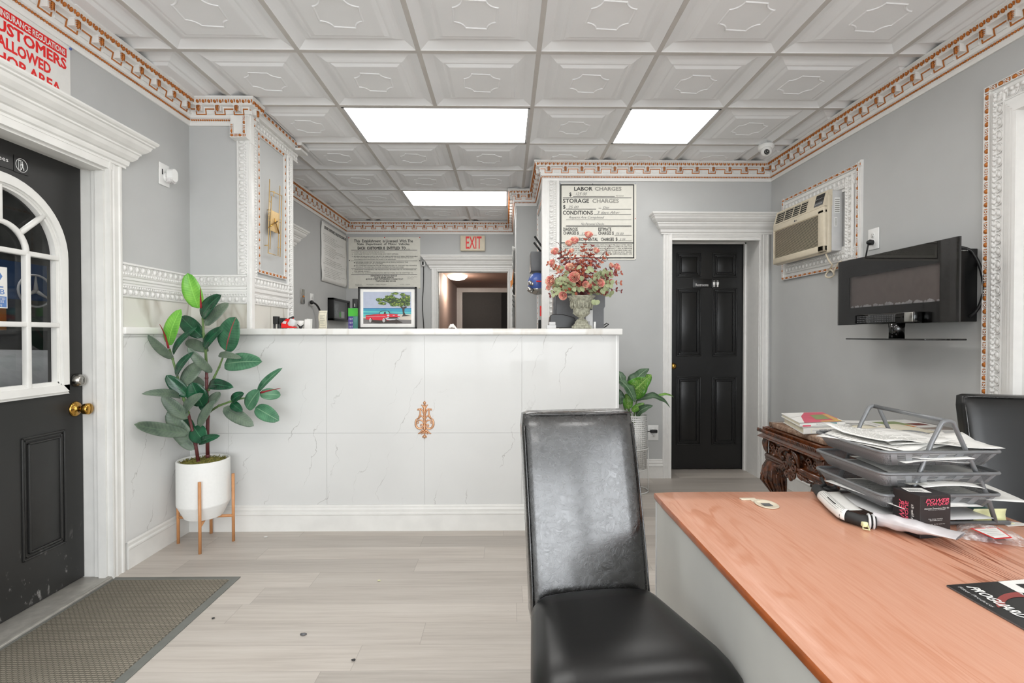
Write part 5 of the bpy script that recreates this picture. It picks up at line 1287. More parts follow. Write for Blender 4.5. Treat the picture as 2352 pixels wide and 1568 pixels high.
# sloped upper part
m.add([(FX + .003, CY0 + .003, GZ1 + .045), (FX + .003, CY1 - .003, GZ1 + .045), (FX + .030, CY1 - .003, CZ1 - .004), (FX + .030, CY0 + .003, CZ1 - .004), (FX + .055, CY0 + .003, GZ1 + .045), (FX + .055, CY1 - .003, GZ1 + .045), (FX + .055, CY1 - .003, CZ1), (FX + .055, CY0 + .003, CZ1)], [(0, 1, 2, 3), (4, 7, 6, 5), (0, 3, 7, 4), (1, 5, 6, 2), (3, 2, 6, 7), (0, 4, 5, 1)])
m.build('front_panel', ac)
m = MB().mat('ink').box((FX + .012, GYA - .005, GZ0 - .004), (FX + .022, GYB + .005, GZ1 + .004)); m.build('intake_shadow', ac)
m = MB().mat('beige'); N = 26
for k in range(N):
    z = GZ0 + (GZ1 - GZ0) * (k + .5) / N; m.add([(FX + .001, GYA - .002, z - .0032), (FX + .001, GYB + .002, z - .0032), (FX + .014, GYB + .002, z + .0032), (FX + .014, GYA - .002, z + .0032), (FX + .001, GYA - .002, z - .0010), (FX + .001, GYB + .002, z - .0010), (FX + .014, GYB + .002, z + .0048), (FX + .014, GYA - .002, z + .0048)], [(0, 1, 2, 3), (4, 7, 6, 5), (0, 4, 5, 1), (1, 5, 6, 2), (0, 3, 7, 4)])
m.build('intake_grille', ac)
def slope(y, t_, h=0): z0, z1 = GZ1 + .045, CZ1 - .004; return V((FX + .003 + .027 * t_ - h, y, z0 + (z1 - z0) * t_))
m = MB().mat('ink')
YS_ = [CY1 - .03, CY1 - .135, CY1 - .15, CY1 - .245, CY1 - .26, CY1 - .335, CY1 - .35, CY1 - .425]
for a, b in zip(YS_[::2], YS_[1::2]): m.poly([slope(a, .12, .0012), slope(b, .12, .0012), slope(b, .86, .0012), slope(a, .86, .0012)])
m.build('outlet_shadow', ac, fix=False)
m = MB().mat('beige')
for a, b in zip(YS_[::2], YS_[1::2]):
    for k in range(5): t_ = .2 + k * .15; m.tube([slope(a, t_, .003), slope(b, t_, .003)], .0024, 4)
m.build('air_louvres', ac)
m = MB().mat('ink'); A_, B_2 = CY0 + .125, CY0 + .030; m.poly([slope(A_, .42, .0012), slope(B_2, .42, .0012), slope(B_2, .9, .0012), slope(A_, .9, .0012)]); m.mat('midgrey').poly([slope(A_, .15, .0012), slope(B_2, .15, .0012), slope(B_2, .42, .0012), slope(A_, .42, .0012)])
m.mat('lightgrey')
for k in range(6): m.ball(slope(A_ - .012 - k * .014, .3, .002), .003, 6, 4); m.ball(slope(A_ - .012 - k * .014, .62, .002), .002, 6, 4)
m.build('control_panel', ac, fix=False)
m = MB().mat('midgrey'); lz = GZ1 + .02; ly = CY1 - .30; m.lathe([(0, -.0012), (.007, -.0012), (.007, 0)], (FX - .0002, ly, lz), 16, axis='x'); letter(m, 'LG', ly - .012, lz - .005, ly - .030, lz + .005, lambda u, v: V((FX - .0012, u, v)), bold=.018); m.build('badge', ac)
m = MB().mat('plate'); xa = lambda f: FX + .052 + f * .076; m.box((xa(.25), CY0 + .0045, 2.01), (xa(.72), CY0 + .0062, 2.11)); m.box((xa(.25), CY0 + .0045, 1.92), (xa(.5), CY0 + .0062, 1.98)); m.mat('greyink')
for k in range(7): m.box((xa(.28), CY0 + .0040, 2.016 + k * .013), (xa(.68), CY0 + .0046, 2.021 + k * .013))
for k in range(12): m.box((xa(.3), CY0 + .0040, 1.925 + k * .0042), (xa(.46), CY0 + .0046, 1.927 + k * .0042))
m.build('rating_label', ac)
m = MB().mat('beige'); c0 = at(1896, 582, X=2.0)
w0 = at(1897, 583, X=2.14); w1_ = at(1912, 608, X=2.17); lc = at(1906, 628, X=2.195)
pts = bez(w0, (w0 + w1_) / 2 + V((0, 0, -.02)), w1_, 6)
lp = [lc + V((.006 * sin(a * 2), .040 * cos(a), .026 * sin(a))) for a in [1.2 + q_ * 2 * pi / 16 for q_ in range(22)]]
m.tube(pts + lp + bez(lp[-1], at(1920, 605, X=2.2), at(1932, 600, X=2.2), 6)[1:], .0058, 7)
m.build('power_cord', ac)

# electric wall fireplace
fp = thing('electric_fireplace', 'black glass electric wall fireplace with white pebbles and a stand foot', 'fireplace', (2.13, 2.67, 1.26))
GXF, FY0, FY1, FZ0, FZ1 = 2.055, 2.252, 3.08, 1.262, 1.650
B('housing', fp, 'black', ((2.075, 2.345, 1.265), (XR - .001, 2.98, 1.610)), ch=.003)
# glass front with a clear viewing area in a black painted surround
VY0, VY1, VZ0, VZ1 = 2.355, 2.985, 1.362, 1.545
m = MB().mat('gloss')
m.box((GXF + .002, FY0, FZ0), (GXF + .010, FY1, VZ0)); m.box((GXF + .002, FY0, VZ1), (GXF + .010, FY1, FZ1)); m.box((GXF + .002, FY0, VZ0), (GXF + .010, VY0, VZ1)); m.box((GXF + .002, VY1, VZ0), (GXF + .010, FY1, VZ1)); m.build('painted_surround', fp)
B('glass_pane', fp, 'tint', ((GXF - .003, FY0, FZ0), (GXF + .002, FY1, FZ1)))
m = MB(); M['fireback'] = flat('grey_brown_fire_back', '#8f8580', .8); m.mat('fireback').box((2.072, VY0 - .02, VZ0 - .02), (2.0745, VY1 + .02, VZ1 + .02)); m.build('back_screen', fp)
rnd = random.Random(3)
for k in range(26):
    y = VY0 + .012 + (VY1 - VY0 - .02) * (k + rnd.random() * .6) / 26; r = rnd.choice((.006, .008, .009, .013)); bm = bmesh.new(); bmesh.ops.create_icosphere(bm, subdivisions=1, radius=r)
    for v in bm.verts: v.co *= rnd.uniform(.75, 1.2)
    for v in bm.verts: v.co = V((v.co.x * .55 + 2.0655, v.co.y * 1.4 + y, v.co.z + VZ0 + r * .5))
    pm = MB().mat('lightgrey'); pm.bm(bm, False); pm.build('pebble', fp)
m = MB().mat('gloss'); m.box((GXF - .05, 2.44, 1.262), (GXF - .004, 2.86, 1.318), .006); m.build('heater_vent', fp)
m = MB().mat('midgrey'); 
for i in range(24):
    for j in range(4): m.box((GXF - .0512, 2.56 + i * .0118, 1.272 + j * .010), (GXF - .0500, 2.566 + i * .0118, 1.277 + j * .010))
m.build('vent_holes', fp)
B('vent_end', fp, 'chrome', ((GXF - .052, 2.445, 1.268), (GXF - .049, 2.50, 1.314)), ch=.001)
m = MB().mat('gloss'); m.lathe([(.036, 0), (.034, -.03), (.034, -.078)], (2.03, 2.58, 1.262), 24); m.build('stand_neck', fp)
m = MB().mat('gloss'); m.prism([(1.95 + .0, 2.31), (2.15, 2.31), (2.15, 2.87), (1.96, 2.87)], 1.176, 1.184); m.build('stand_base', fp, bevel=.003)
m = MB().mat('cable'); m.tube(bez((2.10, 2.42, 1.612), (2.16, 2.38, 1.64), (2.19, 2.34, 1.60), 6) + bez((2.20, 2.34, 1.59), (2.215, 2.295, 1.50), (2.215, 2.30, 1.40), 8) + bez((2.215, 2.30, 1.40), (2.21, 2.31, 1.31), (2.19, 2.345, 1.29), 6)[1:], .007, 8); m.build('power_cord', fp)
m = MB().mat('plate'); letter(m, 'DO NOT COVER', 2.14, 1.598, 2.20, 1.602, lambda u, v: V((u, 2.3435, v))); m.build('lettering', fp, fix=False)

# security camera
sc = thing('security_camera', 'white dome security camera on the ceiling near the right corner', 'camera', (1.965, 3.76, CEIL))
m = MB().mat('plate').lathe([(.055, 0), (.058, -.008), (.055, -.030), (.046, -.042), (0, -.042)], (1.965, 3.78, CEIL - .002), 28); m.build('mount_ring', sc)
m = MB().mat('plate').ball((1.955, 3.755, CEIL - .058), .040, 20, 14); m.build('dome', sc)
m = MB().mat('ink'); c = V((1.942, 3.722, CEIL - .075)); q = Matrix.Rotation(0, 3, 'X'); m.ball(c, 1, 16, 8, (.021, .012, .021)); m.mat('lightgrey')
for k in range(10): m.ball(c + V((.015 * cos(k * pi / 5), -.009, .015 * sin(k * pi / 5))), .0022, 5, 4)
m.mat('chrome').ball(c + V((0, -.011, 0)), .006, 8, 6); m.build('lens', sc)
m = MB().mat('plate'); m.tube([(1.93, 3.77, CEIL - .03), (1.905, 3.74, CEIL - .03)], .004, 6)

# door bell camera on the rear wall
dc = thing('mini_camera', 'small white camera with black cord beside the rear doorway cornice', 'camera', (-1.049, YB, 2.11))
p0 = at(972, 605, Y=YB - .02); m = MB().mat('plate').box((p0.x - .024, YB - .045, p0.z - .036), (p0.x + .026, YB - .0005, p0.z + .036), .018); m.build('housing', dc)
m = MB().mat('ink').box((p0.x - .012, YB - .048, p0.z - .02), (p0.x + .012, YB - .0445, p0.z + .022), .0015); m.build('lens', dc)
m = MB().mat('cable'); m.tube([at(x, y, Y=YB - .012) for x, y in ((973, 611), (973, 640), (972, 668), (970, 700), (972, 730), (975, 775))], .0055, 6); m.build('power_cord', dc)

# framed car picture on the ledge
PY = 3.36
pf = thing('framed_picture', 'black framed photo print of a red convertible and tree by the sea', 'picture', (-.77, PY, 1.241))
S8 = 13.0667
def pm_(Y): return lambda x, y: at(800 + x / S8, 640 + y / S8, Y=Y)
q = pm_(PY); a, b = q(288, 240), q(2052, 1486)
zb_ = 1.2415; kz = 1.0
fw = .0125
B('frame', pf, 'black', ((a.x, PY, zb_), (b.x, PY + .02, zb_ + fw)), ((a.x, PY, a.z - fw), (b.x, PY + .02, a.z)), ((a.x, PY, zb_), (a.x + fw, PY + .02, a.z)), ((b.x - fw, PY, zb_), (b.x, PY + .02, a.z)), ch=.0015)
B('mat_board', pf, 'paper', ((a.x + .008, PY + .012, zb_ + .006), (b.x - .008, PY + .016, a.z - .006)))
MZ = lambda n, h, v=.03: M.setdefault(n, flat(n, h, .4, var=v))
for n, h in (('print_sky', '#A9B0C2'), ('print_sea', '#2f8fa8'), ('print_deepsea', '#2a5f96'), ('print_foam', '#57b8b4'), ('print_sand', '#BFB5A8'), ('print_road', '#6d6a68'), ('print_tree', '#4a6b1e'), ('print_treelight', '#8fa03a'), ('print_treedark', '#23380f'), ('print_trunk', '#2a1d14'), ('print_red', '#C8142c'), ('print_darkred', '#8d0f20'), ('print_chrome', '#b6bcc2')): MZ(n, h)
lay = [0]
m = MB()
def ly():
    lay[0] += 1; return pm_(PY + .0115 - lay[0] * .00006)
def pg(mt, pts): f_ = ly(); m.mat(mt); m.poly([f_(*p) for p in pts])
def el(mt, x, y, rx, ry, n=20): pg(mt, [(x + rx * cos(2 * pi * k / n), y + ry * sin(2 * pi * k / n)) for k in range(n)])
pg('print_sky', [(450, 395), (1890, 395), (1890, 880), (450, 880)]); pg('print_deepsea', [(450, 876), (1890, 876), (1890, 1150), (450, 1150)]); pg('print_sea', [(450, 900), (1890, 900), (1890, 1150), (450, 1150)])
pg('print_foam', [(450, 965), (900, 975), (1890, 1000), (1890, 1070), (450, 1010)]); pg('print_sea', [(450, 1020), (1000, 1015), (1890, 1030), (1890, 1045), (450, 1045)]); pg('print_foam', [(450, 1050), (900, 1048), (1890, 1050), (1890, 1150), (450, 1150)])
pg('print_sand', [(450, 1150), (1500, 1060), (1890, 1060), (1890, 1260), (450, 1230)]); pg('print_road', [(450, 1180), (700, 1215), (1500, 1225), (1890, 1235), (1890, 1350), (450, 1350)])
pg('print_trunk', [(1555, 800), (1600, 800), (1640, 860), (1740, 820), (1760, 860), (1690, 900), (1680, 1000), (1720, 1080), (1880, 1110), (1600, 1135), (1640, 1080), (1620, 900), (1560, 850)])
for (x, y, rx, ry) in [(1280, 630, 290, 85), (1500, 690, 350, 110), (1260, 550, 110, 55), (1690, 650, 180, 105), (1400, 760, 150, 50), (950, 632, 100, 36), (1010, 740, 80, 34), (1420, 430, 90, 30), (1640, 480, 80, 40), (1780, 750, 90, 45)]: el('print_treedark', x, y, rx * .93, ry * .9)
rnd = random.Random(6)
for (x, y, rx, ry) in [(1280, 620, 300, 90), (1500, 680, 360, 120), (1250, 540, 130, 60), (1700, 650, 190, 110), (1400, 770, 160, 50), (930, 630, 110, 45), (1020, 740, 110, 45), (1400, 430, 110, 45), (1650, 480, 90, 50), (1800, 560, 80, 70), (1780, 760, 110, 50), (1600, 780, 120, 40)]:
    for k in range(44):
        an = rnd.random() * 2 * pi; rr = sqrt(rnd.random()); X_, Y_ = x + rx * rr * cos(an), y + ry * rr * sin(an)
        if 455 < X_ - 30 and X_ + 34 < 1888 and Y_ > 425: 
            if k % 4 == 0: lay[0] += 1
            f_ = pm_(PY + .0115 - lay[0] * .00004 - k * .00001 - .0016); m.mat(('print_tree', 'print_treelight', 'print_treedark', 'print_tree')[(k * 7 + int(x)) % 4]); R_ = rnd.uniform(15, 27); m.poly([f_(X_ + R_ * rnd.uniform(.7, 1.1) * cos(2 * pi * q_ / 9), Y_ + R_ * rnd.uniform(.5, .9) * sin(2 * pi * q_ / 9)) for q_ in range(9)])
pg('print_trunk', [(620, 1230), (1480, 1240), (1640, 1320), (900, 1330), (640, 1300)])
pg('print_trunk', [(910, 1060), (950, 985), (1020, 960), (1200, 965), (1235, 990), (1258, 1060)]); pg('print_foam', [(935, 1055), (960, 995), (1030, 975), (1180, 975), (1215, 995), (1240, 1055)]); pg('print_trunk', [(1060, 1055), (1075, 1000), (1110, 985), (1130, 1010), (1125, 1055)])
pg('print_red', [(515, 1095), (700, 1075), (760, 1065), (1000, 1055), (1250, 1050), (1520, 1065), (1545, 1110), (1530, 1200), (1200, 1250), (960, 1245), (720, 1235), (600, 1225), (520, 1215), (530, 1130)])
pg('print_darkred', [(510, 1090), (740, 1072), (900, 1070), (740, 1100), (540, 1112)]); pg('print_chrome', [(540, 1125), (1115, 1130), (1115, 1138), (540, 1133)])
pg('print_chrome', [(1100, 1175), (1550, 1170), (1550, 1215), (1250, 1245), (1105, 1225)]); pg('print_trunk', [(1160, 1150), (1540, 1150), (1520, 1195), (1180, 1200)]); pg('print_chrome', [(1330, 1090), (1400, 1090), (1390, 1110), (1340, 1110)])
for x, y in ((1195, 1100), (1515, 1095), (1190, 1165), (1515, 1165)): el('print_chrome', x, y, 38, 27 if y < 1150 else 16)
for x, y, s_ in ((665, 1245, 40), (1070, 1248, 52), (1420, 1275, 46)): el('print_trunk', x + 20, y, s_ * 1.1, 66); 
for x, y, s_ in ((660, 1245, 32), (1065, 1248, 40)): el('paper', x, y, s_, 58); el('print_trunk', x, y, s_ * .75, 44); el('print_chrome', x, y, s_ * .5, 30)
m.build('photo_print', pf, fix=False)

# boxes, cards and desk things standing on the ledge
def xz(px, py, Y): p = at(px, py, Y=Y); return p.x, p.z
def ledgebox(px0, px1, py0, Y, dep, zmin=1.2415): a = at(px0, py0, Y=Y); b = at(px1, 754, Y=Y); return (a.x, Y, zmin), (b.x, Y + dep, a.z)
gb = thing('product_box', 'green and purple product carton left of the framed car picture', 'box', (-1.0, 3.43, 1.2415))
a, b = ledgebox(800, 821, 707, 3.43, .06); B('carton', gb, 'teal', (a, b), ch=.001)
zg = at(810, 726, Y=3.43).z; B('green_band', gb, 'green', ((a[0] - .0005, 3.4285, zg), (b[0] + .0005, 3.4915, b[2] - .002))); B('purple_panel', gb, 'purple', ((a[0] - .0004, 3.4288, a[2]), (a[0] + .032, 3.4299, zg - .002)))
m = MB().mat('paper'); rnd = random.Random(2)
for j in range(3):
    for i in range(3): x = a[0] + .004 + i * .010; z = zg - .014 - j * .026; m.box((x, 3.4278, z - .012), (x + .002, 3.4286, z)); m.box((x, 3.4278, z - .002), (x + .005, 3.4286, z))
m.build('figures_print', gb)
m = MB().mat('ink'); p0 = at(816, 697, Y=3.45); m.box((p0.x - .018, 3.44, b[2] + .0005), (p0.x + .018, 3.475, at(816, 686, Y=3.45).z), .003); m.mat('paper').box((p0.x - .002, 3.4385, b[2] + .008), (p0.x + .002, 3.4399, b[2] + .03)); tag(m.build('small_black_box', loc=tuple(p0)), 'small black box standing on top of the green carton', 'box')
tf = thing('picture_frame', 'small black framed picture hanging on the left rear wall', 'picture', (XLB, 6.04, 1.5))
y0, y1, z0, z1 = 5.745, 6.345, 1.372, 1.630
B('frame', tf, 'black', ((XLB + .0, y0, z0), (XLB + .07, y0 + .03, z1)), ((XLB, y1 - .03, z0), (XLB + .07, y1, z1)), ((XLB, y0, z0), (XLB + .07, y1, z0 + .025)), ((XLB, y0, z1 - .025), (XLB + .07, y1, z1)), ch=.003)
B('back_panel', tf, 'midgrey', ((XLB + .0, y0 + .02, z0 + .02), (XLB + .02, y1 - .02, z1 - .02)))
m = MB(); MZ('blurred_print', '#7b8084', .3); m.mat('blurred_print').box((XLB + .021, y0 + .06, z0 + .05), (XLB + .024, y0 + .30, z1 - .05)); m.mat('green').box((XLB + .021, y0 + .34, z0 + .05), (XLB + .024, y0 + .40, z0 + .11)); m.mat('lightgrey').box((XLB + .021, y0 + .41, z0 + .04), (XLB + .024, y0 + .52, z0 + .12)); m.build('photo_print', tf)
B('glass_pane', tf, 'glass', ((XLB + .055, y0 + .02, z0 + .02), (XLB + .057, y1 - .02, z1 - .02)))
cd = thing('framed_card', 'old yellowed certificate card standing at the back of the ledge', 'card', (-1.25, 3.48, 1.2415))
m = MB().mat('pageyel'); a = at(731, 713, Y=3.47); b = at(750, 754, Y=3.47); m.grid(lambda u, v: V((a.x + (b.x - a.x) * u, 3.47 + .008 * sin(v * 7) + .012 * v, 1.2415 + (a.z - 1.2415) * v)), 6, 10); m.build('card_sheet', cd, solid=.001)
m = MB().mat('greyink'); f_ = lambda u, v: V((a.x + (b.x - a.x) * u, 3.4675 + .008 * sin(v * 7) + .012 * v - .001, 1.2415 + (a.z - 1.2415) * v))
for k in range(7): strip(m, .2, .2 + k * .09, .8 - .1 * (k % 3), .215 + k * .09, f_)
for q in ((.08, .08, .92, .095), (.08, .905, .92, .92), (.08, .08, .10, .92), (.90, .08, .92, .92)): strip(m, *q, f_)
m.build('print', cd, fix=False)
st_ = thing('tape_gun', 'red and grey packing tape dispenser on the left of the ledge', 'tape dispenser', (-1.42, 3.2, 1.2415))
S_ = 9.8
def kk(x, y, Y): return at(540 + x / S_, 640 + y / S_, Y=Y)
m = MB().mat('red'); pts = [(1040, 1000), (1150, 900), (1230, 900), (1200, 960), (1170, 1000), (1200, 1060), (1330, 1080), (1330, 1108), (1040, 1108)]
pl_ = [(kk(x, y, 3.2).x, max(1.2415, kk(x, y, 3.2).z)) for x, y in pts]; m.prism(pl_, 3.2, 3.24, 'y'); m.build('body', st_)
m = MB().mat('ink'); m.tube([kk(1180, 960, 3.22), kk(1240, 900, 3.22), kk(1320, 858, 3.22)], [.010, .009, .006], 8); m.mat('red').tube([kk(1200, 985, 3.22), kk(1260, 930, 3.22), kk(1320, 885, 3.22)], [.004, .003, .003], 6); m.build('handle', st_)
m = MB().mat('lightgrey'); m.lathe([(0, -.017), (.026, -.017), (.028, -.012), (.028, .012), (.026, .017), (0, .017)], tuple(kk(1270, 1010, 3.22) + V((0, 0, .004))), 20, axis='y'); m.build('tape_roll', st_)
m = MB().mat('lightgrey'); m.poly([kk(x, y, 3.196) for x, y in ((1060, 1000), (1090, 950), (1160, 955), (1140, 1020))]); m.build('blade_guard', st_)
for (x0, x1, y0) in ((848, 962, 845), (975, 1055, 880), (1055, 1130, 885)):
    a = kk(x0, y0, 3.34); b = kk(x1, 1020, 3.34); T = thing('stamp', {848: 'tallest black hand stamp, leftmost thing on the ledge', 975: 'shorter black hand stamp right next to the tallest one', 1055: 'black hand stamp half hidden behind the red tape dispenser'}[x0], 'stamp', ((a.x + b.x) / 2, 3.36, 1.2415), 'hand stamps on the ledge')
    B('stamp_head', T, 'ink', ((a.x, 3.34, b.z), (b.x, 3.372, a.z)), ch=.002); B('stamp_base', T, 'midgrey', ((a.x + .001, 3.342, 1.2415), (a.x + .006, 3.37, b.z)), ((b.x - .006, 3.342, 1.2415), (b.x - .001, 3.37, b.z)))
a = kk(1365, 895, 3.33); b = kk(1555, 1100, 3.33); m = MB().mat('paper'); m.lathe([(.0, 0), (.022, 0), (.026, .055), (.024, .055), (.0, .004)], ((a.x + b.x) / 2, 3.33, 1.2415), 24); tag(m.build('paper_cup', loc=((a.x + b.x) / 2, 3.33, 1.2415)), 'small white cup on the ledge right of the tape dispenser', 'cup')
a = kk(1560, 915, 3.3); b = kk(1690, 1100, 3.3); m = MB().mat('paper'); m.add([(a.x, 3.30, 1.2415), (b.x - .002, 3.30, 1.2415), (b.x + .001, 3.30, a.z - .002), (a.x + .002, 3.30, a.z), (a.x, 3.335, 1.2415), (b.x - .002, 3.335, 1.2415), (b.x + .001, 3.335, a.z + .004), (a.x + .002, 3.335, a.z + .006)], [(0, 1, 2, 3), (0, 4, 5, 1), (1, 5, 6, 2), (0, 3, 7, 4), (4, 7, 6, 5)]); tag(m.build('card_holder', loc=(a.x, 3.3, 1.2415), solid=.001), 'white open card holder on the ledge right of the small cup', 'card holder')
m = MB().mat('ink')
for x, y in ((1400, 1060), (1430, 1085), (1520, 1085), (1545, 1060)): m.tube([kk(1475, 1098, 3.22), kk(x, y - 30, 3.22)], [.006, .0025], 5)
m.ball(kk(1475, 1095, 3.22), 1, 8, 5, (.012, .008, .008)); tag(m.build('staple_remover', loc=tuple(kk(1475, 1098, 3.22))), 'small black claw staple remover before the white cup', 'staple remover')
p0 = at(1040, 750, Y=3.45); m = MB().mat('paper'); rnd = random.Random(5); m.grid(lambda u, v: V((p0.x - .028 + .056 * u, 3.43 + .03 * v, 1.2415 + (.008 + .028 * sin(pi * min(1, u * 1.15)) ** .5 * (1 - .5 * abs(v - .5)) + .004 * sin(u * 19 + v * 7)) * (1 if 0 < v < 1 else .4))), 12, 6); tag(m.build('tissue', loc=(p0.x, 3.45, 1.2415), solid=.001), 'crumpled white tissue on the ledge before the rear doorway', 'tissue')

# office phone behind the urn
ph = thing('desk_printer', 'dark grey office machine behind the flower urn at the ledge end', 'printer', (.5, 3.46, 1.2415))
def fz(x, y, Y): return at(1140 + x / 4.125, 400 + y / 4.125, Y=Y)
m = MB().mat('midgrey'); Yp = 3.43
pts = [(540, 1455), (540, 1130), (590, 1110), (1065, 1085), (1065, 1125), (1030, 1165), (1030, 1250), (1018, 1275), (1018, 1455)]; m.prism([(fz(x, y, Yp).x, max(1.2415, fz(x, y, Yp).z)) for x, y in pts], Yp, Yp + .08, 'y'); m.build('housing', ph)
m = MB().mat('midgrey'); m.tube([fz(560, 1440, Yp - .005), fz(560, 1130, Yp - .005)], .006, 8); m.build('side_tube', ph)
m = MB().mat('black'); m.prism([(fz(x, y, 3.3).x, max(1.2415, fz(x, y, 3.3).z)) for x, y in ((500, 1455), (512, 1340), (530, 1325), (640, 1328), (740, 1355), (755, 1390), (755, 1455))], 3.30, 3.40, 'y'); o = m.build('card_terminal', loc=tuple(fz(620, 1455, 3.3)), bevel=.004); tag(o, 'glossy black desktop terminal on the ledge, left behind the urn', 'terminal')
m = MB().mat('lightgrey'); a = fz(500, 1400, 3.27); b = fz(560, 1430, 3.27); m.box((a.x, 3.26, b.z), (b.x, 3.30, a.z), .003); m.box((fz(478, 1430, 3.26).x, 3.255, 1.2415), (fz(565, 1430, 3.26).x, 3.30, b.z)); tag(m.build('white_adapter', loc=(a.x, 3.27, 1.2415)), 'small white plastic block in front of the black terminal', 'adapter')
kp = thing('cordless_phone', 'silver cordless phone handset standing right behind the stone urn', 'phone', tuple(fz(885, 1455, 3.28)))
a, b = fz(850, 1235, 3.28), fz(915, 1455, 3.28); B('handset', kp, 'lightgrey', ((a.x, 3.28, 1.2415), (b.x, 3.302, a.z)), ch=.004)
m = MB().mat('ink'); m.box((a.x + .004, 3.2788, a.z - .035), (b.x - .003, 3.2799, a.z - .008)); m.build('screen', kp)
m = MB().mat('midgrey')
for i in range(3):
    for j in range(6): m.box((a.x + .003 + i * .0155 * .35 * 2.6 * .4 + i * .002, 3.2782, 1.250 + j * .0075), (a.x + .0075 + i * .0155 * .35 * 2.6 * .4 + i * .002, 3.2799, 1.2545 + j * .0075))
m.build('keys', kp)
a = fz(935, 1400, 3.3); B_ = MB().mat('plate').box((a.x - .01, 3.29, 1.2415), (a.x + .004, 3.31, a.z + .002), .002); tag(B_.build('white_charger', loc=tuple(a)), 'small white charger at the right foot of the phone', 'charger')
m = MB().mat('cable'); m.tube([fz(x, y, 3.42) for x, y in ((1020, 1430), (1045, 1410), (1064, 1420), (1040, 1440), (1020, 1452))], .004, 6); tag(m.build('loose_cable', loc=tuple(fz(1040, 1430, 3.42))), 'loose black cable at the right end of the ledge', 'cable')

# stone urn and dried flowers
UX, UY = .478, 3.16; z0 = 1.2415
m = MB().mat('stone'); un = thing('stone_urn', 'weathered stone urn with carved relief at the right of the ledge', 'urn', (UX, UY, z0))
B('plinth', un, 'stone', ((UX - .056, UY - .05, z0), (UX + .056, UY + .05, z0 + .020)), ch=.004)
m.lathe([(.050, .020), (.050, .026), (.042, .034), (.040, .042), (.022, .058), (.017, .066), (.019, .072), (.030, .078), (.046, .090), (.052, .102), (.051, .108), (.054, .112), (.053, .118), (.056, .135), (.063, .165), (.074, .190), (.086, .200), (.087, .206), (.080, .206), (.070, .19), (.0, .17)], (UX, UY, z0), 40)
for k in range(22):
    a = 2 * pi * k / 22; m.tube([(UX + .022 * cos(a), UY + .022 * sin(a), z0 + .060), (UX + .040 * cos(a), UY + .040 * sin(a), z0 + .040)], [.002, .004], 5); m.tube([(UX + .032 * cos(a), UY + .032 * sin(a), z0 + .080), (UX + .053 * cos(a), UY + .053 * sin(a), z0 + .102)], [.002, .0045], 5)
rnd = random.Random(9)
for k in range(16):
    a = 2 * pi * k / 16; c = V((UX + .062 * cos(a), UY + .062 * sin(a), z0 + .145)); p1 = c + V((rnd.uniform(-.01, .01), 0, .03)); m.tube([c - V((0, 0, .02)), c + V((.006 * cos(a), .006 * sin(a), 0)), p1], [.004, .007, .004], 6); m.ball(p1 + V((.004 * cos(a), .004 * sin(a), .008)), .006, 6, 5)
    m.tube([c, c + V((.012 * sin(a), -.012 * cos(a), -.012))], .0035, 5)
m.build('bowl', un)
fb = thing('flower_arrangement', 'dried bouquet of pink roses and russet foliage in the stone urn', 'flowers', (UX, UY, z0 + .2))
def rose(p, r, nrm=V((0, -1, .3))):
    nrm = nrm.normalized(); q = nrm.to_track_quat('Z', 'Y').to_matrix(); m = MB().mat('rose')
    for ring, (n_, rr, op, hh) in enumerate(((3, .30, .25, 1.0), (4, .52, .5, .95), (5, .78, .85, .85), (6, 1.0, 1.15, .68))):
        for k in range(n_):
            a0 = 2 * pi * k / n_ + ring * .7; span = 2 * pi / n_ * 1.35
            def fn(u, v):
                a = a0 + (u - .5) * span; w = 1 - .25 * (2 * u - 1) ** 2
                rad = r * rr * (.55 + .42 * v ** .5) * (1 + .09 * op * max(0, v - .7)); h = r * (1.25 * hh * (v * w) ** .8 - .6)
                return V(p) + q @ V((rad * cos(a), rad * sin(a), h))
            m.grid(fn, 4, 4)
    o = m.build('rose', fb, solid=.0008); return o
def s5(x, y, Y): return at(1140 + x / 4.125, 400 + y / 4.125, Y=Y)
RS = [(875, 570, 42, 3.18), (740, 625, 44, 3.15), (690, 650, 38, 3.14), (555, 730, 40, 3.12), (948, 722, 34, 3.14), (712, 725, 26, 3.10), (528, 838, 34, 3.10), (690, 880, 40, 3.05), (1145, 880, 38, 3.12), (1090, 862, 28, 3.14), (740, 975, 54, 3.04), (512, 1012, 50, 3.06), (990, 1030, 40, 3.06), (848, 1045, 34, 3.05), (632, 1150, 42, 3.07), (1085, 1020, 28, 3.10), (495, 1075, 26, 3.08), (590, 925, 16, 3.06)]
for x, y, r, Y in RS:
    p = s5(x, y, Y); cpt = V((UX, UY + .02, z0 + .30)); rose(p, r / 4.125 / F_PX * Y, (p - cpt).normalized() + V((0, -.9, .1)))
rnd = random.Random(21)
def flf(mt, p, d, L, w, face): m = leaf_mb(p, p + d * L, w, face, .08, .08, 5, 2, shape=(.6, .8)); m.mat(mt); m.mi = [0] * len(m.f); return m
sm = MB().mat('wineleaf'); c0 = V((UX, UY, z0 + .20)); lv = {'eucal': MB(), 'rustleaf': MB(), 'wineleaf': MB()}
def addleaf(mt, p, d, L, w, face):
    l = leaf_mb(p, p + d.normalized() * L, w, face, .08, .1, 5, 2, shape=(.55, .8)); t_ = lv[mt].mat(mt); b = len(t_.v); t_.v += l.v
    for f_ in l.f: t_.f.append([b + i for i in f_]); t_.mi.append(0); t_.sm.append(True)
    for k_, uv_ in l.uv.items(): t_.uv[b + k_] = uv_
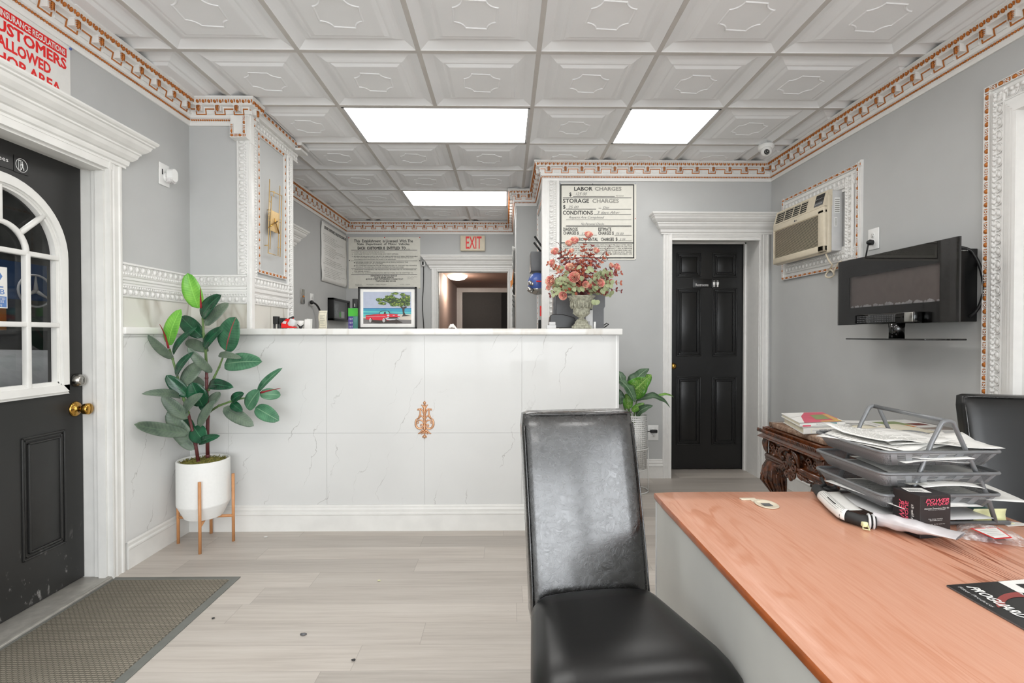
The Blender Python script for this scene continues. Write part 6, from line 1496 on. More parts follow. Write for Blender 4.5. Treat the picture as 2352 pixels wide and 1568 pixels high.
for k in range(46):     # sprays fan out from the urn mouth
    an = radians(rnd.uniform(-16, 196)); dep = rnd.uniform(-.7, .7); rr = rnd.uniform(.15, .30) * (1 if k % 3 else .8)
    tipp = c0 + V((cos(an) * rr * .86, dep * .16 - .03, max(-.05, sin(an)) * rr * 1.15 + .03))
    path = bez(c0, c0 + (tipp - c0) * .5 + V((0, 0, .06)), tipp, 8); sm.tube(path, .0013, 4)
    kind = ('eucal', 'rustleaf', 'wineleaf')[k % 3]
    if sin(an) > .75 and kind == 'eucal': kind = 'rustleaf'
    for j in range(2, 9):
        for sd in (-1, 1):
            d = (path[j] - path[j - 1]).normalized(); si = d.cross(V((0, 1, 0))); si = si.normalized() if si.length > .01 else V((1, 0, 0))
            dd = d * .5 + si * sd + V((0, rnd.uniform(-.6, .2), rnd.uniform(-.2, .3))); L = rnd.uniform(.018, .028) * (1.25 if kind == 'eucal' else .85)
            addleaf(kind, path[j], dd, L, L * (.85 if kind == 'eucal' else .62), V((rnd.uniform(-.5, .5), -1, rnd.uniform(-.2, .6))))
for x, y in ((600, 1090), (560, 1000), (725, 1070), (770, 1110), (800, 1060), (950, 1105), (990, 1085), (1030, 1110), (970, 1190), (905, 1190), (870, 870), (700, 860), (640, 930), (760, 890), (840, 920), (930, 910), (570, 880), (610, 870), (1030, 960), (970, 970), (590, 980), (800, 960), (930, 1060), (650, 940), (1060, 1080)):
    p = s5(x, y, 3.07 + rnd.uniform(0, .03)); L = rnd.uniform(.032, .042); addleaf('eucal', p, V((rnd.uniform(-.6, .6), -.1, rnd.uniform(-1, .3))), L, L * .8, V((rnd.uniform(-.3, .3), -1, .3)))
for k in range(60):
    x, y = rnd.uniform(520, 1060), rnd.uniform(780, 1130); p = s5(x, y, 3.10 + rnd.uniform(0, .06)); L = rnd.uniform(.018, .032); addleaf(rnd.choice(('rustleaf', 'wineleaf', 'rustleaf')), p, V((rnd.uniform(-1, 1), -.2, rnd.uniform(-1, 1))), L, L * .6, V((rnd.uniform(-.4, .4), -1, rnd.uniform(-.2, .6))))
for k in range(14):     # thin dark twigs with buds
    x0 = rnd.choice((rnd.uniform(470, 620), rnd.uniform(960, 1110))); y0 = rnd.uniform(640, 820) if k % 4 else rnd.uniform(1040, 1100); p = s5(x0, y0, 3.14); path = bez(c0 + V((0, 0, .08)), (c0 + p) / 2 + V((0, 0, .07)), p, 8); sm.tube(path, .0011, 4)
    for j in range(4, 9):
        for q in range(3): sm.ball(path[j] + V((rnd.uniform(-.008, .008), rnd.uniform(-.006, .006), rnd.uniform(-.008, .008))), .0026, 5, 4)
sm.build('twigs', fb)['kind'] = 'stuff'
for kx, nm_ in (('eucal', 'eucalyptus_leaves'), ('rustleaf', 'rust_leaves'), ('wineleaf', 'wine_leaves')): lv[kx].build(nm_, fb, fix=False)['kind'] = 'stuff'

# rack, blue helmet-like bag and slips on the step walls
mr = thing('wall_rack', 'dark grey wall file rack with raised lids left of the flowers', 'rack', (.25, 4.4, 1.75))
def s2(x, y, Y): return at(1140 + x / 4.61, 420 + y / 4.61, Y=Y)
a, b = s2(362, 735, 4.45), s2(500, 940, 4.45); B('bin', mr, 'midgrey', ((a.x, 4.40, b.z), (XP - .001, 4.60, a.z)), ch=.004)
m = MB().mat('ink'); 
for q in (((405, 565), (500, 700)), ((398, 630), (475, 730))):
    A_, B_2 = s2(*q[0], 4.45), s2(*q[1], 4.45); m.tube([A_, B_2], .012, 4)
m.build('lid', mr)
bl = thing('wall_ball', 'round blue piggy bank shaped object with silver end below the dark rack', 'bank', tuple(s2(430, 1060, 4.42)))
m = MB().mat('blue'); c = s2(432, 1060, 4.42); m.ball(c, 1, 24, 16, (.082, .085, .092)); m.build('body', bl)
m = MB().mat('chrome'); 
for x, y, r in ((362, 1060, .022), (355, 1130, .024), (385, 1070, .018), (370, 1150, .016)): m.ball(s2(x, y, 4.36), r, 10, 8)
m.ball(c - V((0, 0, .05)), 1, 20, 10, (.07, .07, .055)); m.build('silver_end', bl)
m = MB().mat('red'); A_, B_2 = s2(424, 1040, 4.32), s2(490, 1044, 4.32); m.tube([A_, B_2], .006, 6); m.build('slot', bl)
m = MB().mat('blackmatte'); a, b = s2(448, 1450, 4.3), s2(495, 1540, 4.3); m.box((a.x, 4.28, b.z - .01), (XP - .016, 4.36, a.z), .004); tag(m.build('wall_handset', loc=(a.x, 4.3, b.z)), 'dark handset on the wall edge just above the ledge', 'handset')
m = MB().mat('red'); a, b = s2(462, 1300, 4.3), s2(482, 1410, 4.3); m.box((a.x, 4.30, b.z), (b.x, 4.31, a.z)); m.mat('paper').box((b.x, 4.302, b.z + .03), (b.x + .02, 4.312, b.z + .07)); m.box((a.x, 4.29, b.z - .02), (XP - .016, 4.33, a.z + .01)) if False else None; tag(m.build('hanging_tag', loc=(a.x, 4.3, b.z)), 'red tag with white slip hanging at the edge of the side wall', 'tag')
for k, (x0, x1, y0, y1, mt, lb) in enumerate(((162, 212, 665, 935, 'paper', 'long white paper sheets pinned at the narrow side wall, upper bundle'), (148, 182, 915, 1120, 'orange', 'orange paper arrow pinned at the narrow side wall'), (168, 210, 940, 1180, 'greyink', 'grey clipped papers below the white upper bundle'), (160, 208, 1180, 1530, 'paper', 'crumpled white papers pinned low at the narrow side wall'))):
    Y = 5.35 + k * .03; a, b = s2(x0, y0, Y), s2(x1, y1, Y); rnd = random.Random(k)
    m = MB().mat(mt)
    if mt == 'orange': m.prism([(s2(x, y, Y).x, s2(x, y, Y).z) for x, y in ((178, 915), (182, 920), (178, 1060), (150, 1120), (148, 1040), (165, 1025))], Y, Y + .004, 'y')
    else: m.grid(lambda u, v: V((min(XS - .003, a.x + (XS - .002 - a.x) * u + .012 * rnd.random() * (1 - u)), Y + .10 * u + .012 * sin(v * 20), b.z + (a.z - b.z) * v)), 5, 16)
    if k == 3:
        m.mat('ink')
        for q in range(7): z = b.z + .25 + q * .05; m.tube([(a.x + .01, Y - .01, z), (a.x + .03, Y, z - .03)], .003, 4)
    tag(m.build('pinned_paper', loc=(a.x, Y, b.z), solid=.001 if mt != 'orange' else 0, fix=False), lb, 'paper')
# ------------------------------------------------------------------ things on the desk and the side table
def ztray(px, py): return at(px, py, Z=DZ)
TXA, TXB, TYA, TYB = 1.043, 1.385, 1.375, 1.675
og = thing('letter_tray_rack', 'grey wire mesh three tier letter tray on the desk right rear', 'letter tray', (1.22, 1.52, DZ))
for k, zr in enumerate((.875, .815, .755)):
    m = MB().mat('trayfr'); r_ = .02
    ring = []
    for cx, cy, a0 in ((TXB - r_, TYA + r_, -90), (TXB - r_, TYB - r_, 0), (TXA + r_, TYB - r_, 90), (TXA + r_, TYA + r_, 180)):
        ring += [(cx + r_ * cos(radians(a0 + q * 22.5)), cy + r_ * sin(radians(a0 + q * 22.5)), zr) for q in range(5)]
    m.tube(ring, .0048, 8, closed=True); m.build('tray_rim', og)
    m = MB().mat('traymesh'); n = len(ring); cx, cy = (TXA + TXB) / 2, (TYA + TYB) / 2; dz = -.040
    v = ring + [(cx + (p[0] - cx) * .86, cy + (p[1] - cy) * .86, zr + dz) for p in ring]
    def lenup(i): return sum((V(ring[q]) - V(ring[q - 1])).length for q in range(1, i + 1))
    vv = []; uu = []; ff = []
    for i in range(n + 1):
        p, q = V(v[i % n]), V(v[n + i % n]); vv += [p, q]; L_ = lenup(min(i, n - 1)) + (0 if i < n else .02); uu += [(L_, 0), (L_, .045)]
    for i in range(n): ff.append((2 * i, 2 * i + 1, 2 * i + 3, 2 * i + 2))
    m.add(vv, ff, True, uu); b = [V(p) for p in v[n:]]; m.add(b, [list(range(n))], False, [(p.x, p.y) for p in b]); m.build('mesh_tray', og, solid=.0006, fix=False)
for (yc, name) in ((TYA + .018, 'near'), (TYB - .0, 'far')):
    m = MB().mat('trayfr'); xc_ = 1.243; zt = .957 if name == 'near' else .960
    left = [V((1.105, yc, DZ + .006)), V((1.13, yc, DZ + .06)), V((1.20, yc, zt - .055)), V((1.222, yc, zt - .012))]; arc_ = [V((xc_ + .021 * cos(a), yc, zt - .012 + .014 * sin(a))) for a in (2.4, 1.9, pi / 2, 1.2, .7)]
    right = [V((1.266, yc, zt - .018)), V((1.30, yc, zt - .09)), V((1.36, yc, DZ + .08)), V((1.383, yc, DZ + .006))]
    m.tube(left + arc_ + right, .0062, 10); m.tube([(1.075, yc, DZ + .0065), (1.42, yc, DZ + .0065)], .0062, 10); m.ball((1.42, yc, DZ + .0065), .0064, 8, 6); m.build('side_frame', og)
m = MB().mat('trayfr'); m.tube([(1.243, TYA + .018, .958), (1.243, TYB, .961)], .0062, 10); m.build('carry_bar', og)
# papers in the trays, each sheet its own thing
rnd = random.Random(14)
def sheet(cx, cy, z, w, h, rot, curl=.006, mt='paper', lines=0, seed=0, tiltx=0.0, tilty=0.0, lift=(0, 0, 0, 0)):
    r = random.Random(seed); ca, sa = cos(rot), sin(rot)
    def P_(u, v):
        x, y = (u - .5) * w, (v - .5) * h; zz = z + curl * sin(u * 5 + seed) * .5 * (abs(v - .5) * 2) ** 2 + x * tiltx + y * tilty
        zz += lift[0] * max(0, 1 - 3 * (u + v)) + lift[1] * max(0, 1 - 3 * ((1 - u) + v)) + lift[2] * max(0, 1 - 3 * ((1 - u) + (1 - v))) + lift[3] * max(0, 1 - 3 * (u + 1 - v))
        return V((cx + x * ca - y * sa, cy + x * sa + y * ca, zz))
    m = MB().mat(mt).grid(P_, 9, 9)
    if lines:
        m.mat('greyink')
        for k in range(lines):
            v = .92 - k * .82 / lines; a = .08; b = r.uniform(.35, .92)
            f_ = lambda u, v_: P_(u, v_) + V((0, 0, .0006)); nseg = 5
            for q in range(nseg):
                u0, u1 = a + (b - a) * q / nseg, a + (b - a) * (q + .8) / nseg; m.poly([f_(u0, v), f_(u1, v), f_(u1, v - .0035), f_(u0, v - .0035)])
    return m
tops = [(1.20, 1.52, .846, .215, .28, .1, 0), (1.225, 1.53, .852, .28, .216, .12, 12), (1.21, 1.51, .8605, .216, .28, -.25, 16), (1.25, 1.50, .8665, .28, .216, -.12, 14), (1.20, 1.53, .874, .28, .216, .30, 18), (1.16, 1.545, .879, .216, .26, .5, 14), (1.28, 1.50, .8835, .27, .2, -.28, 14), (1.19, 1.56, .890, .216, .25, .12, 20)]
lbt = ['lowest loose white sheet in the top mesh tray', 'second sheet from the bottom of the top tray pile', 'printed sheet low in the top tray pile, turned left', 'printed sheet in the middle of the top tray pile, sticking out right', 'twisted printed sheet in the upper half of the top tray pile', 'sheet hanging over the left rim of the top tray', 'curled sheet jutting over the right rim of the top tray', 'uppermost printed sheet on the top tray pile']
for k, (cx, cy, z, w, h, ro, ln) in enumerate(tops):
    m = sheet(cx, cy, z, w, h, ro, .010 if k < 6 else .016, 'paper', ln, k, lift=(0, .012 if k > 4 else 0, .02 if k in (3, 6) else 0, .012 if k == 7 else 0))
    tag(m.build('paper_sheet', loc=(cx, cy, z), solid=.0005, fix=False), lbt[k], 'paper', 'papers in the top tray')
mids = [(1.22, 1.52, .784, .216, .28, .06, 'greyink'), (1.215, 1.515, .790, .28, .216, .05, 'paper'), (1.21, 1.52, .797, .28, .216, .02, 'lightgrey'), (1.26, 1.52, .803, .27, .216, -.12, 'paper')]
lbm = ['grey folder lowest in the middle mesh tray', 'white sheet above the grey folder in the middle tray', 'pale grey sheet in the middle tray', 'uppermost white sheet in the middle mesh tray']
for k, (cx, cy, z, w, h, ro, mt) in enumerate(mids):
    tag(sheet(cx, cy, z, w, h, ro, .004, mt, 10 if k == 3 else 0, 20 + k).build('paper_sheet', loc=(cx, cy, z), solid=.0008, fix=False), lbm[k], 'paper', 'papers in the middle tray')
lows = [(1.20, 1.50, .724, .24, .27, .08, 'paper', 0), (1.16, 1.49, .731, .216, .27, .18, 'paper', 14), (1.33, 1.49, .741, .28, .20, -.25, 'paper', 16)]
lbl_ = ['lowest white sheet in the bottom mesh tray', 'white form with blue and red marks at the left of the bottom tray', 'white sheet sticking out far right of the bottom tray']
for k, (cx, cy, z, w, h, ro, mt, ln) in enumerate(lows):
    m = sheet(cx, cy, z, w, h, ro, .004, mt, ln, 30 + k)
    if k == 1:
        f_ = lambda u, v: V((cx + (u - .5) * w * cos(ro) - (v - .5) * h * sin(ro), cy + (u - .5) * w * sin(ro) + (v - .5) * h * cos(ro), z + .004))
        m.mat('red'); strip(m, .40, .30, .46, .318, f_); strip(m, .60, .30, .66, .318, f_); m.mat('blue'); letter(m, 'U', .49, .28, .57, .345, f_, bold=.018); letter(m, 'Estimate', .28, .19, .50, .225, f_, shear=.3)
    tag(m.build('paper_sheet', loc=(cx, cy, z), solid=.0006, fix=False), lbl_[k], 'paper', 'papers in the bottom tray')
m = sheet(1.19, 1.47, .695, .30, .24, .1, .003, 'lightgrey'); tag(m.build('paper_sheet', loc=(1.19, 1.47, .69), solid=.001, fix=False), 'pale folder lying on the desk under the bottom tray', 'paper')
# cards, box, notes to the right of the rack
m = MB().mat('ink').box((1.30, 1.425, DZ + .0005), (1.40, 1.50, DZ + .018), .002); m.mat('greyink').box((1.302, 1.424, DZ + .004), (1.398, 1.4252, DZ + .010)); tag(m.build('card_pile', loc=(1.35, 1.46, DZ)), 'dark pile of cards under the right side of the tray rack', 'cards')
m = MB().mat('teal').box((1.335, 1.43, DZ + .0185), (1.44, 1.50, DZ + .020)); m.mat('paper').box((1.345, 1.44, DZ + .0200), (1.38, 1.49, DZ + .0204)); tag(m.build('green_card', loc=(1.39, 1.46, DZ + .018)), 'green and white card on the dark card pile, desk right', 'card')
a = at(2216, 1164, Y=1.41); m = MB().mat('yellow'); m.grid(lambda u, v: V((1.345 + .095 * u, 1.418 + .004 * sin(v * 3), DZ + .0008 + .036 * v)), 4, 4); m.mat('yellow').box((1.345, 1.395, DZ + .0005), (1.44, 1.42, DZ + .0022)); tag(m.build('sticky_note', loc=(1.39, 1.41, DZ), solid=.0008), 'pale yellow folded sticky note at the right foot of the tray rack', 'note')
m = MB().mat('paper'); m.prism([(1.405, 1.38), (1.46, 1.385), (1.475, 1.40), (1.45, 1.415), (1.41, 1.405)], DZ + .0004, DZ + .0015); tag(m.build('paper_scrap', loc=(1.43, 1.4, DZ)), 'small white paper scrap beside the yellow note', 'paper')

# black filter kit carton
BX = [V((1.088, 1.298)), V((1.180, 1.310)), V((1.168, 1.388)), V((1.076, 1.376))]; BZ1 = .778
pb = thing('parts_carton', 'small black POWER TORQUE carton standing before the tray rack', 'box', (1.13, 1.34, DZ))
m = MB(); M['cartonblack'] = flat('dark_brown_carton', '#241f20', .45); m.mat('cartonblack').prism([tuple(p) for p in BX], DZ + .0004, BZ1); m.build('carton', pb, bevel=.0012)
fd = (BX[1] - BX[0]); nf = V((fd.y, -fd.x)).normalized()
FM = lambda h: (lambda u, v: V((BX[0].x + fd.x * u + nf.x * h, BX[0].y + fd.y * u + nf.y * h, DZ + (BZ1 - DZ) * v)))
ld = (BX[0] - BX[3]); nl = V((ld.y, -ld.x)).normalized()
LM = lambda h: (lambda u, v: V((BX[3].x + ld.x * u + nl.x * h, BX[3].y + ld.y * u + nl.y * h, DZ + (BZ1 - DZ) * v)))
m = MB().mat('paper')
for tx, x0, y0, x1, y1 in (('Automatic Transmission Filter Kit', .12, .685, .93, .72), ('Kit de Filtre pour Transmission', .25, .655, .8, .675), ('Fits many models', .26, .44, .72, .465), ('See side panel', .3, .405, .7, .43), ('Made to fit exactly', .26, .32, .8, .34)): letter(m, tx, x0, y0, x1, y1, FM(.0014))
m.mat('bookred'); letter(m, 'POWER', .16, .84, .93, .93, FM(.0014), shear=.3, bold=.018); letter(m, 'TORQUE', .19, .76, .93, .835, FM(.0014), shear=.3, bold=.018)
lm = LM(.0014); rot = lambda u, v: lm(u, v)
m.mat('bookred'); letter(m, 'POWER', .12, .26, .78, .46, lambda u, v: lm(v, u), bold=.018); letter(m, 'TORQUE', .12, .46, .78, .60, lambda u, v: lm(v, u), bold=.018); m.mat('paper'); letter(m, 'Automatic Filter Kit', .10, .70, .75, .80, lambda u, v: lm(v, u)); m.build('lettering', pb, fix=False)
m = MB().mat('paper'); q = lambda a, b: V(((BX[0] + fd * a + (BX[3] - BX[0]) * b).x, (BX[0] + fd * a + (BX[3] - BX[0]) * b).y, BZ1 + .0007)); m.poly([q(.05, .45), q(.62, .25), q(.75, .75), q(.18, .9)])
m.mat('midgrey')
for k in range(7): a_ = .14 + .055 * k; m.poly([V((p.x, p.y, BZ1 + .0011)) for p in (q(a_, .5 + k * -.02), q(a_ + .025, .5 - k * .02), q(a_ + .08, .74 - k * .02), q(a_ + .055, .74 - k * .02))])
m.build('white_label', pb, fix=False)
m = MB().mat('paper'); m.grid(lambda u, v: V((1.155 + .14 * u, 1.365 + .035 * v - .03 * u, BZ1 + .002 + .010 * sin(u * 2.5) + .004 * v)), 8, 4); m.mat('greyink')
for k in range(3): m.grid(lambda u, v: V((1.18 + .08 * u, 1.372 + .007 * k - .018 * u, BZ1 + .0042 + .010 * sin(u * 1.4 + .4) + .003)), 3, 1)
tag(m.build('receipt', loc=(1.2, 1.37, BZ1), solid=.0004, fix=False), 'curled white receipt lying over the black carton', 'receipt')

# hose with clamp and its clear sleeve
hs = thing('rubber_hose', 'black rubber hose with paper tag, grey clamp and clear sleeve on the desk', 'hose', (1.0, 1.45, DZ))
hp = [at(x, y, Z=DZ + .018) for x, y in ((1876, 1122), (1892, 1140), (1915, 1163), (1940, 1184), (1975, 1194), (2012, 1199))]
m = MB().mat('rubber'); m.tube(hp, [.016, .018, .0165, .016, .016, .0165], 14); m.build('hose', hs)
m = MB().mat('rubber'); p = at(1907, 1123, Z=DZ + .02); m.tube([p + V((.018 * cos(a), .018 * sin(a), .0)) for a in [k * pi / 8 for k in range(16)]], .008, 8, closed=True); m.tube([hp[0] + V((0, 0, .004)), p + V((-.01, .012, .012)), p + V((-.012, .03, .03))], .006, 8); m.build('hose_end', hs)
m = MB().mat('paper')
def tagsurf(u, v):
    i = 1 + u * 2.2; k = int(min(i, 3)); t_ = i - k; c = hp[k].lerp(hp[k + 1], t_); d = (hp[k + 1] - hp[k]).normalized(); sd = d.cross(EZ).normalized(); a = -2.0 + 3.6 * v
    if v > .72: a0 = -2.0 + 3.6 * .72; e = (v - .72) / .28; return c + sd * (-.019 * sin(a0)) + EZ * (.019 * cos(a0)) + (V((1, .2, 0)) * .045 + EZ * -.002) * e
    return c + sd * (-.019 * sin(a)) + EZ * (.019 * cos(a))
m.grid(tagsurf, 8, 14); m.mat('greyink')
for k in range(5): m.grid(lambda u, v: tagsurf(.08 + .84 * u, .30 + k * .08 + v * .012) + EZ * .0008, 6, 1)
m.mat('ink'); m.grid(lambda u, v: tagsurf(.3 + .35 * u, .42 + v * .05 * (1 if True else 0)) + EZ * .0010, 3, 1)
m.build('paper_tag', hs, solid=.0004, fix=False)
c = hp[4].lerp(hp[5], .55); d = (hp[5] - hp[4]).normalized(); sd = d.cross(EZ).normalized()
m = MB().mat('lightgrey'); m.tube([c + sd * .0185 * cos(a) + EZ * .0185 * sin(a) for a in [k * pi / 10 for k in range(20)]], .0035, 5, closed=True); m.tube([c + d * .01 + sd * .0185 * cos(a) + EZ * .0185 * sin(a) for a in [k * pi / 10 for k in range(20)]], .003, 5, closed=True); m.build('clamp', hs)
m = MB().mat('yellow'); e0 = at(1984, 1204, Z=DZ + .012); m.box((e0.x - .006, e0.y - .008, e0.z - .006), (e0.x + .008, e0.y + .006, e0.z + .008), .003); m.tube([e0 + V((-.006, -.006, 0)), e0 + V((-.014, -.016, -.006)), e0 + V((.002, -.020, -.008)), e0 + V((.006, -.006, 0))], .0018, 6); m.build('clip', hs)
m = MB(); M['milky'] = flat('milky_plastic', '#CFCBCD', .25, var=.07, scale=25); m.mat('milky')
A0, A1 = at(2008, 1190, Z=DZ + .024), at(2207, 1231, Z=DZ + .036)
def slv(u, v):
    c = A0.lerp(A1, u); w = .014 + .024 * u; th = .013 * (1 - u) + .004 + .006 * sin(pi * min(1, u * 1.2)); a = v * 2 * pi; ax = (A1 - A0).normalized(); s_ = ax.cross(EZ).normalized()
    return c + s_ * (w * cos(a)) + EZ * (th * sin(a) * (1 + .12 * sin(u * 23 + v * 9)))
m.grid(slv, 20, 22); m.build('clear_sleeve', hs, fix=False)

# clear plastic parcel with red edged label
bg_ = thing('plastic_bag', 'clear plastic bag with red edged white label at the desk right', 'bag', (1.28, 1.31, DZ))
m = MB().mat('film'); rnd = random.Random(12); cb_ = [at(2196, 1204, Z=DZ), at(2262, 1196, Z=DZ), at(2352, 1228, Z=DZ), at(2390, 1262, Z=DZ), at(2285, 1267, Z=DZ), at(2200, 1238, Z=DZ)]
hts = [[rnd.random() for _ in range(15)] for _ in range(15)]
def bagp(u, v):
    a = cb_[0].lerp(cb_[5], v); b = cb_[1].lerp(cb_[2], .3).lerp(cb_[3], .3).lerp(cb_[3], v); p = a.lerp(b, u); h = .0015 + .020 * (sin(pi * u) * sin(pi * v)) ** .8 + .006 * hts[int(u * 14)][int(v * 14)] * (0 < u < 1) * (0 < v < 1)
    return V((p.x, p.y, DZ + h))
m.grid(bagp, 14, 14); m.build('film', bg_, fix=False)
m = MB().mat('red'); L4 = [at(2228, 1213, Z=DZ + .024), at(2290, 1211, Z=DZ + .024), at(2326, 1235, Z=DZ + .024), at(2286, 1238, Z=DZ + .024)]; m.poly(L4); c = sum(L4, V((0, 0, 0))) / 4; m.mat('paper').poly([c + (p - c) * V((.86, .74, 1)).x + V((0, 0, .0008)) for p in L4]); m.mat('greyink')
for k in range(4): a = L4[0].lerp(L4[3], .25 + k * .15); b = L4[1].lerp(L4[2], .25 + k * .15); m.poly([a.lerp(b, .15) + EZ * .0014, a.lerp(b, .8) + EZ * .0014, a.lerp(b, .8) + EZ * .0014 + V((0, -.001, 0)), a.lerp(b, .15) + EZ * .0014 + V((0, -.001, 0))])
m.build('label', bg_, fix=False)
m = MB().mat('midgrey'); m.ball(V((1.285, 1.30, DZ + .006)), 1, 12, 6, (.045, .018, .005)); m.build('contents', bg_)

# brochure at the right frame edge
br = thing('brochure', 'black PROGUARD brochure with white sheet at the lower right desk edge', 'brochure', (1.1, 1.0, DZ))
C0, C1, C3 = at(2174, 1343, Z=DZ + .004), at(2400, 1327, Z=DZ + .004), at(2440, 1500, Z=DZ + .004)
u_ = (C1 - C0); w_ = at(2352, 1443, Z=DZ + .004) - C0; w_ = w_ - u_ * (w_.dot(u_) / u_.dot(u_)); w_ = w_.normalized() * .30; e_ = (at(2352, 1443, Z=DZ + .004) - C0).normalized() * .34
bm_ = lambda h: (lambda a, b: C0 + u_ * a * 1.1 + e_ * b + EZ * h)
m = MB().mat('midgrey'); f_ = bm_(-.003); g_ = bm_(0); m.add([f_(0, 0), f_(1, 0), f_(1, 1), f_(0, 1), g_(0, 0), g_(1, 0), g_(1, 1), g_(0, 1)], [(0, 3, 2, 1), (0, 1, 5, 4), (1, 2, 6, 5), (2, 3, 7, 6), (3, 0, 4, 7)]); m.mat('black').poly([g_(0, 0), g_(1, 0), g_(1, 1), g_(0, 1)]); m.build('cover', br)
def bp_(x, y, h=.0006): return at(1700 + x / 3.607, 1200 + y / 3.607, Z=DZ + .004 + h)
m = MB().mat('paper'); m.poly([bp_(2135, 488), bp_(2500, 455), bp_(2900, 900), bp_(2500, 680)]); m.mat('ink').poly([bp_(2280, 508, .001), bp_(2500, 500, .001), bp_(2600, 560, .001), bp_(2350, 545, .001)]); m.build('white_sheet', br, fix=False)
m = MB(); M['dullred'] = flat('dull_red_print', '#8d3a36', .4); m.mat('dullred')
cx, cy = 2290, 660
ring = []
for k in range(25): a = radians(150 + 250 * k / 24); ring.append((cx + 175 * cos(a), cy + 85 * sin(a)))
inn = [(cx + 25 + 120 * cos(radians(150 + 250 * k / 24)), cy + 5 + 50 * sin(radians(150 + 250 * k / 24))) for k in range(25)]
for k in range(24): m.poly([bp_(*ring[k]), bp_(*ring[k + 1]), bp_(*inn[k + 1]), bp_(*inn[k])])
m.build('emblem', br, fix=False)
def pgm(h):
    o0, o1 = bp_(1960, 530, h), bp_(2400, 780, h); ud = o1 - o0; up_ = (bp_(1925, 548, h) - bp_(1960, 530, h)) * -1
    vd = V((ud.y, -ud.x, 0)).normalized() * -.022
    return lambda u, v: o0 + ud * u + vd * (v - 1) * 1.0
m = MB().mat('paper'); letter(m, 'PROGUARD', 0, 0, 1.03, 1, pgm(.0012), shear=.3, bold=.018)
m.mat('lightgrey'); q_ = pgm(.0012); letter(m, 'Filter Products', .02, -.85, .72, -.5, q_); m.build('lettering', br, fix=False)

# books and magazines on the side table
TZ = .7512
def book(name, label, c0, c1, c2, z0, h, cover, pages='pageyel', spine=None, group='books on the carved table'):
    """c0 near-left corner, c1 near-right corner (spine side), c2 far-right corner"""
    a, b, c = V((*c0, 0)), V((*c1, 0)), V((*c2, 0)); d = a + (c - b)
    T = thing(name, label, 'book', ((a.x + c.x) / 2, (a.y + c.y) / 2, z0), group)
    m = MB().mat(cover); m.prism([(p.x, p.y) for p in (a, b, c, d)], z0, z0 + .003); m.prism([(p.x, p.y) for p in (a, b, c, d)], z0 + h - .003, z0 + h); s_ = (d - a).normalized() * .004; m.prism([(p.x, p.y) for p in (a, b, b + s_, a + s_)], z0, z0 + h); m.build('cover', T)
    i = (c - b).normalized() * .006; j = (b - a).normalized() * .006
    m = MB().mat(pages); m.prism([(p.x, p.y) for p in (a + i + j, b + i - j, c - i * .5 - j, d - i * .5 + j)], z0 + .003, z0 + h - .003); m.build('page_block', T); return T, a, b, c, d
T1, a, b, c, d = book('hardback_book', 'thick white encyclopedia of medicinal plants, lowest of the two stacked books', (1.352, 2.255), (1.606, 2.300), (1.68, 2.60), TZ, .030, 'paper')
sm_ = lambda h: (lambda u, v: V((a.x + (b.x - a.x) * u, a.y + (b.y - a.y) * u - h, TZ + .030 * v)))
m = MB().mat('yellow'); 
for q in ((.15, .15, .76, .17), (.15, .80, .76, .82), (.15, .15, .155, .82), (.755, .15, .76, .82)): strip(m, *q, sm_(.0006))
m.mat('greyink'); letter(m, 'ENCYCLOPEDIA OF MEDICINAL PLANTS', .32, .34, .73, .64, sm_(.0010), bold=.01); letter(m, 'A. Guide', .18, .4, .28, .6, sm_(.0010)); letter(m, 'DK', .86, .35, .91, .65, sm_(.001)); m.build('spine_print', T1, fix=False)
T2, a, b, c, d = book('paperback_book', 'paperback with pink, red and yellow cover, on top of the white encyclopedia', (1.345, 2.272), (1.580, 2.312), (1.652, 2.598), TZ + .0305, .018, 'paper')
m = MB(); qd = lambda u, v, h=0: V(((a + (b - a) * u + (d - a) * v).x, (a + (b - a) * u + (d - a) * v).y, TZ + .0305 + .0185 + h))
for mt, pts, h in (('bookred', [(.10, .0), (.85, .0), (1, .3), (1, .98), (.55, .98), (.3, .6)], 0), ('bookyel', [(.5, .02), (.95, .02), (.98, .75), (.88, .78), (.82, .12), (.5, .12)], .0004), ('bookgrn', [(.48, .25), (.8, .25), (.86, .7), (.55, .7)], .0004), ('paper', [(.02, .5), (.3, .62), (.45, .97), (.05, .97)], .0004)):
    m.mat(mt).poly([qd(x, y, h) for x, y in pts])
m.build('cover_print', T2, fix=False)
m = MB(); sp = lambda h: (lambda u, v: V((a.x + (b.x - a.x) * u, a.y + (b.y - a.y) * u - h, TZ + .0305 + .018 * v))); m.mat('bookteal'); strip(m, .62, .2, .82, .8, sp(.0006)); m.mat('bookred'); strip(m, .06, .05, .24, .4, sp(.0006)); m.mat('greyink'); letter(m, 'Nutritional Healing', .36, .35, .58, .65, sp(.0006)); m.build('spine_print', T2, fix=False)
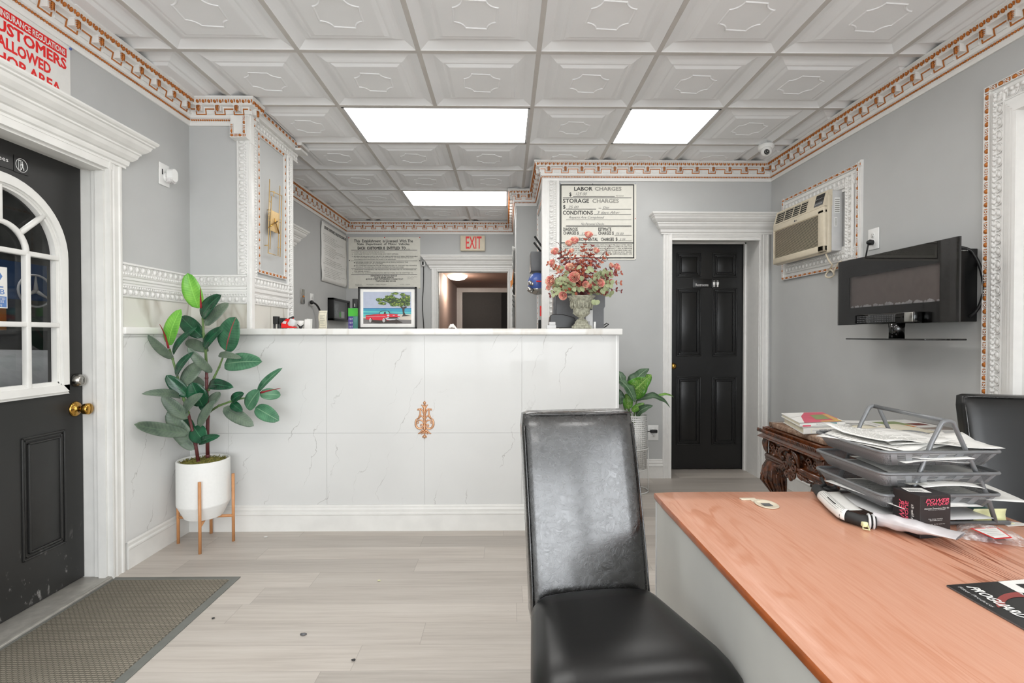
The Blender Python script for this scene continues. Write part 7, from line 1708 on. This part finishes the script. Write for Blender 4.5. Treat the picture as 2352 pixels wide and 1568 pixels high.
# open books and magazines behind the tray rack
def openbook(label, cx, cy, w, h, rot, th, mt='pageyel', cover='tan', pic=None):
    T = thing('open_book', label, 'book', (cx, cy, TZ), 'open books on the carved table'); ca, sa = cos(rot), sin(rot)
    def f(u, v, dz=0): x, y = (u - .5) * w, (v - .5) * h; e = abs(u - .5) * 2; return V((cx + x * ca - y * sa, cy + x * sa + y * ca, TZ + .003 + th * (e ** .35) * (1 - .45 * e ** 3) + dz))
    m = MB().mat(mt).grid(lambda u, v: f(u, v), 24, 4); 
    for u in (0, 1):
        m.add([f(u, v / 4) for v in range(5)] + [V((f(u, v / 4).x, f(u, v / 4).y, TZ + .002)) for v in range(5)], [(k, k + 1, k + 6, k + 5) for k in range(4)])
    for v in (0, 1): m.add([f(k / 24, v) for k in range(25)] + [V((f(k / 24, v).x, f(k / 24, v).y, TZ + .002)) for k in range(25)], [(k, k + 1, k + 26, k + 25) for k in range(24)])
    m.build('pages', T, fix=False)
    m = MB().mat(cover); g = lambda x, y: V((cx + x * ca - y * sa, cy + x * sa + y * ca)); m.prism([tuple(g(*p)) for p in ((-w / 2 - .006, -h / 2 - .006), (w / 2 + .006, -h / 2 - .006), (w / 2 + .006, h / 2 + .006), (-w / 2 - .006, h / 2 + .006))], TZ, TZ + .0018); m.build('cover', T)
    m = MB().mat('greyink')
    for s_ in (0, .5):
        for k in range(9): strip(m, s_ + .06, .12 + k * .085, s_ + .44, .135 + k * .085, lambda u, v: f(u, v, .0008))
    if pic: m.mat(pic); strip(m, .2, .3, .42, .62, lambda u, v: f(u, v, .0012))
    m.build('print', T, fix=False); return T
openbook('open old tan edged book lying behind the tray rack bar', 1.78, 2.27, .30, .20, .12, .026, pic=None)
openbook('open illustrated book with pink picture, nearer than the tan edged one', 1.93, 2.20 + .0, .0 + .001, .001, 0, .001) if False else None
def magazine(label, cx, cy, w, h, rot, z, cols):
    T = thing('magazine', label, 'magazine', (cx, cy, z), 'magazines on the carved table'); ca, sa = cos(rot), sin(rot); g = lambda x, y, zz: V((cx + x * ca - y * sa, cy + x * sa + y * ca, zz))
    m = MB().mat('paper'); m.prism([tuple(g(x, y, 0))[:2] for x, y in ((-w / 2, -h / 2), (w / 2, -h / 2), (w / 2, h / 2), (-w / 2, h / 2))], z, z + .004); m.build('pages', T)
    m = MB()
    for mt, x0, y0, x1, y1 in cols: m.mat(mt); m.poly([g(x0 * w - w / 2, y0 * h - h / 2, z + .0046), g(x1 * w - w / 2, y0 * h - h / 2, z + .0046), g(x1 * w - w / 2, y1 * h - h / 2, z + .0046), g(x0 * w - w / 2, y1 * h - h / 2, z + .0046)])
    m.build('cover_print', T, fix=False)
magazine('white magazine with grey pictures at the far edge of the table', 1.70, 2.50, .28, .21, -.1, TZ, [('greyink', .1, .1, .5, .45), ('ink', .55, .55, .9, .62), ('greyink', .55, .1, .9, .4)])
magazine('magazine with green and rust cover near the wall on the carved table', 1.99, 2.50, .27, .20, .15, TZ, [('bookgrn', .1, .3, .6, .8), ('redbrown', .6, .2, .9, .5), ('orange', .35, .05, .5, .3)])
magazine('pale magazine with a pink flower picture under the open book', 1.99, 2.245, .20, .20, -.2, TZ, [('lightgrey', .1, .1, .9, .9), ('bookred', .25, .4, .5, .7)])

# bits on the floor
for (x, y, r, mt, lb) in ((610, 1234, .009, 'paper', 'small white chip on the floor before the counter, near the plant'), (871, 1334, .006, 'yellow', 'tiny cream crumb on the floor in front of the counter'), (697, 1458, .010, 'midgrey', 'small dark twig on the floor near the mat'), (812, 1517, .007, 'ink', 'tiny dark leaf bit low on the floor'), (490, 1421, .006, 'ink', 'tiny dark bit on the floor right of the mat'), (1459, 1111, .006, 'paper', 'tiny white crumb on the floor before the restroom wall')):
    p = at(x, y, Z=0); m = MB().mat(mt); rr = random.Random(int(x)); bm = bmesh.new(); bmesh.ops.create_icosphere(bm, subdivisions=2, radius=r)
    for v in bm.verts: k_ = rr.uniform(.7, 1.25); v.co = V((v.co.x * k_ * 1.3 + p.x, v.co.y * k_ * .8 + p.y, v.co.z * k_ * .3 + .0035 + r * .1))
    m.bm(bm); tag(m.build('floor_debris', loc=(p.x, p.y, 0)), lb, 'debris')

for o in bpy.data.objects:
    if '_w' in o: del o['_w']
